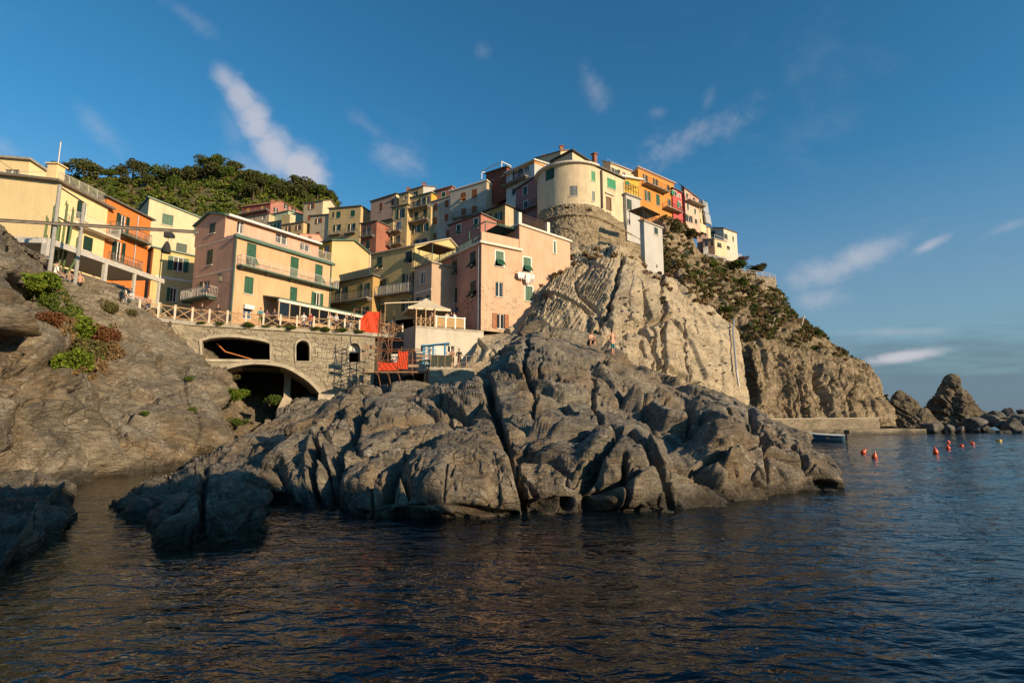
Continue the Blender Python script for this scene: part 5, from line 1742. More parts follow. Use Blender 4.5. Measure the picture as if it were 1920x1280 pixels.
# end house out on the headland
H = House('villa', 'pale pink villa with white railings alone at the end of the headland', 'house')
b = H.block(c=ZH(622, 150), Y=118, by=ZH(0, 460)[1], ar=38, al=-38, l=ZH(460, 142), r=ZH(752, 195), wall=stucco('shell white stucco', (0.70, 0.55, 0.45), 0.25), roof='tile', roofm=SLATE, over=0.3)
for (x, y, w, h, t) in ((645, 232, 34, 50, 'c'), (718, 255, 14, 50, 'c'), (670, 345, 30, 36, 'c')):
    b.win('R', ZH, x, y, w, h, t, DKGREEN)
b.win('L', ZH, 515, 200, 50, 60, 'c', DKGREEN)
b.win('L', ZH, 580, 318, 40, 46, 'p', DKGREEN)
b2 = H.block(c=ZH(462, 140), Y=116, by=ZH(0, 420)[1], al=-12, ar=30, l=ZH(352, 155), r=ZH(490, 150), wall=C_CREAM, lm=stucco('villa pink stucco', (0.66, 0.40, 0.30), 0.25), roof='tile', roofm=SLATE, over=0.3)
b2.win('L', ZH, 388, 215, 18, 54, 'c', DKGREEN)
b2.win('L', ZH, 441, 200, 16, 56, 'c', DKGREEN)
b3 = H.block(c=ZH(530, 258), Y=113.5, by=ZH(0, 420)[1], al=-30, ar=38, l=ZH(412, 262), r=ZH(650, 285), wall=C_CREAM, lm=C_PINKA, roof='flat', roofm=SLAB, over=0.15)
b3.win('L', ZH, 508, 300, 16, 56, 'c', DKGREEN)
b3.win('L', ZH, 447, 300, 30, 66, 'n', DKGREEN)
b3.win('R', ZH, 580, 318, 40, 46, 'p', DKGREEN)
b3.railing(b3.R, 0.1, b3.rt[-1][0], b3.Pc.z + 0.24, 0, 0.9, WHITE, sides=False, step=0.6)
b3.railing(b3.L, b3.lt[-1][0] * 0.5, 0, b3.Pc.z + 0.24, 0, 0.9, WHITE, sides=False, step=0.6)
H.done()

# ground under the town
def town_ground():
    rows = []
    for (Y, pts) in ((56, [(-150, 640), (300, 650), (700, 670), (900, 640), (1000, 600), (1060, 560)]),
                     (70, [(-150, 560), (300, 575), (700, 565), (900, 545), (1010, 500), (1210, 520)]),
                     (88, [(-150, 520), (300, 520), (650, 510), (900, 470), (1060, 420), (1260, 440)]),
                     (112, [(-150, 500), (300, 490), (620, 480), (850, 440), (1060, 385), (1300, 430)]),
                     (140, [(-150, 480), (300, 470), (620, 470), (850, 440), (1060, 385), (1330, 455)])):
        rows.append([tuple(at(x, y, Y)) for x, y in pts])
    C = np.array(rows)
    G = cr(np.swapaxes(C, 0, 1), 60)
    G = np.swapaxes(cr(np.swapaxes(G, 0, 1), 50), 0, 1)
    o = mesh_from('town_slope', G.reshape(-1, 3), grid_faces(60, 50), M_HEAD)
    o['kind'] = 'structure'


town_ground()

# ------------------------------------------------------------------ promenade and bridge
PZ = 10.8
FL = [(258, 589), (294, 594), (325, 598), (358, 602), (390, 605), (424, 607.2), (459, 609.2), (492, 611.4), (524, 613.5), (555, 615.3), (587, 617), (616, 618.6), (645, 620.3), (673, 622), (701, 624), (728, 626), (754, 628)]


def fline(px):
    return float(np.interp(px, [p[0] for p in FL], [p[1] for p in FL]))


deck = MB()
pts = [onz(px, py, PZ) for px, py in FL]
pts.append(onz(900, 640, PZ))
bk = Vector((-6, 13, 0))
for p, q in zip(pts[:-1], pts[1:]):
    T = Vector((0, 0, 0.35))
    deck.hexa([p - T, q - T, q + bk - T, p + bk - T], [p, q, q + bk, p + bk])
o = deck.build('promenade', plain('promenade paving', (0.30, 0.27, 0.23), 0.9))
o['kind'] = 'structure'

from mathutils.geometry import tessellate_polygon

STONEW = rock_mat('bridge stone', (0.28, 0.235, 0.175), (0.45, 0.385, 0.285), (0.60, 0.51, 0.37), 0.0, wet=False, scale=1.3, rot=(0, 0, 0))
MORTAR = rock_mat('bridge mortar', (0.30, 0.255, 0.185), (0.44, 0.375, 0.275), (0.55, 0.47, 0.345), 0.0, wet=False, scale=1.5, rot=(0, 0, 0))
CONCR = plain('weathered concrete', (0.36, 0.31, 0.235), 0.9, var=0.3, nscale=1.5)


def inpoly(pt, poly):
    x, y = pt
    c = False
    for i in range(len(poly)):
        x1, y1 = poly[i]
        x2, y2 = poly[i - 1]
        if (y1 > y) != (y2 > y) and x < (x2 - x1) * (y - y1) / (y2 - y1) + x1:
            c = not c
    return c


def smooth_pts(pts, n):
    return [tuple(p) for p in cr(np.array(pts, float), n)]


STONE_N = 0


def bridge():
    global BR_F
    P0, P1 = onz(352, 602, PZ), onz(704, 624.5, PZ)
    a = math.degrees(math.atan2(P1.y - P0.y, P1.x - P0.x))
    f = Fac(P0, a)
    BR_F = f
    root = empty('stone_bridge', f.pt(8, 2.0))
    tag(root, 'rubble stone bridge wall with a wide arch carrying the promenade', 'bridge')
    og = root.location.copy()

    def W(x, y):
        return f.uv(*ZP(x, y))
    top = PZ - 0.36
    L = (P1 - P0).length
    arch = [W(*p) for p in smooth_pts([(150, 515), (215, 470), (300, 432), (420, 408), (540, 410), (650, 432), (745, 485), (810, 535), (858, 590)], 30)]
    outer = [(0, top), (0, W(100, 560)[1]), (arch[0][0], W(100, 560)[1])] + arch + [(arch[-1][0], W(858, 700)[1]), (L, W(858, 700)[1]), (L, top)]
    o1 = [W(*p) for p in [(130, 372), (130, 262)] + smooth_pts([(180, 247), (250, 239), (330, 239), (420, 249), (500, 262), (548, 278)], 12) + [(550, 378)]]
    o2 = [W(*p) for p in [(713, 386)] + smooth_pts([(713, 300), (722, 272), (755, 258), (786, 272), (796, 300)], 12) + [(796, 386)]]
    o3 = [W(*p) for p in [(1040, 393)] + smooth_pts([(1040, 310), (1050, 285), (1076, 274), (1100, 286), (1110, 312)], 12) + [(1110, 393)]]
    holes = [o1, o2, o3]
    polys = [[Vector((x, y, 0)) for x, y in outer]] + [[Vector((x, y, 0)) for x, y in h] for h in holes]
    tri = tessellate_polygon(polys)
    flat = [v for p in polys for v in p]
    mb = MB()
    for t in tri:
        mb.poly([f.pt(flat[i].x, flat[i].y, -0.06) for i in t])
    for h, dep in ((o1, -1.4), (o2, -1.4), (o3, -1.4)):
        for i in range(len(h)):
            p, q = h[i - 1], h[i]
            mb.quad(f.pt(*p, -0.06), f.pt(*q, -0.06), f.pt(*q, dep), f.pt(*p, dep))
    mb.build('wall', MORTAR, root, og)
    # vault under the wide arch and the dark rooms behind the openings
    mb = MB()
    for p, q in zip(arch[:-1], arch[1:]):
        mb.quad(f.pt(*p, -0.06), f.pt(*q, -0.06), f.pt(*q, -7), f.pt(*p, -7))
    mb.build('vault', CONCR, root, og, smooth=True)
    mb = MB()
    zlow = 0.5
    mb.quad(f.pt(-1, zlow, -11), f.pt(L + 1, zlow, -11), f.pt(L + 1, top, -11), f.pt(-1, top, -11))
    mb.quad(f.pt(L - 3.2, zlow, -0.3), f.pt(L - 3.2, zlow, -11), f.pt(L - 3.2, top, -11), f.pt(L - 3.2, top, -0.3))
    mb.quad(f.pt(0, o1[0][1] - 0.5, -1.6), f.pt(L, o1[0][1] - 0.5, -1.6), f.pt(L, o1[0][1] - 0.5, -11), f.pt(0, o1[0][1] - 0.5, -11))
    mb.build('inner_wall', plain('shade dark masonry', (0.07, 0.062, 0.052), 0.95, var=0.4, nscale=2), root, og)  # dark colour stands in for the shade of the rooms inside
    # rings of pale dressed trim round the openings
    for (h, wd) in ((arch, 0.32), (o1, 0.26), (o2, 0.16), (o3, 0.16)):
        m_ = MB()
        closed = h is not arch
        n = len(h)
        cx = sum(p[0] for p in h) / n
        cz = sum(p[1] for p in h) / n
        rngi = range(n) if closed else range(1, n)
        def outp(i):
            pa, pb = np.array(h[i - 1]) if (closed or i > 0) else np.array(h[i]), np.array(h[(i + 1) % n]) if (closed or i < n - 1) else np.array(h[i])
            t = pb - pa
            nn = np.array([-t[1], t[0]])
            nn = nn / max(1e-6, np.linalg.norm(nn))
            if nn @ (np.array(h[i]) - np.array([cx, cz - (2 if not closed else 0)])) < 0:
                nn = -nn
            return np.array(h[i]) + nn * wd
        for i in rngi:
            p, q = h[i - 1], h[i]
            pp, qq = outp(i - 1 if i > 0 else n - 1), outp(i)
            m_.hexa([f.pt(*p, 0.07), f.pt(*q, 0.07), f.pt(*q, -0.1), f.pt(*p, -0.1)], [f.pt(*pp, 0.07), f.pt(*qq, 0.07), f.pt(*qq, -0.1), f.pt(*pp, -0.1)])
        m_.build('arch_ring', CONCR, root, og)
    # coping under the fence
    mb = MB(); mb.fbox(f, -0.2, L + 0.1, top + 0.002, PZ - 0.02, -0.3, 0.12); mb.build('coping', CONCR, root, og)
    # pier standing under the arch, sloped footing, sloped buttress, rusty handrail in the opening
    s0, zz0 = W(650, 620)
    s1, _ = W(692, 620)
    mb = MB(); mb.fbox(f, s0 - 0.1, s1 - 0.1, zz0 - 0.4, top - 2, -4.0, -3.2); mb.build('pier', CONCR, root, og)
    a0, b0 = f.pt(s0 - 0.7, zz0 - 1.2, -4.4), f.pt(s1 + 0.5, zz0 - 1.2, -2.6)
    mb = MB(); mb.hexa([f.pt(s0 - 0.8, zz0 - 1.4, -2.7), f.pt(s1 + 0.6, zz0 - 1.4, -2.7), f.pt(s1 + 0.6, zz0 - 1.4, -4.5), f.pt(s0 - 0.8, zz0 - 1.4, -4.5)],
                       [f.pt(s0 - 0.15, zz0 + 0.2, -3.1), f.pt(s1, zz0 + 0.2, -3.1), f.pt(s1, zz0 + 0.2, -4.1), f.pt(s0 - 0.15, zz0 + 0.2, -4.1)]); mb.build('footing', CONCR, root, og)
    s0, z1 = W(850, 592)
    s1, z0 = W(945, 700)
    mb = MB(); mb.hexa([f.pt(s0 - 0.2, z0 - 1, 1.1), f.pt(s1, z0 - 1, 1.1), f.pt(s1, z0 - 1, -0.3), f.pt(s0 - 0.2, z0 - 1, -0.3)], [f.pt(s0, z1, 0.25), f.pt(s1, z1, 0.25), f.pt(s1, z1, -0.3), f.pt(s0, z1, -0.3)]); mb.build('buttress', CONCR, root, og)
    rust = plain('rusty orange rail', (0.42, 0.14, 0.04), 0.7)
    mb = MB()
    mb.bar(f.pt(*W(210, 260), -1.8), f.pt(*W(265, 315), -1.8), 0.06); mb.bar(f.pt(*W(265, 315), -1.8), f.pt(*W(440, 365), -1.8), 0.06)
    mb.build('handrail', rust, root, og)
    # half blind in the third opening
    mb = MB(); c3 = [p for p in o3]
    zt, zb_ = W(1075, 276)[1], W(1075, 330)[1]
    mb.poly([f.pt(x, z, -0.6) for x, z in o3 if z > zb_ - 0.05] + [f.pt(o3[-1][0], zb_, -0.6), f.pt(o3[0][0], zb_, -0.6)][:2]); mb.build('blind', TRIMW, root, og)
    # rubble stones, each its own piece
    rs = random.Random(3)
    hgt, wid = 0.46, 0.66
    zmin = min(p[1] for p in outer)
    nrow = int((top - zmin) / hgt) + 1
    def jv(i, j):
        r = random.Random(i * 7919 + j * 104729 + 13)
        return r.uniform(-0.27, 0.27) * wid, r.uniform(-0.38, 0.38) * hgt
    cnt = 0
    for j in range(nrow):
        for i in range(int(L / wid) + 1):
            off = 0.5 * wid if j % 2 else 0
            cx, cz = i * wid + off, top - 0.05 - (j + 0.5) * hgt
            hexp = []
            ii = 2 * i + (1 if j % 2 else 0)
            for (di, dj, ex, ez) in ((-1, 0, -0.5, 0.5), (0, 0, 0, 0.5), (1, 0, 0.5, 0.5), (1, 1, 0.5, -0.5), (0, 1, 0, -0.5), (-1, 1, -0.5, -0.5)):
                jx, jz = jv(ii + di, j + dj)
                hexp.append((cx + ex * wid + jx, cz + ez * hgt + jz))
            mx = sum(p[0] for p in hexp) / 6
            mz = sum(p[1] for p in hexp) / 6
            hexp = [(mx + (x - mx) * 0.95, mz + (z - mz) * 0.935) for x, z in hexp]
            allp = hexp + [(mx, mz)]
            if any((not inpoly(p, outer)) or any(inpoly(p, h) for h in holes) for p in allp):
                continue
            if any(min(math.hypot(p[0] - q[0], p[1] - q[1]) for q in arch) < 0.3 for p in allp):
                continue
            pr = rs.uniform(-0.01, 0.04)
            v, fc = [], []
            for (x, z) in hexp:
                v.append(f.pt(x, z, -0.06) - og)
            for (x, z) in hexp:
                v.append(f.pt(x, z, pr - 0.025) - og)
            tilt = (rs.uniform(-0.03, 0.03), rs.uniform(-0.03, 0.03))
            for (x, z) in hexp:
                x2, z2 = mx + (x - mx) * 0.8, mz + (z - mz) * 0.78
                v.append(f.pt(x2, z2, pr + 0.01 + tilt[0] * (x2 - mx) * 3 + tilt[1] * (z2 - mz) * 3) - og)
            for k in range(6):
                q = (k + 1) % 6
                fc += [(k, q, 6 + q, 6 + k), (6 + k, 6 + q, 12 + q, 12 + k)]
            fc.append(tuple(range(12, 18)))
            me = bpy.data.meshes.new('stone')
            me.from_pydata([tuple(p) for p in v], [], fc)
            me.materials.append(STONEW)
            so = bpy.data.objects.new('stone', me)
            COL.objects.link(so)
            so.parent = root
            cnt += 1
    print('stones', cnt)


bridge()

# low rubble retaining wall left of the bridge, below the fence and the terrace
def rubble_strip(name, pts, h, nu, nv, mat, seed, label=None, cat=None, thick=0.8, kind=None):
    C = np.array([tuple(p) for p in pts])
    top = cr(C, nu)
    d = np.gradient(top, axis=0)
    n = np.stack([d[:, 1], -d[:, 0], np.zeros(nu)], 1)
    n /= np.linalg.norm(n, axis=1, keepdims=True)
    rows = [top - n * thick]
    rows += [top - n * thick * 0.5, top]
    ks = np.linspace(0, 1, nv - 3)[1:]
    for k in ks:
        rows.append(top + n * (0.12 * k) - np.array([0, 0, 1.0]) * h * k)
    G = np.stack(rows, 1)
    N = grid_normals(G)
    P = G.reshape(-1, 3)
    Nn = N.reshape(-1, 3)
    if (Nn @ np.array([0.3, -0.8, 0.5])).sum() < 0:
        Nn = -Nn
    f1, f2, cid, loc = voro(P / np.array([0.5, 0.5, 0.24]), seed)
    e = f2 - f1
    dd = 0.14 * (cid - 0.3) * np.minimum(1, e * 5) - 0.12 * np.exp(-(e / 0.09) ** 2) + 0.06 * fbm(P * 1.3, 3, 0.5, seed + 3)
    P = P + Nn * dd[:, None]
    o = mesh_from(name, P, grid_faces(nu, G.shape[1]), mat)
    bm = bmesh.new(); bm.from_mesh(o.data); bmesh.ops.recalc_face_normals(bm, faces=bm.faces); bm.to_mesh(o.data); bm.free()
    if label:
        tag(o, label, cat)
    return o


RUB = rock_mat('rubble wall stone', (0.17, 0.14, 0.105), (0.34, 0.29, 0.22), (0.48, 0.42, 0.32), 0.0, wet=False, scale=1.6)
rubble_strip('dry_stone_wall', [at(20, 484, 31), at(60, 495, 32), at(110, 518, 33.9), at(160, 540, 36.1), at(210, 560, 38.1), at(262, 586, 40.6)], 3.4, 300, 90, RUB, 931, 'crumbling dry stone wall below the terrace, people sitting on its top', 'wall')
rubble_strip('retaining_wall', [onz(256, 590, PZ - 0.05), onz(294, 595.5, PZ - 0.05), onz(325, 599.5, PZ - 0.05), onz(366, 604.5, PZ - 0.05)], 2.2, 140, 40, STONEW, 941, 'short grey retaining wall under the left end of the wooden fence', 'wall')

# wooden fence with crossed braces
FENCEW = plain('cream painted post', (0.62, 0.53, 0.42), 0.7)
BRACE = plain('tan wood brace', (0.50, 0.32, 0.17), 0.75, var=0.2)


def fence():
    root = empty('promenade_fence', onz(459, 609, PZ))
    tag(root, 'long wooden fence with crossed braces along the promenade edge', 'fence')
    og = root.location.copy()
    spans = [FL[:14], FL[14:]]
    for sp in spans:
        P = [onz(x, y, PZ) + Vector((-0.02, 0.18, 0)) for x, y in sp]
        for p in P:
            mb = MB(); mb.box((p.x, p.y, PZ + 0.6), (0.15, 0.15, 1.2), 0.4); mb.box((p.x, p.y, PZ + 1.23), (0.2, 0.2, 0.06), 0.4); mb.build('post', FENCEW, root, og)
        for p, q in zip(P[:-1], P[1:]):
            d = (q - p).normalized() * 0.09
            a, b = p + d, q - d
            for z in (1.08, 0.12):
                mb = MB(); mb.bar(a + Vector((0, 0, z)), b + Vector((0, 0, z)), 0.045, 4); mb.build('rail', BRACE, root, og)
            n = Vector((d.y, -d.x, 0)).normalized() * 0.03
            mb = MB(); mb.bar(a + n + Vector((0, 0, 0.16)), b + n + Vector((0, 0, 1.03)), 0.034, 4); mb.build('brace', BRACE, root, og)
            mb = MB(); mb.bar(a - n + Vector((0, 0, 1.03)), b - n + Vector((0, 0, 0.16)), 0.034, 4); mb.build('brace', BRACE, root, og)
            # wire mesh behind the braces
            mb = MB()
            m = 7
            for k in range(-m, m + 1):
                for sgn in (1, -1):
                    t0, t1 = k / m, k / m + 1
                    x0, x1 = max(0, t0), min(1, t1)
                    if x1 <= x0:
                        continue
                    z0, z1 = 0.16 + 0.88 * (x0 - t0), 0.16 + 0.88 * (x1 - t0)
                    if sgn < 0:
                        x0, x1 = 1 - x0, 1 - x1
                    mb.bar(a.lerp(b, x0) - n * 2 + Vector((0, 0, z0)), a.lerp(b, x1) - n * 2 + Vector((0, 0, z1)), 0.006, 3)
            mb.build('wire_mesh', IRON, root, og)


fence()

# ------------------------------------------------------------------ restaurant terrace on the left
def terrace():
    f = Fac(at(88, 448, 38), 88)
    g = Fac(at(88, 448, 38), 4)
    root = empty('terrace_pergola', f.pt(5, 13))
    tag(root, 'pale steel roofed restaurant terrace with slatted railing on the left', 'pergola')
    og = root.location.copy()
    zt = f.uv(88, 448)[1]
    zf = 12.6
    e = f.uv(*Z1(1120, 945))[0]
    PM = plain('pale grey steel', (0.50, 0.47, 0.43), 0.6)
    mb = MB(); mb.fbox(f, 0, e, zt - 0.35, zt, -0.12, 0.12); mb.build('beam', PM, root, og)
    mb = MB(); mb.fbox(g, -9, -0.13, zt - 0.35, zt, -0.12, 0.12); mb.build('beam', PM, root, og)
    mb = MB(); mb.hexa([f.pt(0, zt + 0.003, 0.1), f.pt(e, zt + 0.003, 0.1), f.pt(e, zt + 0.003, -5.5), f.pt(0, zt + 0.003, -5.5)], [f.pt(0, zt + 0.1, 0.1), f.pt(e, zt + 0.1, 0.1), f.pt(e, zt + 0.35, -5.5), f.pt(0, zt + 0.35, -5.5)]); mb.build('roof', PM, root, og)
    mb = MB(); mb.hexa([f.pt(-1.5, 10.9, 0.3), f.pt(e + 0.5, 10.9, 0.3), f.pt(e + 0.5, 10.9, -6.5), f.pt(-1.5, 10.9, -6.5)], [f.pt(-1.5, zf, 0.3), f.pt(e + 0.5, zf, 0.3), f.pt(e + 0.5, zf, -6.5), f.pt(-1.5, zf, -6.5)]); mb.build('floor', CONCR, root, og)
    for (x, w) in ((88, 0.42), (197, 0.28), (254, 0.2), (301, 0.2)):
        u = f.uv(x, 500)[0] if x != 88 else 0.05
        mb = MB(); mb.fbox(f, u - w / 2, u + w / 2, zf, zt - 0.352, -w / 2, w / 2); mb.build('post', PM, root, og)
    mb = MB()
    n = int(e / 0.16)
    for i in range(n):
        mb.bar(f.pt(0.3 + i * 0.16, zf, 0.05), f.pt(0.3 + i * 0.16, zf + 1.0, 0.05), 0.022, 4)
    mb.bar(f.pt(0.2, zf + 1.02, 0.05), f.pt(e, zf + 1.02, 0.05), 0.04, 5)
    mb.bar(f.pt(0.2, zf + 0.1, 0.05), f.pt(e, zf + 0.1, 0.05), 0.03, 5)
    mb.build('railing', PM, root, og)
    mb = MB(); mb.fbox(f, 0.5, e, zf, zt, -6.2, -6.0); mb.build('back_wall', plain('dim terrace wall', (0.20, 0.16, 0.12), 0.9), root, og)
    for i, u in enumerate((1.5, 3.3, 5.2, 7.4, 9.5)):
        c = f.pt(u, zf, -1.0)
        r2 = empty('terrace_chair', c, rng.uniform(0, 6))
        tag(r2, 'white plastic chair %s on the railed terrace' % ('nearest the thick corner post', 'second from the thick corner post', 'in the middle of the row', 'fourth from the thick corner post', 'farthest from the thick corner post')[i], 'chair', 'white terrace chairs')
        m_ = MB(); m_.box((0, 0, 0.44), (0.45, 0.45, 0.05)); m_.build('seat', WHITE, r2)
        m_ = MB(); m_.box((0, 0.22, 0.7), (0.45, 0.04, 0.5)); m_.build('backrest', WHITE, r2)
        for (sx, sy) in ((-1, -1), (1, -1), (1, 1), (-1, 1)):
            m_ = MB(); m_.bar((sx * 0.19, sy * 0.19, 0.0), (sx * 0.19, sy * 0.19, 0.415), 0.022, 5); m_.build('leg', WHITE, r2)


terrace()


def crane():
    root = empty('hoist_rail', at(92, 503, 33))
    tag(root, 'steel hoist rail on two leaning grey poles crossing in front of the houses', 'hoist')
    og = root.location.copy()
    f = Fac(at(100, 419, 33.2), 11)
    pa, pb = f.px(-120, 402), f.px(372, 438)
    zz = f.uv(100, 419)[1]
    ga = plain('grey painted pole', (0.30, 0.29, 0.27), 0.6)
    sa, sb = f.uv(-140, 410)[0], f.uv(372, 437)[0]
    mb = MB()
    for (z0, z1, d0, d1) in ((-0.10, -0.07, -0.08, 0.08), (0.07, 0.10, -0.08, 0.08), (-0.068, 0.068, -0.012, 0.012)):
        mb.fbox(f, sa, sb, zz + z0, zz + z1, d0, d1)
    mb.build('rail', plain('grey rail steel', (0.24, 0.20, 0.165), 0.6, var=0.35), root, og)
    p1, p2 = at(93, 507, 33.4), at(141, 526, 36.5)
    t1, t2 = Vector((p1.x, p1.y, at(110, 347, 33.4).z)), Vector((p2.x, p2.y, at(156, 379, 36.5).z))
    for p, t in ((p1, t1), (p2, t2)):
        mb = MB(); mb.bar(p + Vector((0, 0, -0.6)), t, 0.13, 8, 0.11); mb.build('pole', ga, root, og)
    for k in (0.05, 2.1):
        mb = MB(); mb.bar(t1 - Vector((0, 0, k + 0.1)), t2 - Vector((0, 0, k)), 0.05, 6); mb.build('strut', IRON, root, og)
    h = f.pt(f.uv(317, 432)[0], zz - 0.13)
    mb = MB(); mb.box((h.x, h.y, h.z - 0.22), (0.5, 0.3, 0.34), R(11)); mb.box((h.x + 0.3, h.y, h.z - 0.3), (0.2, 0.2, 0.24), R(11)); mb.build('hoist_motor', IRON, root, og)
    mb = MB(); mb.bar(h - Vector((0, 0, 0.38)), h - Vector((0, 0, 0.66)), 0.02, 5); mb.build('hook', IRON, root, og)
    c = h - Vector((0.05, 0, 1.5))
    mb = MB()
    n = 10
    for j, (z, r) in enumerate(((0.84, 0.05), (0.7, 0.14), (0.4, 0.24), (0.1, 0.30), (0.0, 0.26))):
        for i in range(n):
            t = 2 * math.pi * i / n
            w = 1 + 0.14 * math.sin(3 * t + j)
            mb.v.append((c.x + r * w * math.cos(t), c.y + r * w * math.sin(t), c.z + z))
    for j in range(4):
        for i in range(n):
            mb.f.append((j * n + i, j * n + (i + 1) % n, (j + 1) * n + (i + 1) % n, (j + 1) * n + i))
    mb.f.append(tuple(range(n))); mb.f.append(tuple(range(4 * n, 5 * n)))
    bag = mb.build('lifting_bag', plain('black bag cloth', (0.03, 0.03, 0.03), 0.9), None, c, smooth=True)
    bag.location = c
    tag(bag, 'black cloth bag hanging from the hoist rail', 'bag')
    # overhead wires
    wires = [((-20, 285), (110, 345), 30, 33.4), ((110, 347), (372, 470), 33.4, 47), ((110, 350), (300, 420), 33.4, 50)]
    mbw = MB()
    for (a, b, ya, yb) in wires[:1]:
        A, Bq = at(*a, ya), at(*b, yb)
        for i in range(8):
            k0, k1 = i / 8, (i + 1) / 8
            s_ = lambda k: Vector((0, 0, -0.5 * 4 * k * (1 - k)))
            mbw.bar(A.lerp(Bq, k0) + s_(k0), A.lerp(Bq, k1) + s_(k1), 0.015, 4)
    mbw.build('stay_wire', IRON, root, og)


crane()


def wall_lamp():
    f = A1.L
    s, z = f.uv(*Z2(470, 800))
    root = empty('wall_lantern', f.pt(s, z))
    tag(root, 'black wrought iron street lantern on a bracket at the peach house corner', 'lantern')
    og = root.location.copy()
    c = f.pt(s - 0.1, z, 1.15)
    mb = MB(); mb.bar(f.pt(s, z, 0.0), f.pt(s - 0.1, z + 0.02, 1.1), 0.03, 6); mb.bar(f.pt(s, z - 0.4, 0.0), f.pt(s - 0.05, z, 0.6), 0.02, 6); mb.build('bracket', IRON, root, og)
    mb = MB(); mb.bar(c + Vector((0, 0, 0.05)), c + Vector((0, 0, 0.55)), 0.13, 6, 0.22); mb.build('glass_body', plain('dim lantern glass', (0.16, 0.14, 0.10), 0.3), root, og)
    mb = MB(); mb.bar(c + Vector((0, 0, 0.552)), c + Vector((0, 0, 0.86)), 0.27, 6, 0.05); mb.bar(c + Vector((0, 0, 0.86)), c + Vector((0, 0, 1.0)), 0.03, 6); mb.bar(c + Vector((0, 0, -0.12)), c + Vector((0, 0, 0.048)), 0.05, 6, 0.12); mb.build('cap', IRON, root, og)


wall_lamp()

# ------------------------------------------------------------------ concrete block, terraces, scaffold
H = House('concrete_building', 'new pale concrete block with two small openings below the pink corner house', 'building')
CB = H.block(c=ZE(765, 280), Y=50, by=ZE(0, 830)[1], al=-58, ar=25, l=ZE(620, 300), r=ZE(1580, 352), wall=C_CONC, lm=stucco('shaded concrete', (0.38, 0.34, 0.29), 0.5), roof='flat', roofm=CONCR, over=0.0)  # left face: its shade is put into a darker copy of the concrete
CB.rt = [(0, CB.Pc.z), (CB.rt[-1][0], CB.Pc.z - 0.1)]
CB.lt = [(0, CB.Pc.z), (CB.lt[-1][0], CB.Pc.z)]
CB.win('R', ZE, 860, 530, 84, 90, 'n', glass=DARK, sill=False)
CB.win('R', ZE, 1186, 540, 82, 84, 'n', glass=DARK)
H.done()

BKF = Fac(onz(700, 624, PZ) + Vector((0, 1.2, 0)), 8)
mb = MB(); mb.fbox(BKF, -1.2, 7.5, 0.5, PZ - 0.4, -1.0, 0.0)
o = mb.build('quay_wall', rock_mat('dark masonry', (0.06, 0.052, 0.042), (0.12, 0.105, 0.085), (0.19, 0.165, 0.135), 0.0, wet=False, scale=1.3), None, BKF.pt(0, 0.5)); o.location = BKF.pt(0, 0.5)
tag(o, 'dark old masonry wall behind and below the scaffold', 'wall')

H = House('terrace_wall', 'stone faced terrace block at the foot of the concrete building', 'wall')
TWB = H.block(c=ZE(930, 788), Y=45.5, by=ZE(0, 1120)[1], al=-75, ar=14, r=ZE(1470, 825), D=5, wall=STONEW, roof='flat', roofm=CONCR, over=0.02)
TWB.rt = [(0, TWB.Pc.z), (TWB.rt[-1][0], TWB.Pc.z)]
H.done()
TZ = TWB.Pc.z + 0.23

def terrace_things():
    f = TWB.R
    root = empty('terrace_fence', f.pt(1.5, TZ, -0.2))
    tag(root, 'dark green netted fence round the small stone terrace', 'fence')
    og = root.location.copy()
    e = TWB.rt[-1][0]
    for i in range(7):
        u = 0.1 + i * (e - 0.2) / 6
        mb = MB(); mb.bar(f.pt(u, TZ, -0.2), f.pt(u, TZ + 1.15, -0.2), 0.035, 6); mb.build('post', WOOD, root, og)
    mb = MB(); mb.fbox(f, 0.14, e * 0.48, TZ + 0.06, TZ + 1.1, -0.19, -0.18); mb.build('net', plain('green netting', (0.05, 0.055, 0.04), 0.95), root, og)
    for z in (0.15, 0.5, 1.1):
        mb = MB(); mb.bar(f.pt(0.1, TZ + z, -0.21), f.pt(e - 0.1, TZ + z, -0.21), 0.022, 5); mb.build('rail', WOOD, root, og)
    # bathing cabin
    p = f.pt(f.uv(*ZE(1045, 640))[0] + 0.2, TZ, -2.0)
    g = Fac(p, 8)
    cab = empty('bathing_cabin', p)
    tag(cab, 'small white cabin with blue corner posts and slanting roof', 'cabin')
    og = p.copy()
    BL = plain('sky blue paint', (0.06, 0.30, 0.55), 0.6)
    mb = MB(); mb.fbox(g, -0.5, 0.55, TZ, TZ + 2.2, -1.4, 0); mb.build('body', WHITE, cab, og)
    for (a, b) in ((-0.56, -0.44), (0.5, 0.62)):
        mb = MB(); mb.fbox(g, a, b, TZ, TZ + 2.25, 0.004, 0.06); mb.build('corner_post', BL, cab, og)
    mb = MB(); mb.fbox(g, -0.3, 0.35, TZ + 0.05, TZ + 1.9, 0.004, 0.03); mb.build('door', WHITE, cab, og)
    mb = MB(); mb.hexa([g.pt(-1.6, TZ + 2.1, 0.3), g.pt(0.95, TZ + 2.42, 0.3), g.pt(0.95, TZ + 2.42, -1.6), g.pt(-1.6, TZ + 2.1, -1.6)], [g.pt(-1.6, TZ + 2.17, 0.3), g.pt(0.95, TZ + 2.49, 0.3), g.pt(0.95, TZ + 2.49, -1.6), g.pt(-1.6, TZ + 2.17, -1.6)]); mb.build('roof', BL, cab, og)
    for i in range(4):
        mb = MB(); mb.fbox(g, -1.5 + i * 0.24, -1.3 + i * 0.24, TZ, TZ + 2.05, -0.06, -0.02); mb.build('slat', BL if i % 2 == 0 else WHITE, cab, og)


terrace_things()


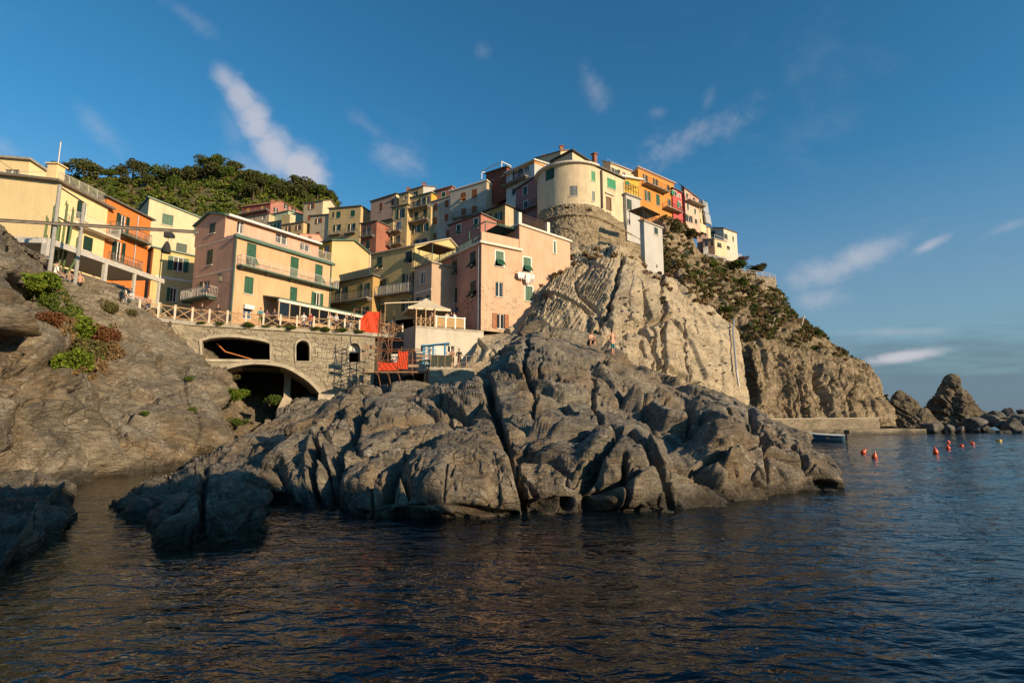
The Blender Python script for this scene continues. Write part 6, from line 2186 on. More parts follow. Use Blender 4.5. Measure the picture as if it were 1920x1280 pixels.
def scaffold():
    rust = plain('rusty scaffold tube', (0.20, 0.085, 0.04), 0.75, var=0.35, nscale=6)
    plank = plain('scaffold plank', (0.40, 0.26, 0.16), 0.85, var=0.3)
    f = Fac(at(*ZE(300, 800), 46.5), 2)
    root = empty('scaffold', f.pt(3, f.uv(*ZE(600, 1060))[1]))
    tag(root, 'rusty tube scaffold with plank deck hanging between bridge and terrace', 'scaffold')
    og = root.location.copy()
    zd = f.uv(*ZE(300, 805))[1]
    ztop = f.uv(*ZE(300, 170))[1]
    e = f.uv(*ZE(930, 800))[0]
    us = [0.0, f.uv(*ZE(425, 800))[0], f.uv(*ZE(550, 800))[0], f.uv(*ZE(720, 800))[0], e]
    for i, u in enumerate(us):
        for d in (0.0, -1.6):
            zt = ztop - (0.3 * i if i < 2 else 1.8 + 0.5 * i) + (0.4 if d < 0 else 0)
            mb = MB(); mb.bar(f.pt(u, zd - 0.3, d), f.pt(u, max(zt, zd + 2.0), d), 0.045, 6); mb.build('upright', rust, root, og)
        if i < 4:
            zb = f.uv(*ZE(540, 1085))[1]
            mb = MB(); mb.bar(f.pt(u, zd, -0.2), f.pt(u + 0.5, zb - 0.3, -0.6), 0.045, 6); mb.build('leg', rust, root, og)
    levels = [zd, zd + 1.0, zd + 2.0, zd + 3.0, zd + 4.1]
    for j, z in enumerate(levels):
        e_ = e if j < 3 else us[2]
        for d in (0.0, -1.6):
            mb = MB(); mb.bar(f.pt(-0.3, z, d), f.pt(e_ + 0.2, z, d), 0.04, 6); mb.build('ledger', rust, root, og)
        for u in us:
            if u <= e_ + 0.01:
                mb = MB(); mb.bar(f.pt(u, z, 0.1), f.pt(u, z, -1.8), 0.04, 6); mb.build('transom', rust, root, og)
    for (u0, z0, u1, z1) in ((us[0], zd, us[1], zd + 2), (us[1], zd + 2, us[2], zd + 4), (us[2], zd, us[3], zd + 2), (us[3], zd + 2, us[4], zd + 0.4), (us[0], zd + 4, us[1], zd + 2), (us[1], zd + 2, us[2], zd)):
        mb = MB(); mb.bar(f.pt(u0, z0, 0.06), f.pt(u1, z1, 0.06), 0.032, 5); mb.build('diagonal', rust, root, og)
    for k in range(5):
        d = 0.05 - k * 0.36
        mb = MB(); mb.fbox(f, -1.6, e + 0.3, zd - 0.12, zd - 0.06, d - 0.3, d); mb.build('plank', plank, root, og)
    for (x0, x1, y) in ((775, 930, 622), (775, 930, 675), (675, 930, 740)):
        mb = MB(); a, z = f.uv(*ZE(x0, y)); b, _ = f.uv(*ZE(x1, y)); mb.fbox(f, a, b, z - 0.12, z + 0.12, 0.06, 0.1); mb.build('guard_board', plank, root, og)
    for y in (490, 510, 590):
        mb = MB(); a, z = f.uv(*ZE(100, y)); b, _ = f.uv(*ZE(290, y)); mb.fbox(f, a, b, z - 0.1, z + 0.08, -0.9, -0.6); mb.build('plank', plank, root, og)
    ont, nt, bb = new_mat('orange safety net')
    bb.inputs['Base Color'].default_value = (0.62, 0.055, 0.012, 1)
    bb.inputs['Roughness'].default_value = 0.8
    for (x0, x1, y0, y1) in ((318, 545, 690, 795), (560, 670, 560, 780)):
        a, z1 = f.uv(*ZE(x0, y0)); b, z0 = f.uv(*ZE(x1, y1))
        nx, nz = 14, 8
        mb = MB()
        for i in range(nx):
            for j in range(nz):
                def q(i, j):
                    return f.pt(a + (b - a) * i / nx, z0 + (z1 - z0) * j / nz - 0.12 * math.sin(math.pi * i / nx) * j / nz, 0.06 + 0.018 * math.sin(i * 1.7 + j) + 0.012 * math.sin(j * 2.3 + 1.1 * i))
                mb.quad(q(i, j), q(i + 1, j), q(i + 1, j + 1), q(i, j + 1))
        mb.build('safety_net', ont, root, og)
    # white sheets and tools on the deck
    for (x0, x1, y0, y1) in ((440, 525, 580, 690), (560, 615, 560, 640)):
        a, z1 = f.uv(*ZE(x0, y0)); b, z0 = f.uv(*ZE(x1, y1))
        mb = MB(); mb.fbox(f, a, b, z0, z1, -1.2, -1.16); mb.build('panel', TRIMW, root, og)
    # orange sheeting on the promenade
    g = Fac(onz(676, 622, PZ) + Vector((0, 0.3, 0)), 20)
    tp = empty('orange_sheeting', g.pt(0.8, PZ))
    tag(tp, 'crumpled orange red sheeting closing the gap in the promenade fence', 'sheeting')
    ogt = tp.location.copy()
    a0 = g.uv(*ZE(95, 250))[0]; b0 = g.uv(*ZE(335, 250))[0]
    z1 = g.uv(*ZE(250, 90))[1]
    outline = [(a0, PZ + 0.02), (b0, PZ + 0.02), (b0, z1), (a0 + (b0 - a0) * 0.35, z1 - 0.05), (a0, PZ + (z1 - PZ) * 0.6)]
    nx, nz = 22, 16
    mb = MB()
    def top(u):
        k = (u - a0) / (b0 - a0)
        return np.interp(k, [0, 0.35, 1], [PZ + (z1 - PZ) * 0.6, z1 - 0.05, z1])
    def q(i, j):
        u = a0 + (b0 - a0) * i / nx
        z = PZ + 0.02 + (top(u) - PZ - 0.02) * j / nz
        return g.pt(u, z, 0.05 * math.sin(i * 0.55 + 0.25 * j) + 0.03 * math.sin(j * 0.9 - i * 0.7) + 0.02 * math.sin(2.3 * i + 0.7 * j * j * 0.1))
    for i in range(nx):
        for j in range(nz):
            mb.quad(q(i, j), q(i + 1, j), q(i + 1, j + 1), q(i, j + 1))
    mb.build('sheet', ont, tp, ogt)
    for u in (a0 - 0.6, b0 + 0.05, b0 + 1.4):
        mb = MB(); mb.bar(g.pt(u, PZ, -0.2), g.pt(u, z1 + 0.25, -0.2), 0.04, 6); mb.build('upright', rust, tp, ogt)
    mb = MB(); mb.bar(g.pt(a0 - 0.6, z1 + 0.2, -0.2), g.pt(b0, z1 - 0.1, -0.2), 0.03, 6); mb.build('rail', rust, tp, ogt)


scaffold()


def cafe():
    f = CB.R
    z0 = CB.Pc.z + 0.23
    e = CB.rt[-1][0]
    # parasol
    c = f.pt(f.uv(*ZE(895, 280))[0] + 0.6, z0, -2.6)
    root = empty('parasol', c)
    tag(root, 'large cream square parasol over the cafe terrace', 'parasol')
    g = Fac(c, 20)
    hw = 2.15
    za, zr = z0 + 1.95, z0 + 3.35
    mb = MB()
    cs = [(-hw, hw), (hw, hw), (hw, -hw), (-hw, -hw)]
    N_ = 6
    for k in range(4):
        p, q = cs[k], cs[(k + 1) % 4]
        for j in range(N_):
            t0, t1 = j / N_, (j + 1) / N_
            def pp(c2, t):
                return g.pt(c2[0] * t, zr + (za - zr) * t - 0.12 * math.sin(math.pi * t), c2[1] * t)
            if j == 0:
                mb.poly([pp(p, 0), pp(p, t1), pp(q, t1)])
            else:
                mb.quad(pp(p, t0), pp(q, t0), pp(q, t1), pp(p, t1))
        mb.hexa([g.pt(p[0], za - 0.25, p[1]), g.pt(q[0], za - 0.25, q[1]), g.pt(q[0] * 0.995, za - 0.25, q[1] * 0.995), g.pt(p[0] * 0.995, za - 0.25, p[1] * 0.995)], [g.pt(p[0], za, p[1]), g.pt(q[0], za, q[1]), g.pt(q[0] * 0.995, za, q[1] * 0.995), g.pt(p[0] * 0.995, za, p[1] * 0.995)])
    mb.build('canopy', plain('cream canvas', (0.60, 0.50, 0.36), 0.9), root, c)
    mb = MB(); mb.bar(c, c + Vector((0, 0, 3.1)), 0.05, 8); mb.build('pole', WOOD, root, c)
    mb = MB(); mb.box((c.x, c.y, c.z + 0.05), (0.7, 0.7, 0.1)); mb.build('base', CONCR, root, c)
    # flat awning behind
    aw = empty('awning', f.pt(0.5, z0, -5))
    tag(aw, 'slanting wood edged awning left of the cream parasol', 'awning')
    mb = MB(); mb.hexa([f.pt(-2.6, z0 + 2.4, -2.6), f.pt(1.2, z0 + 2.9, -2.6), f.pt(1.2, z0 + 3.2, -5), f.pt(-2.6, z0 + 2.7, -5)], [f.pt(-2.6, z0 + 2.5, -2.6), f.pt(1.2, z0 + 3.0, -2.6), f.pt(1.2, z0 + 3.3, -5), f.pt(-2.6, z0 + 2.8, -5)]); mb.build('cover', plain('cream canvas', (0.6, 0.5, 0.36)), aw, aw.location)
    for u, d, zz in ((-2.5, -2.7, 2.4), (1.1, -2.7, 2.9), (-2.5, -4.9, 2.65), (1.1, -4.9, 3.15)):
        mb = MB(); mb.bar(f.pt(u, z0 - 0.3, d), f.pt(u, z0 + zz, d), 0.05, 6); mb.build('post', WOOD, aw, aw.location)
    # reed screen
    rt = empty('reed_screen', f.pt(4.5, z0, -0.3))
    tag(rt, 'reed screen with white rails on the concrete building edge', 'screen')
    og = rt.location.copy()
    a, b = f.uv(*ZE(1020, 250))[0], f.uv(*ZE(1362, 260))[0]
    reed = plain('reed panel', (0.50, 0.33, 0.15), 0.85, var=0.35, nscale=14)
    npan = 3
    for i in range(npan):
        u0, u1 = a + (b - a) * i / npan, a + (b - a) * (i + 1) / npan
        mb = MB()
        k = 16
        for j in range(k):
            w = (u1 - u0 - 0.16) / k
            x = u0 + 0.08 + j * w
            mb.fbox(f, x + 0.006, x + w - 0.004, z0 + 0.08, z0 + 1.0 + rng.uniform(-0.03, 0.03), -0.36 + rng.uniform(-0.01, 0.01), -0.32)
        mb.build('reed_panel', reed, rt, og)
    for i in range(npan + 1):
        u = a + (b - a) * i / npan
        mb = MB(); mb.fbox(f, u - 0.07, u + 0.07, z0, z0 + 1.2, -0.42, -0.28); mb.build('post', WHITE, rt, og)
    mb = MB(); mb.fbox(f, a - 0.1, b + 0.1, z0 + 1.04, z0 + 1.14, -0.3, -0.24); mb.build('rail', WHITE, rt, og)
    # plain wire fence on the left half of the roof edge
    wf = empty('terrace_railing', f.pt(1.0, z0, -0.3))
    tag(wf, 'brown crossed railing left of the reed screen', 'railing')
    og = wf.location.copy()
    n = 4
    for i in range(n + 1):
        u = 0.1 + (a - 0.25) * i / n
        mb = MB(); mb.fbox(f, u - 0.04, u + 0.04, z0, z0 + (1.9 if i % 2 == 0 else 1.1), -0.34, -0.26); mb.build('post', BRACE, wf, og)
        if i < n:
            u1 = 0.1 + (a - 0.25) * (i + 1) / n
            for (p, q) in ((0.1, 0.75), (0.75, 0.1)):
                mb = MB(); mb.bar(f.pt(u + 0.05, z0 + p, -0.3 + 0.02 * p), f.pt(u1 - 0.05, z0 + q, -0.3 + 0.02 * p), 0.025, 4); mb.build('brace', BRACE, wf, og)
            mb = MB(); mb.bar(f.pt(u + 0.05, z0 + 0.8, -0.3), f.pt(u1 - 0.05, z0 + 0.8, -0.3), 0.03, 4); mb.build('rail', BRACE, wf, og)


cafe()

# ------------------------------------------------------------------ quay, stacks, breakwater
def quay():
    A, Bq = onz(1462, 819, 0), onz(1740, 812.2, 0)
    a = math.degrees(math.atan2(Bq.y - A.y, Bq.x - A.x))
    f = Fac(A, a)
    root = empty('quay', f.pt(6, 0))
    tag(root, 'low weathered concrete quay wall along the foot of the headland', 'quay')
    og = root.location.copy()
    L = (Bq - A).length
    QC = rock_mat('stained quay concrete', (0.13, 0.10, 0.07), (0.26, 0.215, 0.155), (0.36, 0.30, 0.22), 0.0, wet=True, scale=0.7, rot=(0, 0, 0))
    e = f.uv(1666, 800)[0]
    mb = MB(); mb.fbox(f, -6, e, -1.0, 2.0, -9.0, -1.1); mb.build('wall', QC, root, og)
    mb = MB(); mb.fbox(f, -6, e + 0.05, 2.003, 2.12, -1.6, -1.04); mb.build('coping', CONCR, root, og)
    mb = MB(); mb.fbox(f, 0.0, e + 3.0, -1.0, 0.72, -1.09, 0.0); mb.build('plinth', QC, root, og)
    mb = MB(); mb.fbox(f, e + 3.01, L, -1.0, 0.6, -2.2, -0.15); mb.build('plinth', QC, root, og)
    # steps railing at the left end
    s = empty('step_railing', at(1425, 782, 62))
    tag(s, 'small dark railing by the steps at the left end of the quay', 'railing')
    og = s.location.copy()
    f2 = Fac(at(1405, 770, 60), 10)
    z0 = 2.0
    P = [f2.pt(u, z0 + 1.05 - dz) for u, dz in ((0, 0), (1.1, 0), (1.9, 0), (2.5, 0.7))]
    for p, q in zip(P[:-1], P[1:]):
        mb = MB(); mb.bar(p, q, 0.045, 6); mb.build('handrail', WOOD, s, og)
        mb = MB(); mb.bar(p - Vector((0, 0, 0.5)), q - Vector((0, 0, 0.5)), 0.035, 6); mb.build('midrail', WOOD, s, og)
    for p in P:
        mb = MB(); mb.bar(p, Vector((p.x, p.y, 1.0)), 0.045, 6); mb.build('post', WOOD, s, og)
    mb = MB(); mb.fbox(f2, -1.5, 3.2, -0.5, 1.35, -4, 0.4); mb.build('landing', QC, s, og)


quay()


def stack(name, label, prof, Y, nu, nv, seed, yr=0.8, lean=0.0):
    """prof: rows of (py, px_left, px_right) from the water up"""
    rows = []
    n = len(prof)
    for (py, xl, xr) in prof:
        c0, c1 = at(xl, py, Y), at(xr, py, Y)
        rows.append(((c0.x + c1.x) / 2, (c1.x - c0.x) / 2, c0.z))
    rows = np.array(rows)
    rows = cr(rows, nv)
    G = np.zeros((nu, nv, 3))
    for i in range(nu):
        t = 2 * math.pi * i / (nu - 1)
        G[i, :, 0] = rows[:, 0] + rows[:, 1] * math.cos(t)
        G[i, :, 1] = Y + rows[:, 1] * yr * math.sin(t)
        G[i, :, 2] = rows[:, 2]
    N = np.zeros_like(G)
    for i in range(nu):
        t = 2 * math.pi * i / (nu - 1)
        N[i, :, 0] = math.cos(t); N[i, :, 1] = math.sin(t); N[i, :, 2] = 0.25
    N /= np.linalg.norm(N, axis=2, keepdims=True)
    N *= np.clip(rows[:, 1] / 3.0, 0.12, 1)[None, :, None]
    P = rock_disp(G.reshape(-1, 3), N.reshape(-1, 3), seed, s1=3.0, a1=0.55, c1=0.4, s2=1.0, a2=0.3, c2=0.15, bed=(0.7, 0.2, 0.6), bfreq=1.5, ab=0.2, fine=0.12, fs=1.5, cre=0.4, rid=0.18)
    G = P.reshape(nu, nv, 3)
    G[-1] = G[0]
    o = mesh_from(name, G.reshape(-1, 3), grid_faces(nu, nv), M_STACK)
    bm = bmesh.new(); bm.from_mesh(o.data)
    bmesh.ops.remove_doubles(bm, verts=bm.verts, dist=0.001)
    bmesh.ops.recalc_face_normals(bm, faces=bm.faces); bm.to_mesh(o.data); bm.free()
    o.data.polygons.foreach_set('use_smooth', np.ones(len(o.data.polygons), dtype=bool))
    tag(o, label, 'rock')


stack('sea_stack', 'tall isolated brown sea stack beyond the quay', [(835, 1738, 1850), (806, 1742, 1842), (780, 1750, 1832), (758, 1752, 1822), (738, 1757, 1810), (724, 1763, 1802), (713, 1768, 1797), (704, 1775, 1793), (700, 1783, 1786)], 86, 180, 150, 131)
stack('sea_stack', 'lower dark jagged sea stack against the headland foot', [(835, 1650, 1770), (806, 1654, 1758), (785, 1660, 1745), (770, 1664, 1726), (755, 1670, 1715), (742, 1674, 1703), (734, 1680, 1695), (731, 1686, 1689)], 84, 180, 130, 137, yr=0.5)
stack('sea_stack', 'low dark rock joining the two sea stacks', [(835, 1700, 1775), (806, 1708, 1765), (788, 1716, 1757), (774, 1722, 1748), (766, 1728, 1740), (764, 1733, 1735)], 83, 120, 90, 139, yr=0.5)


BORD = 'first second third fourth fifth sixth seventh eighth ninth tenth eleventh twelfth thirteenth fourteenth fifteenth sixteenth seventeenth eighteenth nineteenth twentieth twenty-first twenty-second'.split()


def boulders():
    MB_ = rock_mat('pale boulder', (0.07, 0.063, 0.055), (0.16, 0.147, 0.13), (0.28, 0.26, 0.23), 0.3)
    meshes = []
    for k in range(6):
        bm = bmesh.new()
        bmesh.ops.create_icosphere(bm, subdivisions=4, radius=1.0)
        co = np.array([v.co[:] for v in bm.verts])
        nn = co / np.linalg.norm(co, axis=1, keepdims=True)
        # cut by random planes for facets
        rr = np.random.RandomState(40 + k)
        r = np.ones(len(co))
        for _ in range(13):
            d = rr.normal(size=3); d /= np.linalg.norm(d)
            h = rr.uniform(0.5, 0.85)
            dt = nn @ d
            r = np.where(dt > 0.05, np.minimum(r, h / np.maximum(dt, 0.05)), r)
        co = nn * r[:, None]
        co += nn * (0.05 * fbm(co * 2.2, 4, 0.55, 60 + k))[:, None]
        for v, c in zip(bm.verts, co):
            v.co = c
        me = bpy.data.meshes.new('boulder')
        bm.to_mesh(me); bm.free()
        me.polygons.foreach_set('use_smooth', np.ones(len(me.polygons), dtype=bool))
        me.materials.append(MB_)
        meshes.append(me)
    # px, py(centre), radius px, depth
    L = [(1745, 803, 20, 73), (1778, 806, 13, 73), (1800, 806, 10, 74), (1822, 795, 22, 78), (1845, 805, 13, 74), (1856, 790, 15, 80), (1878, 796, 17, 77), (1900, 800, 22, 75), (1870, 779, 15, 84), (1893, 781, 13, 84), (1915, 785, 15, 82), (1905, 812, 13, 72), (1880, 812, 11, 72), (1855, 812, 9, 72), (1930, 800, 20, 76), (1935, 780, 16, 84), (1830, 808, 9, 73), (1840, 780, 12, 86), (1925, 815, 12, 71), (1812, 788, 9, 82), (1890, 771, 9, 90), (1915, 772, 9, 90)]
    for i, (px, py, r, Y) in enumerate(L):
        o = bpy.data.objects.new('boulder', meshes[i % 6])
        COL.objects.link(o)
        s = r * Y / F
        p = at(px, py, Y)
        o.location = (p.x, p.y, max(p.z, -0.2 * s))
        o.scale = (s * 1.15, s, s * 0.9)
        o.rotation_euler = (rng.uniform(-0.3, 0.3), rng.uniform(-0.3, 0.3), rng.uniform(0, 6.28))
        rank = sorted(range(len(L)), key=lambda q: L[q][0]).index(i)
        tag(o, '%s grey breakwater boulder, %s from the left in the heap by the tall sea stack' % ('large' if r > 15 else 'small', BORD[rank]), 'boulder', 'breakwater boulders')


boulders()


def boat():
    A, Bq = onz(1493, 826, 0), onz(1566, 827.5, 0)
    d = (Bq - A)
    L = 4.3
    d.normalize()
    c = A + d * 2.0
    rz = math.atan2(d.y, d.x)
    root = empty('motor_boat', c, rz)
    tag(root, 'small blue and white open boat with outboard motor by the quay', 'boat')
    n = 15
    sec = []
    for i in range(n):
        t = i / (n - 1)                 # 0 bow .. 1 stern
        x = -L / 2 + L * t
        w = 0.78 * (1 - (1 - t) ** 2.4) ** 0.9 * (1 - 0.12 * t) + 0.01
        sheer = 0.62 + 0.30 * (1 - t) ** 2
        keel = -0.18 + 0.35 * (1 - t) ** 4
        sec.append((x, w, sheer, keel))
    def ring(x, w, sh, k, inset=0.0):
        out = []
        for j in range(9):
            a = -1 + 2 * j / 8
            y = (w - inset) * (abs(a) ** 0.55) * (1 if a > 0 else -1)
            z = k + inset + (sh - k - (inset if inset else 0)) * abs(a) ** 2.2
            out.append((x, y, z))
        return out
    for (nm, ins, m) in (('hull', 0.0, plain('blue boat paint', (0.04, 0.10, 0.16), 0.4)), ('inner_hull', 0.05, plain('white boat paint', (0.70, 0.70, 0.68), 0.4))):
        mb = MB()
        for s in sec:
            mb.v += ring(*s, ins)
        for i in range(n - 1):
            for j in range(8):
                mb.f.append((i * 9 + j, i * 9 + j + 1, (i + 1) * 9 + j + 1, (i + 1) * 9 + j))
        mb.f.append(tuple((n - 1) * 9 + j for j in range(9)))
        mb.build(nm, m, root, smooth=True)
    mb = MB()
    for i in range(n - 1):
        for sg in (-1, 1):
            p, q = sec[i], sec[i + 1]
            mb.bar((p[0], sg * p[1], p[2]), (q[0], sg * q[1], q[2]), 0.085, 6)
    mb.build('gunwale', plain('white boat paint', (0.7, 0.7, 0.68)), root)
    for x in (-0.6, 0.7):
        mb = MB(); mb.box((x, 0, 0.34), (0.28, 1.3, 0.05)); mb.build('thwart', WOOD, root)
    mot = MB(); mot.box((L / 2 + 0.25, 0, 0.95), (0.42, 0.32, 0.38)); mot.box((L / 2 + 0.18, 0, 0.45), (0.16, 0.14, 0.8)); mot.build('outboard_motor', plain('black motor cowl', (0.02, 0.02, 0.022), 0.3), root)


boat()


def buoys():
    m, nt, b = new_mat('orange buoy plastic')
    b.inputs['Base Color'].default_value = (0.72, 0.085, 0.015, 1)
    b.inputs['Roughness'].default_value = 0.4
    prof = [(0.0, -0.22), (0.20, -0.16), (0.30, 0.0), (0.29, 0.14), (0.22, 0.30), (0.13, 0.46), (0.07, 0.56), (0.05, 0.64), (0.0, 0.66)]
    me = None
    spots = [(918, 955, 'orange buoy tipped over, nearest the boat', 1.0, 0.9, -2.4), (990, 985, 'orange buoy with white cap, in front of the tipped one', 1.0, 0.25, 0.4), (1370, 955, 'largest upright orange pear buoy in the middle of the bay', 1.1, 0.05, 0), (1453, 893, 'orange buoy floating behind the others, leaning left', 0.85, 0.8, 2.6), (1448, 930, 'upright orange buoy right of the largest one', 0.95, 0.1, 1), (1531, 915, 'flat lying orange buoy in the middle right', 1.0, 1.45, 1.2), (1603, 903, 'rightmost orange buoy, leaning', 0.95, 0.5, 2.0)]
    for (x, y, lab, s, tilt, az) in spots:
        mb = MB()
        n = 14
        for (r, z) in prof:
            for i in range(n):
                t = 2 * math.pi * i / n
                mb.v.append((r * math.cos(t), r * math.sin(t), z))
        for j in range(len(prof) - 1):
            for i in range(n):
                mb.f.append((j * n + i, j * n + (i + 1) % n, (j + 1) * n + (i + 1) % n, (j + 1) * n + i))
        root = empty('mooring_buoy', onz(*ZR(x, y), 0.0) + Vector((0, 0, 0.02)))
        root.rotation_euler = (tilt * math.cos(az), tilt * math.sin(az), az)
        root.scale = (s * 0.54,) * 3
        tag(root, lab, 'buoy', 'orange mooring buoys')
        mb.build('float', m, root, smooth=True)
        k = MB()
        for i in range(8):
            t0, t1 = math.pi * 2 * i / 8, math.pi * 2 * (i + 1) / 8
            k.bar((0.07 * math.cos(t0), 0, 0.70 + 0.07 * math.sin(t0)), (0.07 * math.cos(t1), 0, 0.70 + 0.07 * math.sin(t1)), 0.018, 5)
        k.build('ring', WHITE if 'white cap' in lab else m, root)
    mb = MB(); mb.bar((0, 0, -0.1), (0, 0, 0.22), 0.28, 10, 0.22)
    o = mb.build('mooring_float', plain('dull yellow float', (0.45, 0.28, 0.03), 0.6))
    o.location = onz(*ZR(1763, 886), 0)
    tag(o, 'small dull yellow float near the breakwater', 'float')


buoys()

# ------------------------------------------------------------------ vegetation
def leaf_mat(name, c1, c2):
    m, nt, b = new_mat(name)
    n = pos_noise(nt, 1.1, 3, 0.6)
    oi = nd(nt, 'ShaderNodeNewGeometry')
    f = mth(nt, 'ADD', mth(nt, 'MULTIPLY', n, 0.7), mth(nt, 'MULTIPLY', oi.outputs['Random Per Island'], 0.4))
    lk(nt, ramp(nt, f, [(0.3, c1), (0.8, c2)]), b.inputs['Base Color'])
    b.inputs['Roughness'].default_value = 0.75
    b.inputs['Specular IOR Level'].default_value = 0.15
    return m


L_OAK = leaf_mat('dark oak leaves', (0.032, 0.040, 0.012), (0.11, 0.112, 0.035))
L_GREEN = leaf_mat('green leaves', (0.035, 0.06, 0.010), (0.11, 0.15, 0.025))
L_BRIGHT = leaf_mat('bright green leaves', (0.05, 0.09, 0.008), (0.16, 0.20, 0.02))
L_DRY = leaf_mat('dry scrub', (0.10, 0.062, 0.028), (0.28, 0.185, 0.09))
L_RUST = leaf_mat('rusty scrub', (0.09, 0.035, 0.015), (0.20, 0.09, 0.04))
L_OLIVE = leaf_mat('olive scrub', (0.045, 0.048, 0.015), (0.15, 0.13, 0.05))
L_PINK = leaf_mat('pink blossom', (0.16, 0.05, 0.07), (0.32, 0.14, 0.14))
L_HILL = leaf_mat('hill scrub', (0.05, 0.068, 0.010), (0.15, 0.165, 0.028))
BARK = plain('bark', (0.09, 0.065, 0.045), 0.9, var=0.3)
RS = np.random.RandomState(5)


def leaves(C, size, rs, stretch=1.0, up=0.3):
    """quads at centres C (n,3)"""
    n = len(C)
    a = rs.normal(size=(n, 3))
    a /= np.linalg.norm(a, axis=1, keepdims=True)
    b = rs.normal(size=(n, 3))
    b[:, 2] += up
    b -= a * (a * b).sum(1, keepdims=True)
    b /= np.maximum(np.linalg.norm(b, axis=1, keepdims=True), 1e-6)
    s = size * rs.uniform(0.6, 1.35, (n, 1))
    a, b = a * s * 0.5, b * s * 0.5 * stretch
    V = np.stack([C - a - b, C + a - b * 0.4, C + a * 0.3 + b, C - a + b * 0.5], 1).reshape(-1, 3)
    Fq = np.arange(n * 4).reshape(-1, 4)
    return V, Fq


def blob_points(n, rs, lobes=6, spread=0.62, rad=0.5):
    """points in a lumpy crown of unit radius, mostly near its skin"""
    lc = rs.normal(size=(lobes, 3))
    lc /= np.linalg.norm(lc, axis=1, keepdims=True)
    lc *= spread * rs.uniform(0.4, 1, (lobes, 1))
    lc[:, 2] = lc[:, 2] * 0.6 + 0.1
    lr = rad * rs.uniform(0.65, 1.15, lobes)
    k = rs.randint(0, lobes, n)
    d = rs.normal(size=(n, 3))
    d /= np.linalg.norm(d, axis=1, keepdims=True)
    r = rs.uniform(0.55, 1.0, (n, 1)) ** 0.6
    return lc[k] + d * r * lr[k][:, None]


CROWNS = []
for k in range(5):
    C = blob_points(1500, RS, 9)
    V, Fq = leaves(C, 0.115, RS)
    CROWNS.append((V, Fq))


BUSHES = []
for k in range(5):
    C = blob_points(2600, RS, 11, 0.75, 0.42) * np.array([1, 1, 0.85])
    C = C[C[:, 2] > -0.45]
    BUSHES.append(leaves(C, 0.085, RS))


def crown_mesh(k, mat, name='crown'):
    key = (name, k, mat.name)
    if key not in MATS:
        V, Fq = (BUSHES if name == 'foliage' else CROWNS)[k]
        o = mesh_from(name, V, Fq, mat, smooth=False)
        MATS[key] = o.data
        bpy.data.objects.remove(o)
    return MATS[key]


def trunk_mesh(kind):
    if kind not in MATS:
        mb = MB()
        lo = -1.5 if kind == 'trunk' else -0.6
        mb.bar((0, 0, lo), (0.05, 0, -0.35), 0.10 if kind == 'trunk' else 0.05, 7, 0.06 if kind == 'trunk' else 0.04)
        for (x, y, z) in ((0.3, 0.1, 0.25), (-0.3, -0.05, 0.2), (0.0, 0.25, 0.35), (0.02, -0.28, 0.15)):
            mb.bar((0.05, 0, -0.38), (x, y, z), 0.05 if kind == 'trunk' else 0.03, 6, 0.015)
        o = mb.build(kind, BARK)
        MATS[kind] = o.data
        bpy.data.objects.remove(o)
    return MATS[kind]


def tree(name, P, r, k, mat, label, cat='tree', group=None, sz=1.0, stem='trunk', leafn='crown'):
    root = empty(name, P, rng.uniform(0, 6.28))
    tag(root, label, cat, group)
    for nm, me in ((stem, trunk_mesh(stem)), (leafn, crown_mesh(k, mat, leafn))):
        o = bpy.data.objects.new(nm, me)
        COL.objects.link(o)
        o.parent = root
        o.scale = (r, r, r * sz)
        o.location = (0, 0, 0)
    return root


# ---- the wooded hill
HILL = [[(x, 520, 140), (x, 470, 160), (x, 420, 190), (x + dx, y0, 222), (x + dx, y1, 245)] for (x, dx, y0, y1) in (
    (-180, 0, 390, 345), (0, 0, 385, 345), (100, 0, 375, 338), (200, 0, 370, 338), (300, 0, 365, 335), (400, 0, 355, 322), (470, 0, 358, 330), (540, 0, 375, 352), (590, 0, 385, 362), (622, 0, 395, 376), (640, 0, 420, 410), (700, 0, 500, 500))]
M_HILLG = rock_mat('hill earth', (0.045, 0.05, 0.016), (0.09, 0.088, 0.032), (0.20, 0.15, 0.08), 0.0, wet=False, scale=0.25)
o, HILL_P = loft('hill', HILL, 200, 90, M_HILLG, 151, back=(0, 30, -8), s1=22, a1=1.4, c1=0.3, s2=7, a2=0.5, c2=0.2, bfreq=0.2, ab=0.4, fine=0.5, fs=0.3)
o['kind'] = 'structure'


def scatter(name, pts, mat, n_leaf, size, rad, seed, lobes=4, up=0.3, flat=0.75, stretch=1.0):
    rs = np.random.RandomState(seed)
    VV, FF, n0 = [], [], 0
    for (p, s) in pts:
        C = blob_points(n_leaf, rs, lobes) * np.array([1, 1, flat]) * rad * s + np.array(p) + np.array([0, 0, 0.25 * rad * s])
        V, Fq = leaves(C, size * (0.7 + 0.3 * s), rs, stretch, up)
        VV.append(V); FF.append(Fq + n0); n0 += len(V)
    o = mesh_from(name, np.concatenate(VV), np.concatenate(FF), mat, smooth=False)
    o['kind'] = 'stuff'
    return o


def pick(G, rs, n, test, rows=None):
    """random surface points whose photo pixel passes test"""
    nu, nv = G.shape[:2]
    out = []
    px, py = to_px(G.reshape(-1, 3))
    px, py = px.reshape(nu, nv), py.reshape(nu, nv)
    tries = 0
    while len(out) < n and tries < n * 40:
        tries += 1
        i, j = rs.randint(0, nu), rs.randint(0, nv)
        if test(px[i, j], py[i, j], i / nu, j / nv):
            out.append((G[i, j], rs.uniform(0.6, 1.4)))
    return out


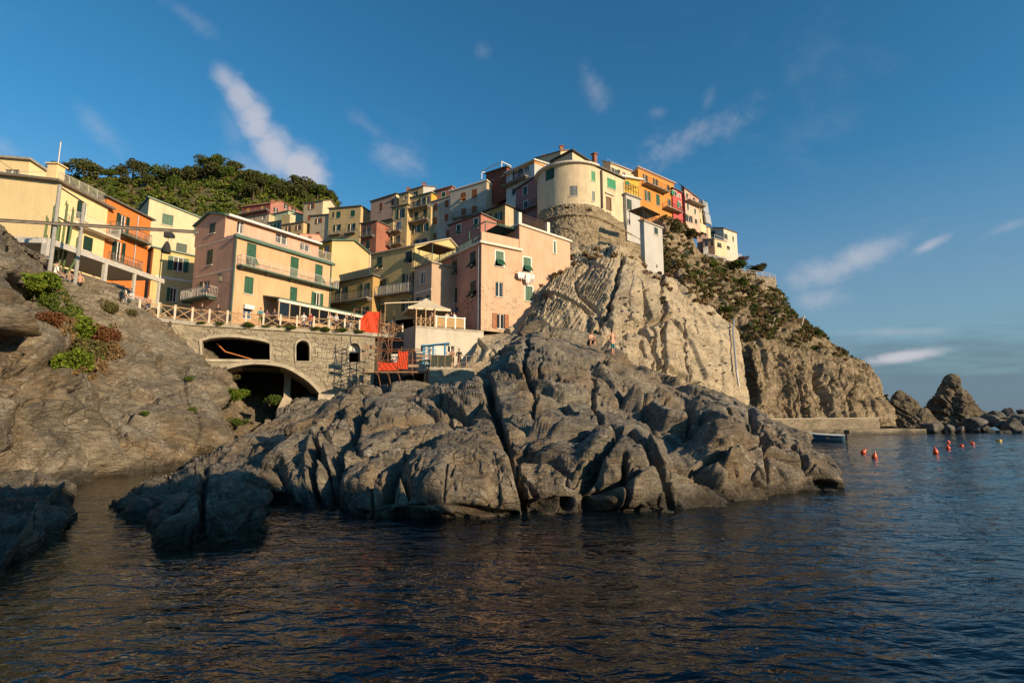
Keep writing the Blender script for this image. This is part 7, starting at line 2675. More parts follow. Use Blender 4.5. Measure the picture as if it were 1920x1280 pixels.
rs = np.random.RandomState(77)
hv = HILL_P.shape[1]
def on_hill(x, y, u, v):
    return 30 < x < 640 and y < 440 and 0.3 < v < 0.74
pts = pick(HILL_P, rs, 2400, on_hill)
o = scatter('hill_scrub', pts[:1500], L_HILL, 60, 0.75, 2.0, 201); tag(o, 'low green scrub covering the terraced hillside', 'scrub')
o = scatter('hill_scrub', pts[1500:2200], L_GREEN, 60, 0.75, 2.1, 202); tag(o, 'darker green bushes mixed into the hillside scrub', 'scrub')
o = scatter('hill_scrub', pts[2200:], L_DRY, 60, 0.7, 1.6, 203); tag(o, 'dry brown scrub patches on the hillside', 'scrub')
ZF = frame(60, 270, 3.2)


def surf(G, px, py, vmax=None):
    nu, nv = G.shape[:2]
    k = int(nv * vmax) if vmax else nv
    Q = G[:, :k].reshape(-1, 3)
    x, y = to_px(Q)
    d2 = (x - px) ** 2 + (y - py) ** 2
    near = np.where(d2 < 30)[0]
    i = near[np.argmin(Q[near, 1])] if len(near) else np.argmin(d2)
    return Vector(Q[i])


_T = 'first second third fourth fifth sixth seventh eighth ninth tenth eleventh twelfth thirteenth fourteenth fifteenth sixteenth seventeenth eighteenth nineteenth'.split()
ORD = _T + ['twentieth'] + ['twenty-' + w for w in _T[:9]] + ['thirtieth'] + ['thirty-' + w for w in _T[:9]]
TREES = [(130, 135, 45), (208, 125, 24), (315, 145, 95), (400, 160, 50), (475, 180, 45), (540, 165, 60), (612, 128, 58), (670, 160, 70), (760, 170, 68), (850, 185, 78), (940, 185, 65), (1040, 110, 62), (1105, 105, 70), (1080, 150, 70), (1190, 130, 58), (1250, 138, 30), (1160, 165, 60), (1290, 205, 75), (1345, 190, 45), (1380, 235, 55), (1450, 225, 55), (1520, 255, 60), (1590, 228, 62), (1650, 245, 70), (1715, 275, 60), (1775, 300, 42), (1600, 285, 70), (1480, 280, 70), (1250, 260, 70), (1330, 280, 60), (990, 160, 45), (700, 215, 45), (860, 230, 60), (560, 215, 45), (1840, 355, 22)]
for i, (x, y, r) in enumerate(TREES):
    px, py = ZF(x, y)
    base = surf(HILL_P, px, py + r / 3.2 * 0.7, 0.8)
    Y = base.y
    rad = r / 3.2 * Y / F * 1.02
    p = at(px, py, Y)
    p.z = max(p.z, base.z + rad * 0.2)
    rank = sorted(range(len(TREES)), key=lambda q: TREES[q][0]).index(i)
    tree('oak_tree', p, rad, i % 5, L_OAK if i % 4 else L_GREEN, '%s %s evergreen oak on the hill top, %s counting from the left' % ('large' if r > 64 else 'medium' if r > 44 else 'small', 'dark' if i % 4 else 'green', ORD[rank]), group='evergreen oaks on the hill', sz=0.9)

# ---- headland scrub
def on_head(x, y, u, v):
    # vegetated upper part, ragged lower border
    lim = np.interp(x, [1240, 1300, 1360, 1400, 1450, 1500, 1550, 1600, 1640], [520, 560, 620, 640, 650, 645, 660, 672, 690])
    patch = math.sin(x * 0.043 + 1.3) * math.sin(y * 0.061 + x * 0.02) + 0.5 * math.sin(x * 0.11 + y * 0.09)
    return y < lim + rs.uniform(-30, 10) and 0.2 < v < 0.88 and x > 1235 and patch > -0.45 + rs.uniform(-0.3, 0.3)
pts = pick(HEAD_P, rs, 1900, on_head)
o = scatter('headland_scrub', pts[:800], L_OLIVE, 100, 0.16, 0.62, 211); tag(o, 'olive green scrub growing over the upper headland', 'scrub')
o = scatter('headland_scrub', pts[800:1550], L_DRY, 100, 0.15, 0.6, 212, up=0.9, stretch=1.6); tag(o, 'dry brown scrub and grass on the headland slope', 'scrub')
o = scatter('headland_scrub', pts[1550:], L_GREEN, 110, 0.17, 0.7, 213); tag(o, 'fresh green bushes scattered on the headland slope', 'scrub')
pts = pick(CLIFF_P, rs, 90, lambda x, y, u, v: (y < np.interp(x, [1000, 1100, 1170, 1210, 1300, 1380], [545, 500, 492, 520, 580, 620])) and 1000 < x < 1390 and v < 0.8)
o = scatter('cliff_scrub', pts, L_DRY, 70, 0.17, 0.5, 214, up=0.9, stretch=1.6); tag(o, 'dry tufts along the top edge of the pale cliff', 'scrub')
pts = pick(CLIFF_P, rs, 34, lambda x, y, u, v: abs(x - np.interp(y, [540, 620, 700, 760], [1241, 1243, 1242, 1265])) < 5 and 540 < y < 760)
o = scatter('cliff_scrub', pts, L_OLIVE, 50, 0.12, 0.28, 215); tag(o, 'thin green growth in the long crack of the pale cliff', 'scrub')

for (x, y, r, m, lab, sz, dY) in ((770, 500, 95, L_GREEN, 'dense green bush below the pale pink villa', 0.8, 0), (960, 515, 90, L_OLIVE, 'grey green feathery bush at the right of the villa garden', 0.75, 0), (820, 455, 55, L_PINK, 'pink flowering bush in front of the villa', 0.7, 2), (525, 520, 55, L_BRIGHT, 'bright green bush left of the villa railing', 0.9, -1), (800, 690, 60, L_GREEN, 'green bush growing on the headland garden wall', 1.2, -4), (930, 740, 45, L_GREEN, 'small green bush right of the garden wall', 1.0, -4), (640, 960, 70, L_GREEN, 'round green bush on the middle of the headland slope', 0.7, 0), (180, 130, 110, L_OLIVE, 'big olive bush under the amber house', 1.0, 0), (290, 180, 75, L_OLIVE, 'olive bush below the rose house', 1.0, 0), (1540, 1160, 70, L_GREEN, 'dark green bush at the outer end of the headland slope', 0.7, 0)):
    px, py = ZH(x, y)
    s = surf(HEAD_P, px, py + r / 5.334 * 0.5, 0.85)
    Y = s.y + dY
    rad = r / 5.334 * Y / F * 1.2
    tree('bush', Vector((at(px, py, Y).x, Y, min(at(px, py, Y).z, s.z + 0.5 * rad * sz) if dY == 0 else at(px, py, Y).z)), rad, RS.randint(5), m, lab, 'bush', sz=sz, stem='stem', leafn='foliage')


def agave(P, r, label):
    root = empty('agave', P)
    tag(root, label, 'agave')
    m = plain('agave leaf', (0.12, 0.17, 0.13), 0.6, var=0.2)
    rr = random.Random(int(P.x * 100))
    for i in range(16):
        t = i * 2.399
        el = 0.25 + 1.0 * (i / 16)
        d = Vector((math.cos(t) * math.cos(el), math.sin(t) * math.cos(el), math.sin(el)))
        w = Vector((-math.sin(t), math.cos(t), 0)) * 0.07 * r
        n = Vector((0, 0, 0.05 * r))
        a, b, c = Vector(), d * r * 0.5, d * r - Vector((0, 0, 0.1 * r))
        mb = MB()
        mb.v = [tuple(v) for v in (a - w, a + w, b - w * 1.4 + n, b + w * 1.4 + n, c, a - n * 2, b - n)]
        mb.f = [(0, 1, 3, 2), (2, 3, 4), (0, 2, 6, 5), (1, 5, 6, 3), (2, 4, 6), (3, 6, 4)]
        mb.build('leaf', m, root)


for (x, y, r, lab) in ((260, 380, 55, 'large grey green agave on the slope left of the villa'), (880, 1115, 50, 'agave on the lower headland slope beside the net'), (1225, 870, 45, 'agave near the outer edge of the headland')):
    px, py = ZH(x, y)
    s = surf(HEAD_P, px, py + 6, 0.85)
    agave(Vector(s) + Vector((0, -0.4, 0.3)), r / 5.334 * s.y / F, lab)

# ---- left cliff bushes
ZL = frame(0, 480, 2.9087)
for i, (x, y, r, m, lab) in enumerate((
        (225, 175, 75, L_BRIGHT, 'yellow green bush at the top of the left cliff below the wall'), (255, 250, 60, L_GREEN, 'green bush under the topmost left bush'), (395, 315, 60, L_BRIGHT, 'leafy bright bush below the yellow ropes'), (600, 285, 42, L_OLIVE, 'tufty olive bush on the wall below the seated couple'), (740, 305, 32, L_OLIVE, 'small dark bush left of the fence end'), (300, 350, 48, L_RUST, 'rust brown bush left of the bright leafy one'), (425, 410, 80, L_BRIGHT, 'large bright green bush in the middle of the left cliff'), (530, 430, 55, L_OLIVE, 'olive green growth right of the large bright bush'), (590, 440, 55, L_RUST, 'rusty brown growth at the right edge of the cliff plants'), (370, 570, 72, L_BRIGHT, 'bright green bush lowest on the left cliff'), (470, 520, 75, L_OLIVE, 'olive scrub clump beside the lowest bright bush'), (480, 610, 70, L_DRY, 'dry brown scrub hanging below the olive clump'), (570, 520, 60, L_DRY, 'dry brown scrub right of the olive clump'), (1040, 660, 22, L_GREEN, 'tiny green plant at the left springing of the arch'), (1062, 825, 24, L_GREEN, 'tiny green plant on the rock left of the gully'), (795, 850, 22, L_GREEN, 'tiny green tuft in the middle of the bare left rock'))):
    px, py = ZL(x, y)
    s = surf(LEFT_P, px, py, 0.8)
    rad = r / 2.9087 * s.y / F * (1.75 if r > 40 else 1.2)
    tree('bush', Vector(s) + Vector((0.1, -0.25, 0)) * rad, rad, i % 5, m, lab, 'bush', sz=1.05, stem='stem', leafn='foliage')
pts = pick(LEFT_P, rs, 150, lambda x, y, u, v: v < 0.8 and 545 < y < 705 and abs(x - np.interp(y, [545, 600, 650, 705], [120, 165, 170, 150])) < np.interp(y, [545, 600, 705], [35, 52, 40]))
o = scatter('ledge_scrub', pts[:75], L_GREEN, 90, 0.085, 0.42, 221); tag(o, 'low green growth filling the ledge between the left cliff bushes', 'scrub')
o = scatter('ledge_scrub', pts[75:], L_DRY, 90, 0.085, 0.42, 222, up=0.8, stretch=1.5); tag(o, 'brown dry growth filling the ledge between the left cliff bushes', 'scrub')
for i, (x, y, r, Y, m, lab) in enumerate(((330, 600, 60, 42, L_BRIGHT, 'bright green plant in the mouth of the gully left of the arch pier'), (420, 580, 55, 44, L_GREEN, 'green plant higher in the gully under the arch'), (550, 630, 45, 48, L_GREEN, 'green plant close to the arch pier'), (350, 770, 40, 37, L_GREEN, 'green plant low in the gully'), (300, 490, 34, 46.5, L_OLIVE, 'olive plant hanging under the left arch end'), (1050, 635, 34, 48.5, L_BRIGHT, 'bright plant at the foot of the bridge wall'), (1005, 670, 24, 48, L_GREEN, 'small plant beside the buttress foot'), (1120, 610, 28, 49, L_GREEN, 'green plant under the scaffold shadow'))):
    px, py = ZP(x, y)
    if Y < 46:
        s_ = surf(LEFT_P, px, py + r / 3.3103 * 0.3, 0.85)
        Y = s_.y - 0.2
    tree('bush', at(px, py, Y), r / 3.3103 * Y / F * 1.7, i % 5, m, lab, 'bush', sz=0.75, stem='stem', leafn='foliage')
# plants hanging over the coping of the bridge
for i, (x, y, r, lab) in enumerate(((125, 160, 24, 'first'), (230, 165, 32, 'second'), (410, 172, 40, 'third'), (525, 180, 24, 'fourth'), (610, 180, 18, 'fifth'), (668, 190, 40, 'sixth'), (830, 195, 36, 'seventh'), (910, 200, 44, 'eighth'), (990, 205, 44, 'ninth'), (1100, 212, 34, 'tenth'))):
    px, py = ZP(x, y)
    u, z = BR_F.uv(px, py)
    rad = r / 3.3103 * 48 / F * 1.25
    p = BR_F.pt(u, z + 0.1, 0.1)
    tree('hanging_plant', p, rad, i % 5, L_GREEN, '%s green plant from the left hanging over the bridge coping' % lab, 'plant', sz=0.6, stem='stem', leafn='foliage')


def cactus():
    m = plain('cactus skin', (0.10, 0.15, 0.05), 0.7, var=0.25)
    for (x, ytop, ybot, lab, k) in ((345, 395, 600, 'tall many armed cactus left before the yellow house', 9), (450, 400, 660, 'taller cactus right of the many armed one', 7)):
        rr = random.Random(x)
        px, pb = Z1(x, ybot)
        _, pt_ = Z1(x, ytop)
        Y = 41
        base, top = at(px, pb, Y), at(px, pt_, Y)
        base.z = min(base.z, 12.65)
        root = empty('cactus', base)
        tag(root, lab, 'cactus')
        for i in range(k):
            dx = rr.uniform(-0.85, 0.85) if i else 0
            dy = rr.uniform(-0.4, 0.4)
            h = (top.z - base.z) * (1 if i == 0 else rr.uniform(0.5, 0.95))
            mb = MB()
            lo = rr.uniform(0.1, 0.5) * h if i else 0
            mb.bar((dx * 0.2, dy * 0.2, lo * 0.6), (dx, dy, lo + h * 0.15), 0.075, 8, 0.085)
            mb.bar((dx, dy, lo + h * 0.14), (dx + rr.uniform(-0.1, 0.1), dy, h * 0.96), 0.085, 8, 0.08)
            mb.bar((dx, dy, h * 0.95), (dx, dy, h), 0.08, 8, 0.03)
            mb.build('stem', m, root)


cactus()

# ------------------------------------------------------------------ small things on the headland and cliff
def headland_things():
    # stone garden wall and the railing of the path above it
    pts = [at(*ZH(x, y), Y) for x, y, Y in ((690, 600, 101), (800, 602, 101), (900, 612, 101.5), (1000, 622, 103), (1090, 635, 105), (1145, 645, 108))]
    rubble_strip('garden_wall', pts, 4.2, 160, 40, RUB, 951, 'old stone garden wall under the railed path near the villa', 'wall', thick=1.5)
    root = empty('path_railing', pts[2])
    tag(root, 'pale two rail fence along the headland path below the villa', 'railing')
    og = root.location.copy()
    P = [at(*ZH(x, y), 101.2) for x, y in ((620, 588), (676, 592), (734, 596), (808, 604), (880, 612), (955, 622), (1015, 630), (1080, 645), (1140, 660))]
    for p in P:
        mb = MB(); mb.bar(p - Vector((0, 0, 0.5)), p + Vector((0, 0, 0.95)), 0.07, 5); mb.build('post', TRIMW, root, og)
    for p, q in zip(P[:-1], P[1:]):
        for z in (0.45, 0.9):
            mb = MB(); mb.bar(p + Vector((0, 0, z)), q + Vector((0, 0, z)), 0.05, 5); mb.build('rail', TRIMW, root, og)
    # white stair railing of the villa
    r2 = empty('stair_railing', at(*ZH(470, 440), 112))
    tag(r2, 'white slatted railing on the stairs and terrace of the villa', 'railing')
    og = r2.location.copy()
    runs = [((420, 345), (462, 330), 112, 112), ((425, 400), (465, 345), 112, 112), ((410, 430), (480, 410), 111, 111.5), ((480, 410), (680, 440), 111.5, 113), ((690, 395), (800, 412), 114, 116)]
    for (a, b, ya, yb) in runs:
        A, Bq = at(*ZH(*a), ya), at(*ZH(*b), yb)
        for z in (0, -0.35, -0.7, -1.0):
            mb = MB(); mb.bar(A + Vector((0, 0, z)), Bq + Vector((0, 0, z)), 0.055, 5); mb.build('rail', WHITE, r2, og)
        n = 4
        for i in range(n + 1):
            c = A.lerp(Bq, i / n)
            mb = MB(); mb.bar(c + Vector((0, 0, 0.06)), c - Vector((0, 0, 1.5)), 0.05, 5); mb.build('post', WHITE, r2, og)
    # villa platform
    mb = MB()
    q = [at(*ZH(405, 470), 111.6), at(*ZH(690, 480), 113.2), at(*ZH(800, 452), 118), at(*ZH(350, 440), 124)]
    zt = q[0].z + 0.1
    mb.hexa([Vector((p.x, p.y, zt - 5)) for p in q], [Vector((p.x, p.y, zt)) for p in q])
    o = mb.build('villa_terrace', RUB)
    tag(o, 'rough stone platform carrying the villa', 'platform')
    # rockfall net between two leaning posts
    r3 = empty('rockfall_net', at(*ZH(1090, 1200), 80))
    tag(r3, 'rope net strung between two leaning pale posts on the headland', 'net')
    og = r3.location.copy()
    a0, a1 = at(*ZH(1088, 1210), 80), at(*ZH(1135, 1045), 80)
    b0, b1 = at(*ZH(1395, 1150), 85), at(*ZH(1430, 1020), 85)
    for (p, q) in ((a0, a1), (b0, b1)):
        mb = MB(); mb.bar(p - (q - p) * 0.1, q, 0.09, 6); mb.build('post', TRIMW, r3, og)
    rope = plain('brown rope', (0.16, 0.09, 0.05), 0.9)
    mb = MB()
    n = 18
    for i in range(n + 1):
        k = i / n
        sag = 0.8 * math.sin(math.pi * k)
        mb.bar(a1.lerp(b1, k) - Vector((0, 0, sag)), a0.lerp(b0, k) - Vector((0, 0, sag * 0.2)), 0.025, 4)
    for j in range(9):
        t = j / 8
        for i in range(n):
            f0 = lambda k: (a1.lerp(b1, k) - Vector((0, 0, 0.8 * math.sin(math.pi * k)))).lerp(a0.lerp(b0, k) - Vector((0, 0, 0.16 * math.sin(math.pi * k))), t)
            mb.bar(f0(i / n), f0((i + 1) / n), 0.02, 4)
    mb.build('net', rope, r3, og)
    # drain pipe down the edge of the pale cliff
    r4 = MB()
    pp = [ZCL(1690, 565), ZCL(1683, 640), ZCL(1693, 760), ZCL(1705, 900), ZCL(1722, 1010)]
    Q = []
    for (x, y) in pp:
        s = surf(CLIFF_P, x, y, 0.85)
        Q.append(at(x + 1, y, s.y - 0.35))
    for p, q in zip(Q[:-1], Q[1:]):
        r4.bar(p, q, 0.10, 6)
    o = r4.build('drainpipe', GALV)
    tag(o, 'long grey drainpipe running down the right edge of the pale cliff', 'pipe')
    # short dish like grey panels at the end of the crest
    for (x0, y0, x1, y1, lab) in ((1655, 800, 1725, 935, 'upper tilted grey panel at the end of the crest'), (1690, 985, 1765, 1100, 'lower tilted grey panel at the end of the crest')):
        f = Fac(at(*ZD(x0, y1), 99.0), 39)
        s0, zb = f.uv(*ZD(x0, y1)); s1, zt = f.uv(*ZD(x1, y0))
        mb = MB(); mb.hexa([f.pt(s0, zb, 0.35), f.pt(s1, zb - 0.15, 0.35), f.pt(s1, zb - 0.15, 0.02), f.pt(s0, zb, 0.02)], [f.pt(s0 - 0.15, zt, 0.25), f.pt(s1 - 0.3, zt - 0.2, 0.25), f.pt(s1 - 0.3, zt - 0.2, -0.1), f.pt(s0 - 0.15, zt, -0.1)])
        o = mb.build('wind_screen', GALV)
        tag(o, lab, 'panel')
    # climbing bolts: small dark iron anchors on the slab
    rb = random.Random(4)
    n = 0
    while n < 44:
        x, y = rb.uniform(1165, 1370), rb.uniform(520, 720)
        if y < np.interp(x, [1165, 1250, 1300, 1370], [520, 550, 590, 640]):
            continue
        s = surf(CLIFF_P, x, y, 0.75)
        mb = MB(); mb.box((0, -0.05, 0), (0.18, 0.22, 0.12))
        if 'bolt' not in MATS:
            MATS['bolt'] = mb.build('rock_anchor', IRON)
            o = MATS['bolt']
        else:
            o = MATS['bolt'].copy(); COL.objects.link(o)
        o.location = s
        tag(o, 'small dark iron anchor on the smooth face of the pale cliff', 'anchor', 'rock anchors on the pale cliff')
        n += 1


headland_things()


def laundry():
    for (f, z, pts, lab) in ((B1.R, Z4, [(430, 1075), (610, 1085)], 'white laundry hung below a green shutter of the pink corner house'),):
        s0, za = f.uv(*z(*pts[0])); s1, zb = f.uv(*z(*pts[1]))
        zz = (za + zb) / 2
        root = empty('laundry_line', f.pt(s0, zz, 0.45))
        tag(root, lab, 'laundry')
        og = root.location.copy()
        mb = MB(); mb.bar(f.pt(s0, zz, 0.45), f.pt(s1, zz, 0.45), 0.02, 5); mb.bar(f.pt(s0 + 0.4, zz, 0.0), f.pt(s0 + 0.4, zz, 0.5), 0.02, 5); mb.bar(f.pt(s1 - 0.3, zz, 0.0), f.pt(s1 - 0.3, zz, 0.5), 0.02, 5); mb.build('rod', WOOD, root, og)
        for (a, b, h) in ((0.15, 0.45, 0.75), (0.48, 0.72, 1.15), (0.74, 0.88, 0.9)):
            u0, u1 = s0 + (s1 - s0) * a, s0 + (s1 - s0) * b
            mb = MB(); n, m_ = 10, 8
            def q(i, j):
                return f.pt(u0 + (u1 - u0) * (i / n + 0.1 * math.sin(j * 0.9) * j / m_), zz - h * j / m_ * (1 - 0.12 * math.cos(i * 2.1)), 0.45 + 0.07 * math.sin(i * 1.5 + j * 0.4) * (0.3 + j / m_))
            for i in range(n):
                for j in range(m_):
                    mb.quad(q(i, j), q(i + 1, j), q(i + 1, j + 1), q(i, j + 1))
            mb.build('cloth', CLOTHW, root, og)
    f = Fac(at(*Z3(885, 1010), 54.6), -45)
    s0, zz = f.uv(*Z3(838, 1035)); s1, _ = f.uv(*Z3(918, 1010))
    root = empty('bed_sheet', f.pt((s0 + s1) / 2, zz))
    tag(root, 'large white sheet drying outside the narrow beige house', 'laundry')
    og = root.location.copy()
    mb = MB(); n, m_ = 14, 8
    def q(i, j):
        return f.pt(s0 + (s1 - s0) * i / n, zz - 1.35 * j / m_ * (0.75 + 0.25 * i / n), 0.09 * math.sin(i * 1.3 + 0.3 * j) * (0.3 + j / m_))
    for i in range(n):
        for j in range(m_):
            mb.quad(q(i, j), q(i + 1, j), q(i + 1, j + 1), q(i, j + 1))
    mb.build('cloth', CLOTHW, root, og)
    mb = MB(); mb.bar(f.pt(s0 - 0.3, zz + 0.02, 0), f.pt(s1 + 0.3, zz + 0.02, 0), 0.015, 4); mb.build('line', IRON, root, og)


laundry()


def shop_sign():
    f = B1.L
    navy, pale = plain('navy sign paint', (0.02, 0.015, 0.06), 0.6), plain('pale sign paint', (0.5, 0.48, 0.5), 0.6)
    ZS = frame(836, 566, 37.333)
    root = empty('wall_sign', f.px(*ZS(600, 600)))
    tag(root, 'navy boat shaped wall sign on the shaded side of the pink corner house', 'sign')
    og = root.location.copy()
    pts = [(300, 620), (430, 470), (520, 520), (640, 420), (720, 360), (850, 390), (865, 640), (850, 700), (340, 830), (300, 760)]
    mb = MB()
    front = [f.px(*ZS(*p), 0.07) for p in pts]
    back = [f.px(*ZS(*p), 0.005) for p in pts]
    mb.poly(front); mb.poly(back)
    for i in range(len(pts)):
        mb.quad(front[i - 1], front[i], back[i], back[i - 1])
    mb.build('board', navy, root, og)
    for strokes in ([(430, 480), (580, 300), (600, 440)], [(640, 280), (660, 560)], [(370, 770), (600, 690), (840, 620)], [(480, 240), (690, 170)], [(400, 640), (560, 560), (760, 500)]):
        mb = MB()
        for p, q in zip(strokes[:-1], strokes[1:]):
            mb.bar(f.px(*ZS(*p), 0.075), f.px(*ZS(*q), 0.075), 0.035, 5)
        mb.build('stroke', pale, root, og)


shop_sign()

# ------------------------------------------------------------------ people
def skin_mesh(verts, edges, radii, root_i):
    me = bpy.data.meshes.new('tmp')
    me.from_pydata(verts, edges, [])
    o = bpy.data.objects.new('tmp', me)
    COL.objects.link(o)
    md = o.modifiers.new('s', 'SKIN')
    sv = me.skin_vertices[0].data
    for i, r in enumerate(radii):
        sv[i].radius = r if isinstance(r, tuple) else (r, r)
        sv[i].use_root = (i == root_i)
    ss = o.modifiers.new('u', 'SUBSURF')
    ss.levels = 2
    ss.render_levels = 2
    dg = bpy.context.evaluated_depsgraph_get()
    m2 = bpy.data.meshes.new_from_object(o.evaluated_get(dg))
    bpy.data.objects.remove(o)
    return m2


SKIN_M = plain('skin', (0.50, 0.27, 0.18), 0.6, var=0.06)
POSES = {}


def pose_mesh(kind):
    if kind in POSES:
        return POSES[kind]
    V, E, Rd, Z = [], [], [], []      # Z = body region of each joint

    def j(p, r, reg, par=None):
        V.append(p); Rd.append(r); Z.append(reg)
        if par is not None:
            E.append((par, len(V) - 1))
        return len(V) - 1
    sit = kind in ('sit', 'crouch')
    hz = {'sit': 0.12, 'crouch': 0.22}.get(kind, 0.93)
    lean = {'lean': -0.20, 'sit': -0.06, 'crouch': -0.22, 'hips': 0.03}.get(kind, -0.03)     # -y is towards the viewer
    pel = j((0, 0, hz), (0.155, 0.12), 'leg')
    bel = j((0, lean * 0.3, hz + 0.18), (0.14, 0.105), 'torso', pel)
    ch = j((0, lean * 0.75, hz + 0.38), (0.165, 0.115), 'torso', bel)
    nk0 = j((0, lean * 0.95, hz + 0.52), (0.10, 0.08), 'torso', ch)
    nk = j((0, lean * 1.05, hz + 0.59), 0.055, 'head', nk0)
    hd0 = j((0, lean * 1.15 - 0.01, hz + 0.66), (0.07, 0.08), 'head', nk)
    hd1 = j((0, lean * 1.2 - 0.012, hz + 0.74), (0.083, 0.10), 'head', hd0)
    hd2 = j((0, lean * 1.2, hz + 0.82), (0.06, 0.075), 'head', hd1)
    nose = j((0, lean * 1.2 - 0.115, hz + 0.72), 0.018, 'head', hd1)
    for s in (-1, 1):
        sh = j((s * 0.19, lean * 0.95, hz + 0.50), 0.068, 'torso', nk0)
        if kind == 'lean':
            el, wr = (s * 0.26, lean - 0.10, hz + 0.24), (s * 0.12, lean - 0.34, hz + 0.22)
        elif kind == 'hips':
            el, wr = (s * 0.40, lean + 0.06, hz + 0.26), (s * 0.20, lean - 0.04, hz + 0.06)
        elif kind == 'sit':
            el, wr = (s * 0.27, lean - 0.02, hz + 0.24), (s * 0.20, lean - 0.26, hz + 0.12)
        elif kind == 'crouch':
            el, wr = (s * 0.26, lean - 0.12, hz + 0.26), (s * 0.16, lean - 0.34, hz + 0.20)
        elif kind == 'phone':
            el, wr = (s * 0.27, lean - 0.06, hz + 0.27), (s * 0.09, lean - 0.27, hz + 0.44)
        else:
            el, wr = (s * 0.25, lean + 0.02, hz + 0.22), (s * 0.24, lean - 0.07, hz - 0.02)
        e = j(el, 0.045, 'arm', sh)
        w = j(wr, 0.032, 'fore', e)
        d = (Vector(wr) - Vector(el)).normalized()
        h = j(tuple(Vector(wr) + d * 0.08), (0.042, 0.02), 'fore', w)
        h2 = j(tuple(Vector(wr) + d * 0.16), (0.03, 0.014), 'fore', h)
        j(tuple(Vector(wr) + d * 0.08 + Vector((-s * 0.05, -0.02, 0.02))), 0.013, 'fore', w)
        if kind == 'sit':
            hp = j((s * 0.10, -0.02, hz), 0.10, 'leg', pel)
            kn = j((s * 0.12, -0.46, hz + 0.03), 0.065, 'leg', hp)
            an = j((s * 0.12, -0.50, hz - 0.38), 0.042, 'shin', kn)
            j((s * 0.13, -0.64, hz - 0.44), 0.035, 'foot', an)
        elif kind == 'crouch':
            hp = j((s * 0.10, -0.02, hz), 0.105, 'leg', pel)
            kn = j((s * 0.17, -0.36, hz + 0.24), 0.068, 'leg', hp)
            an = j((s * 0.16, -0.36, hz - 0.16), 0.042, 'shin', kn)
            j((s * 0.17, -0.52, hz - 0.21), 0.034, 'foot', an)
        else:
            k = 0.05 * s
            hp = j((s * 0.09, 0.0, hz - 0.06), 0.098, 'leg', pel)
            kn = j((s * 0.10, -0.03 + k, 0.49), 0.062, 'leg', hp)
            an = j((s * 0.11, 0.02 + k, 0.09), 0.042, 'shin', kn)
            j((s * 0.13, -0.13 + k, 0.035), 0.034, 'foot', an)
    m = skin_mesh(V, E, Rd, pel)
    regs = ['head', 'torso', 'arm', 'fore', 'leg', 'shin', 'foot']
    co = np.array(V)
    zi = np.array([regs.index(z) for z in Z])
    segs = [(co[a], co[b], zi[b] if Z[b] != 'leg' or Z[a] == 'leg' else zi[b]) for a, b in E]
    fc = np.array([p.center[:] for p in m.polygons])
    best = np.full(len(fc), 9e9)
    rg = np.zeros(len(fc), int)
    for a, b, z in segs:
        d = b - a
        t = np.clip(((fc - a) @ d) / max(d @ d, 1e-9), 0, 1)
        ds = np.linalg.norm(fc - a - t[:, None] * d, axis=1)
        up = ds < best
        best = np.where(up, ds, best)
        rg = np.where(up, z, rg)
    POSES[kind] = (m, rg, hz, lean)
    return POSES[kind]


def person(P, kind, rz, shirt, trousers, label, hair=(0.03, 0.02, 0.015), scale=1.0, bare=False, shorts=False, sleeves=False, skinc=None):
    m, rg, hz, lean = pose_mesh(kind)
    root = empty('person', P, rz)
    root.scale = (scale,) * 3
    tag(root, label, 'person')
    me = m.copy()
    me.name = 'body'
    me.materials.clear()
    sm = SKIN_M
    tm = sm if bare else plain('cloth %.2f %.2f %.2f' % shirt, shirt, 0.9)
    pm = plain('cloth %.2f %.2f %.2f' % trousers, trousers, 0.9)
    for mm in (sm, tm, pm):
        me.materials.append(mm)
    tab = [0, 1, 1, 1 if sleeves else 0, 2, 0 if shorts else 2, 0 if shorts else 2]
    me.polygons.foreach_set('material_index', np.array([tab[r] for r in rg], dtype=np.int32))
    me.polygons.foreach_set('use_smooth', np.ones(len(me.polygons), dtype=bool))
    o = bpy.data.objects.new('body', me)
    COL.objects.link(o)
    o.parent = root
    # hair cap
    if hair:
        mb = MB()
        n, k = 12, 6
        c = (0, lean * 1.2 + 0.018, hz + 0.765)
        for a in range(k + 1):
            ph = a / k * 1.75
            for i in range(n):
                t = 2 * math.pi * i / n
                r = 0.098 * math.sin(ph)
                y = r * math.sin(t)
                z = 0.115 * math.cos(ph)
                if y < -0.05:
                    z = max(z, 0.055)
                mb.v.append((c[0] + r * 0.9 * math.cos(t), c[1] + y * 1.05, c[2] + z))
        for a in range(k):
            for i in range(n):
                mb.f.append((a * n + i, a * n + (i + 1) % n, (a + 1) * n + (i + 1) % n, (a + 1) * n + i))
        mb.build('hair', plain('hair %.2f' % hair[0], hair, 0.7), root, smooth=True)
    return root


def fence_person(z, x, kind, shirt, tr, label, back=0.55, **kw):
    px = z(x, 0)[0]
    p = onz(px, fline(px), PZ)
    d = Vector((p.x, p.y, 0)).normalized()
    q = p + d * back
    k = q.y / p.y
    q.x = p.x * k
    rz = math.atan2(-d.x, d.y) * 0.6
    person(Vector((q.x, q.y, PZ)), kind, rz, shirt, tr, label, **kw)


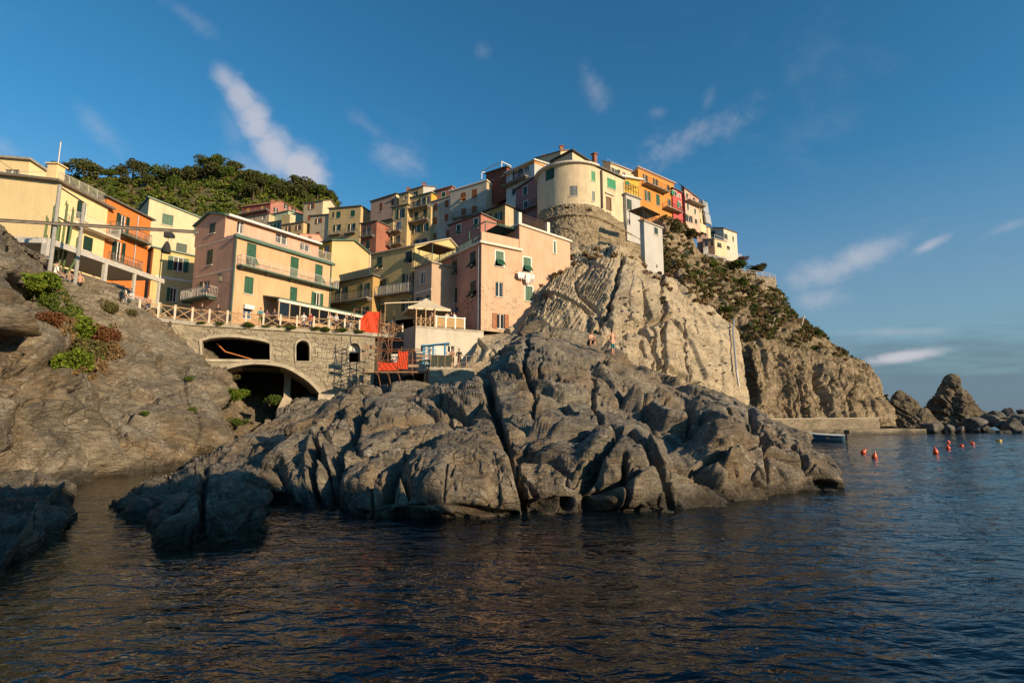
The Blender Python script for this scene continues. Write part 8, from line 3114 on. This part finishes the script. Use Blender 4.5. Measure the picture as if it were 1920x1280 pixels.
BLK, WHT, NAVY, GRY = (0.02, 0.02, 0.022), (0.72, 0.70, 0.67), (0.03, 0.05, 0.11), (0.2, 0.2, 0.2)
fence_person(Z2, 187, 'lean', BLK, (0.25, 0.22, 0.2), 'person in a black top leaning on the fence below the peach house side balcony', skinc=None)
fence_person(Z2, 335, 'lean', (0.025, 0.025, 0.03), (0.3, 0.2, 0.2), 'person in a dark printed shirt leaning on the fence by the peach house corner', hair=(0.25, 0.2, 0.17), shorts=True)
fence_person(Z2, 728, 'lean', (0.02, 0.28, 0.36), (0.12, 0.3, 0.05), 'person in a turquoise shirt and green shorts at the fence', shorts=True)
fence_person(Z2, 785, 'stand', (0.16, 0.08, 0.09), BLK, 'person in a dark patterned top beside the turquoise shirt', scale=0.93)
fence_person(Z2, 857, 'lean', (0.05, 0.04, 0.05), BLK, 'person with long hair in a dark top right of the turquoise shirt')
fence_person(Z2, 1125, 'stand', WHT, (0.08, 0.11, 0.2), 'person in a white shirt and jeans before the veranda', back=1.2)
fence_person(Z2, 1190, 'stand', (0.33, 0.02, 0.02), (0.07, 0.1, 0.2), 'person in a dark red shirt before the veranda', back=1.2)
fence_person(Z2, 1370, 'lean', (0.55, 0.38, 0.28), (0.5, 0.42, 0.35), 'person in a tan top at the fence left of the orange sheeting')
fence_person(Z2, 1422, 'stand', (0.5, 0.5, 0.5), BLK, 'person in a pale top next to the tan top')
fence_person(Z2, 1525, 'stand', (0.12, 0.09, 0.08), GRY, 'person in a brown top two bays left of the orange sheeting', back=0.8)
fence_person(Z2, 1565, 'stand', BLK, (0.6, 0.6, 0.58), 'person in a black top and white trousers next to the orange sheeting')
fence_person(ZE, 375, 'sit', (0.5, 0.48, 0.45), (0.06, 0.06, 0.07), 'person with pale top sitting on the scaffold head beside the orange sheeting', bare=False)
fence_person(ZE, 488, 'lean', WHT, (0.4, 0.35, 0.3), 'person in white leaning on the fence right of the orange sheeting')
fence_person(Z1, 1012, 'lean', (0.5, 0.3, 0.2), (0.08, 0.12, 0.25), 'person in blue jeans bent over the first bay of the fence', bare=True, hair=(0.2, 0.12, 0.07))
# people at the reed screen, on the lower terrace, and seated on the dry stone wall
zr_ = CB.Pc.z + 0.23
for (x, k, sh, tr, lab) in ((985, 'stand', (0.3, 0.2, 0.15), BLK, 'person half hidden by the left end of the reed screen'), (1172, 'stand', (0.55, 0.45, 0.4), GRY, 'person in a pale top behind the middle of the reed screen'), (1225, 'stand', BLK, GRY, 'person in black behind the reed screen'), (1255, 'stand', WHT, NAVY, 'person in white behind the right half of the reed screen')):
    u = CB.R.uv(*ZE(x, 250))[0]
    person(CB.R.pt(u, zr_, -0.9), k, rng.uniform(-0.6, 0.6), sh, tr, lab)
for (x, k, lab, bare) in ((1215, 'lean', 'bare shouldered person in dark swimwear leaning on the small stone terrace fence', True), (1300, 'lean', 'person in black at the right of the small stone terrace', False)):
    u = TWB.R.uv(*ZE(x, 700))[0]
    person(TWB.R.pt(u, TZ, -0.7), k, rng.uniform(-0.3, 0.3), BLK, BLK, lab, bare=bare, shorts=True)
for (x, y, Y, kind, rz, sh, tr, lab, kw) in (
        (372, 900, 34.6, 'sit', 2.6, WHT, (0.2, 0.18, 0.15), 'heavy person in a white shirt seated on the dry stone wall, seen from behind', dict(scale=1.12)),
        (472, 935, 36.2, 'sit', 0.6, (0.3, 0.2, 0.15), GRY, 'person whose head just shows over the dry stone wall', dict(scale=0.9)),
        (545, 960, 37.0, 'sit', 0.4, BLK, BLK, 'tanned bare chested person seated on the wall by the red and white pole', dict(bare=True)),
        (632, 990, 38.2, 'phone', 0.3, BLK, BLK, 'person in black holding a phone above the yellow ropes', dict(drop=0.75)),
        (840, 1050, 40.0, 'sit', 0.2, WHT, NAVY, 'person in a white shirt sitting on the wall, left of a couple', dict(scale=1.05)),
        (897, 1062, 40.6, 'sit', -0.2, (0.75, 0.73, 0.72), (0.3, 0.3, 0.32), 'person in white with sunglasses sitting right of the white shirt', {})):
    kw = dict(kw)
    drop = kw.pop('drop', 0.12)
    px, py = Z1(x, y)
    p = at(px, py, Y) + Vector((0, 0, -drop))
    person(p, kind, rz, sh, tr, lab, sleeves=False, **kw)


def on_rock(px, py):
    return surf(ISL_P, px, py, 0.85)


p = on_rock(*ZCL(888, 803)); p = at(*ZCL(886, 806), p.y)
person(p, 'hips', 0.5, (0.4, 0.3, 0.2), (0.02, 0.14, 0.14), 'standing swimmer in black and teal trunks, hands on hips, on the big rock', bare=True, shorts=True, hair=(0.06, 0.035, 0.02))
p = on_rock(*ZCL(735, 750)); p = at(*ZCL(728, 752), p.y)
person(p, 'crouch', 0.5, BLK, BLK, 'crouching swimmer in a dark bikini on top of the big rock', bare=True, shorts=True, hair=(0.28, 0.16, 0.07), scale=1.08)


# ------------------------------------------------------------------ ropes and marks
def ropes():
    yl = plain('yellow rope', (0.62, 0.44, 0.03), 0.8)
    root = empty('yellow_ropes', at(*Z1(640, 1010), 38.2))
    tag(root, 'tangle of yellow ropes hanging from the dry stone wall', 'rope')
    og = root.location.copy()
    rr = random.Random(2)
    for k in range(5):
        mb = MB()
        x, y = 615 + k * 11, 1005
        p = at(*Z1(x, y), 38.0)
        for i in range(10):
            x2, y2 = x + rr.uniform(-13, 13), y + rr.uniform(6, 22)
            q = at(*Z1(x2, y2), 38.0 - 0.02 * i)
            mb.bar(p, q, 0.035, 5)
            p, x, y = q, x2, y2
        mb.build('rope', yl, root, og)
    # scaffold rope
    f = [at(*ZE(885, 830), 45.9), at(*ZE(865, 920), 45.7), at(*ZE(835, 985), 45.5), at(*ZE(780, 1095), 45.3)]
    mb = MB()
    for p, q in zip(f[:-1], f[1:]):
        mb.bar(p, q, 0.04, 5)
    o = mb.build('hanging_rope', plain('hemp rope', (0.35, 0.26, 0.15), 0.9))
    tag(o, 'hemp rope hanging from the right end of the scaffold to the rock', 'rope')


ropes()


# headland behind the photographer: the harbour's other shore (it throws the long shade over water and low rocks)
def other_shore():
    C = []
    ax = Vector((math.sin(R(SUN_AZ)), -math.cos(R(SUN_AZ)), 0))    # towards the sun
    lt = Vector((-ax.y, ax.x, 0))                                   # lateral, positive to the right of the view
    prof = [(-40, 6), (-26, 9.5), (-14, 10.5), (-6, 10.5), (0, 10.8), (4, 10.3), (7, 9.9), (9, 9.0), (10.6, 7.2), (11.6, 4.0), (12.6, -1.0)]
    for (l, h) in prof:
        c = lt * l + ax * 11
        C.append([tuple(c - ax * 5.5 + Vector((0, 0, -1.5))), tuple(c - ax * 3 + Vector((0, 0, h * 0.55))), tuple(c + Vector((0, 0, h))), tuple(c + ax * 7 + Vector((0, 0, h * 0.9))), tuple(c + ax * 18 + Vector((0, 0, -1.5)))])
    C = np.array(C)
    G = cr(C, 120)
    G = np.swapaxes(cr(np.swapaxes(G, 0, 1), 70), 0, 1)
    N = grid_normals(G)
    if N[:, :, 2].mean() < 0:
        N = -N
    P = rock_disp(G.reshape(-1, 3), N.reshape(-1, 3), 161, s1=4, a1=0.5, c1=0.3, s2=1.4, a2=0.2, c2=0.1)
    o = mesh_from('harbour_shore', P, grid_faces(120, 70), M_LEFT)
    o['kind'] = 'structure'


other_shore()
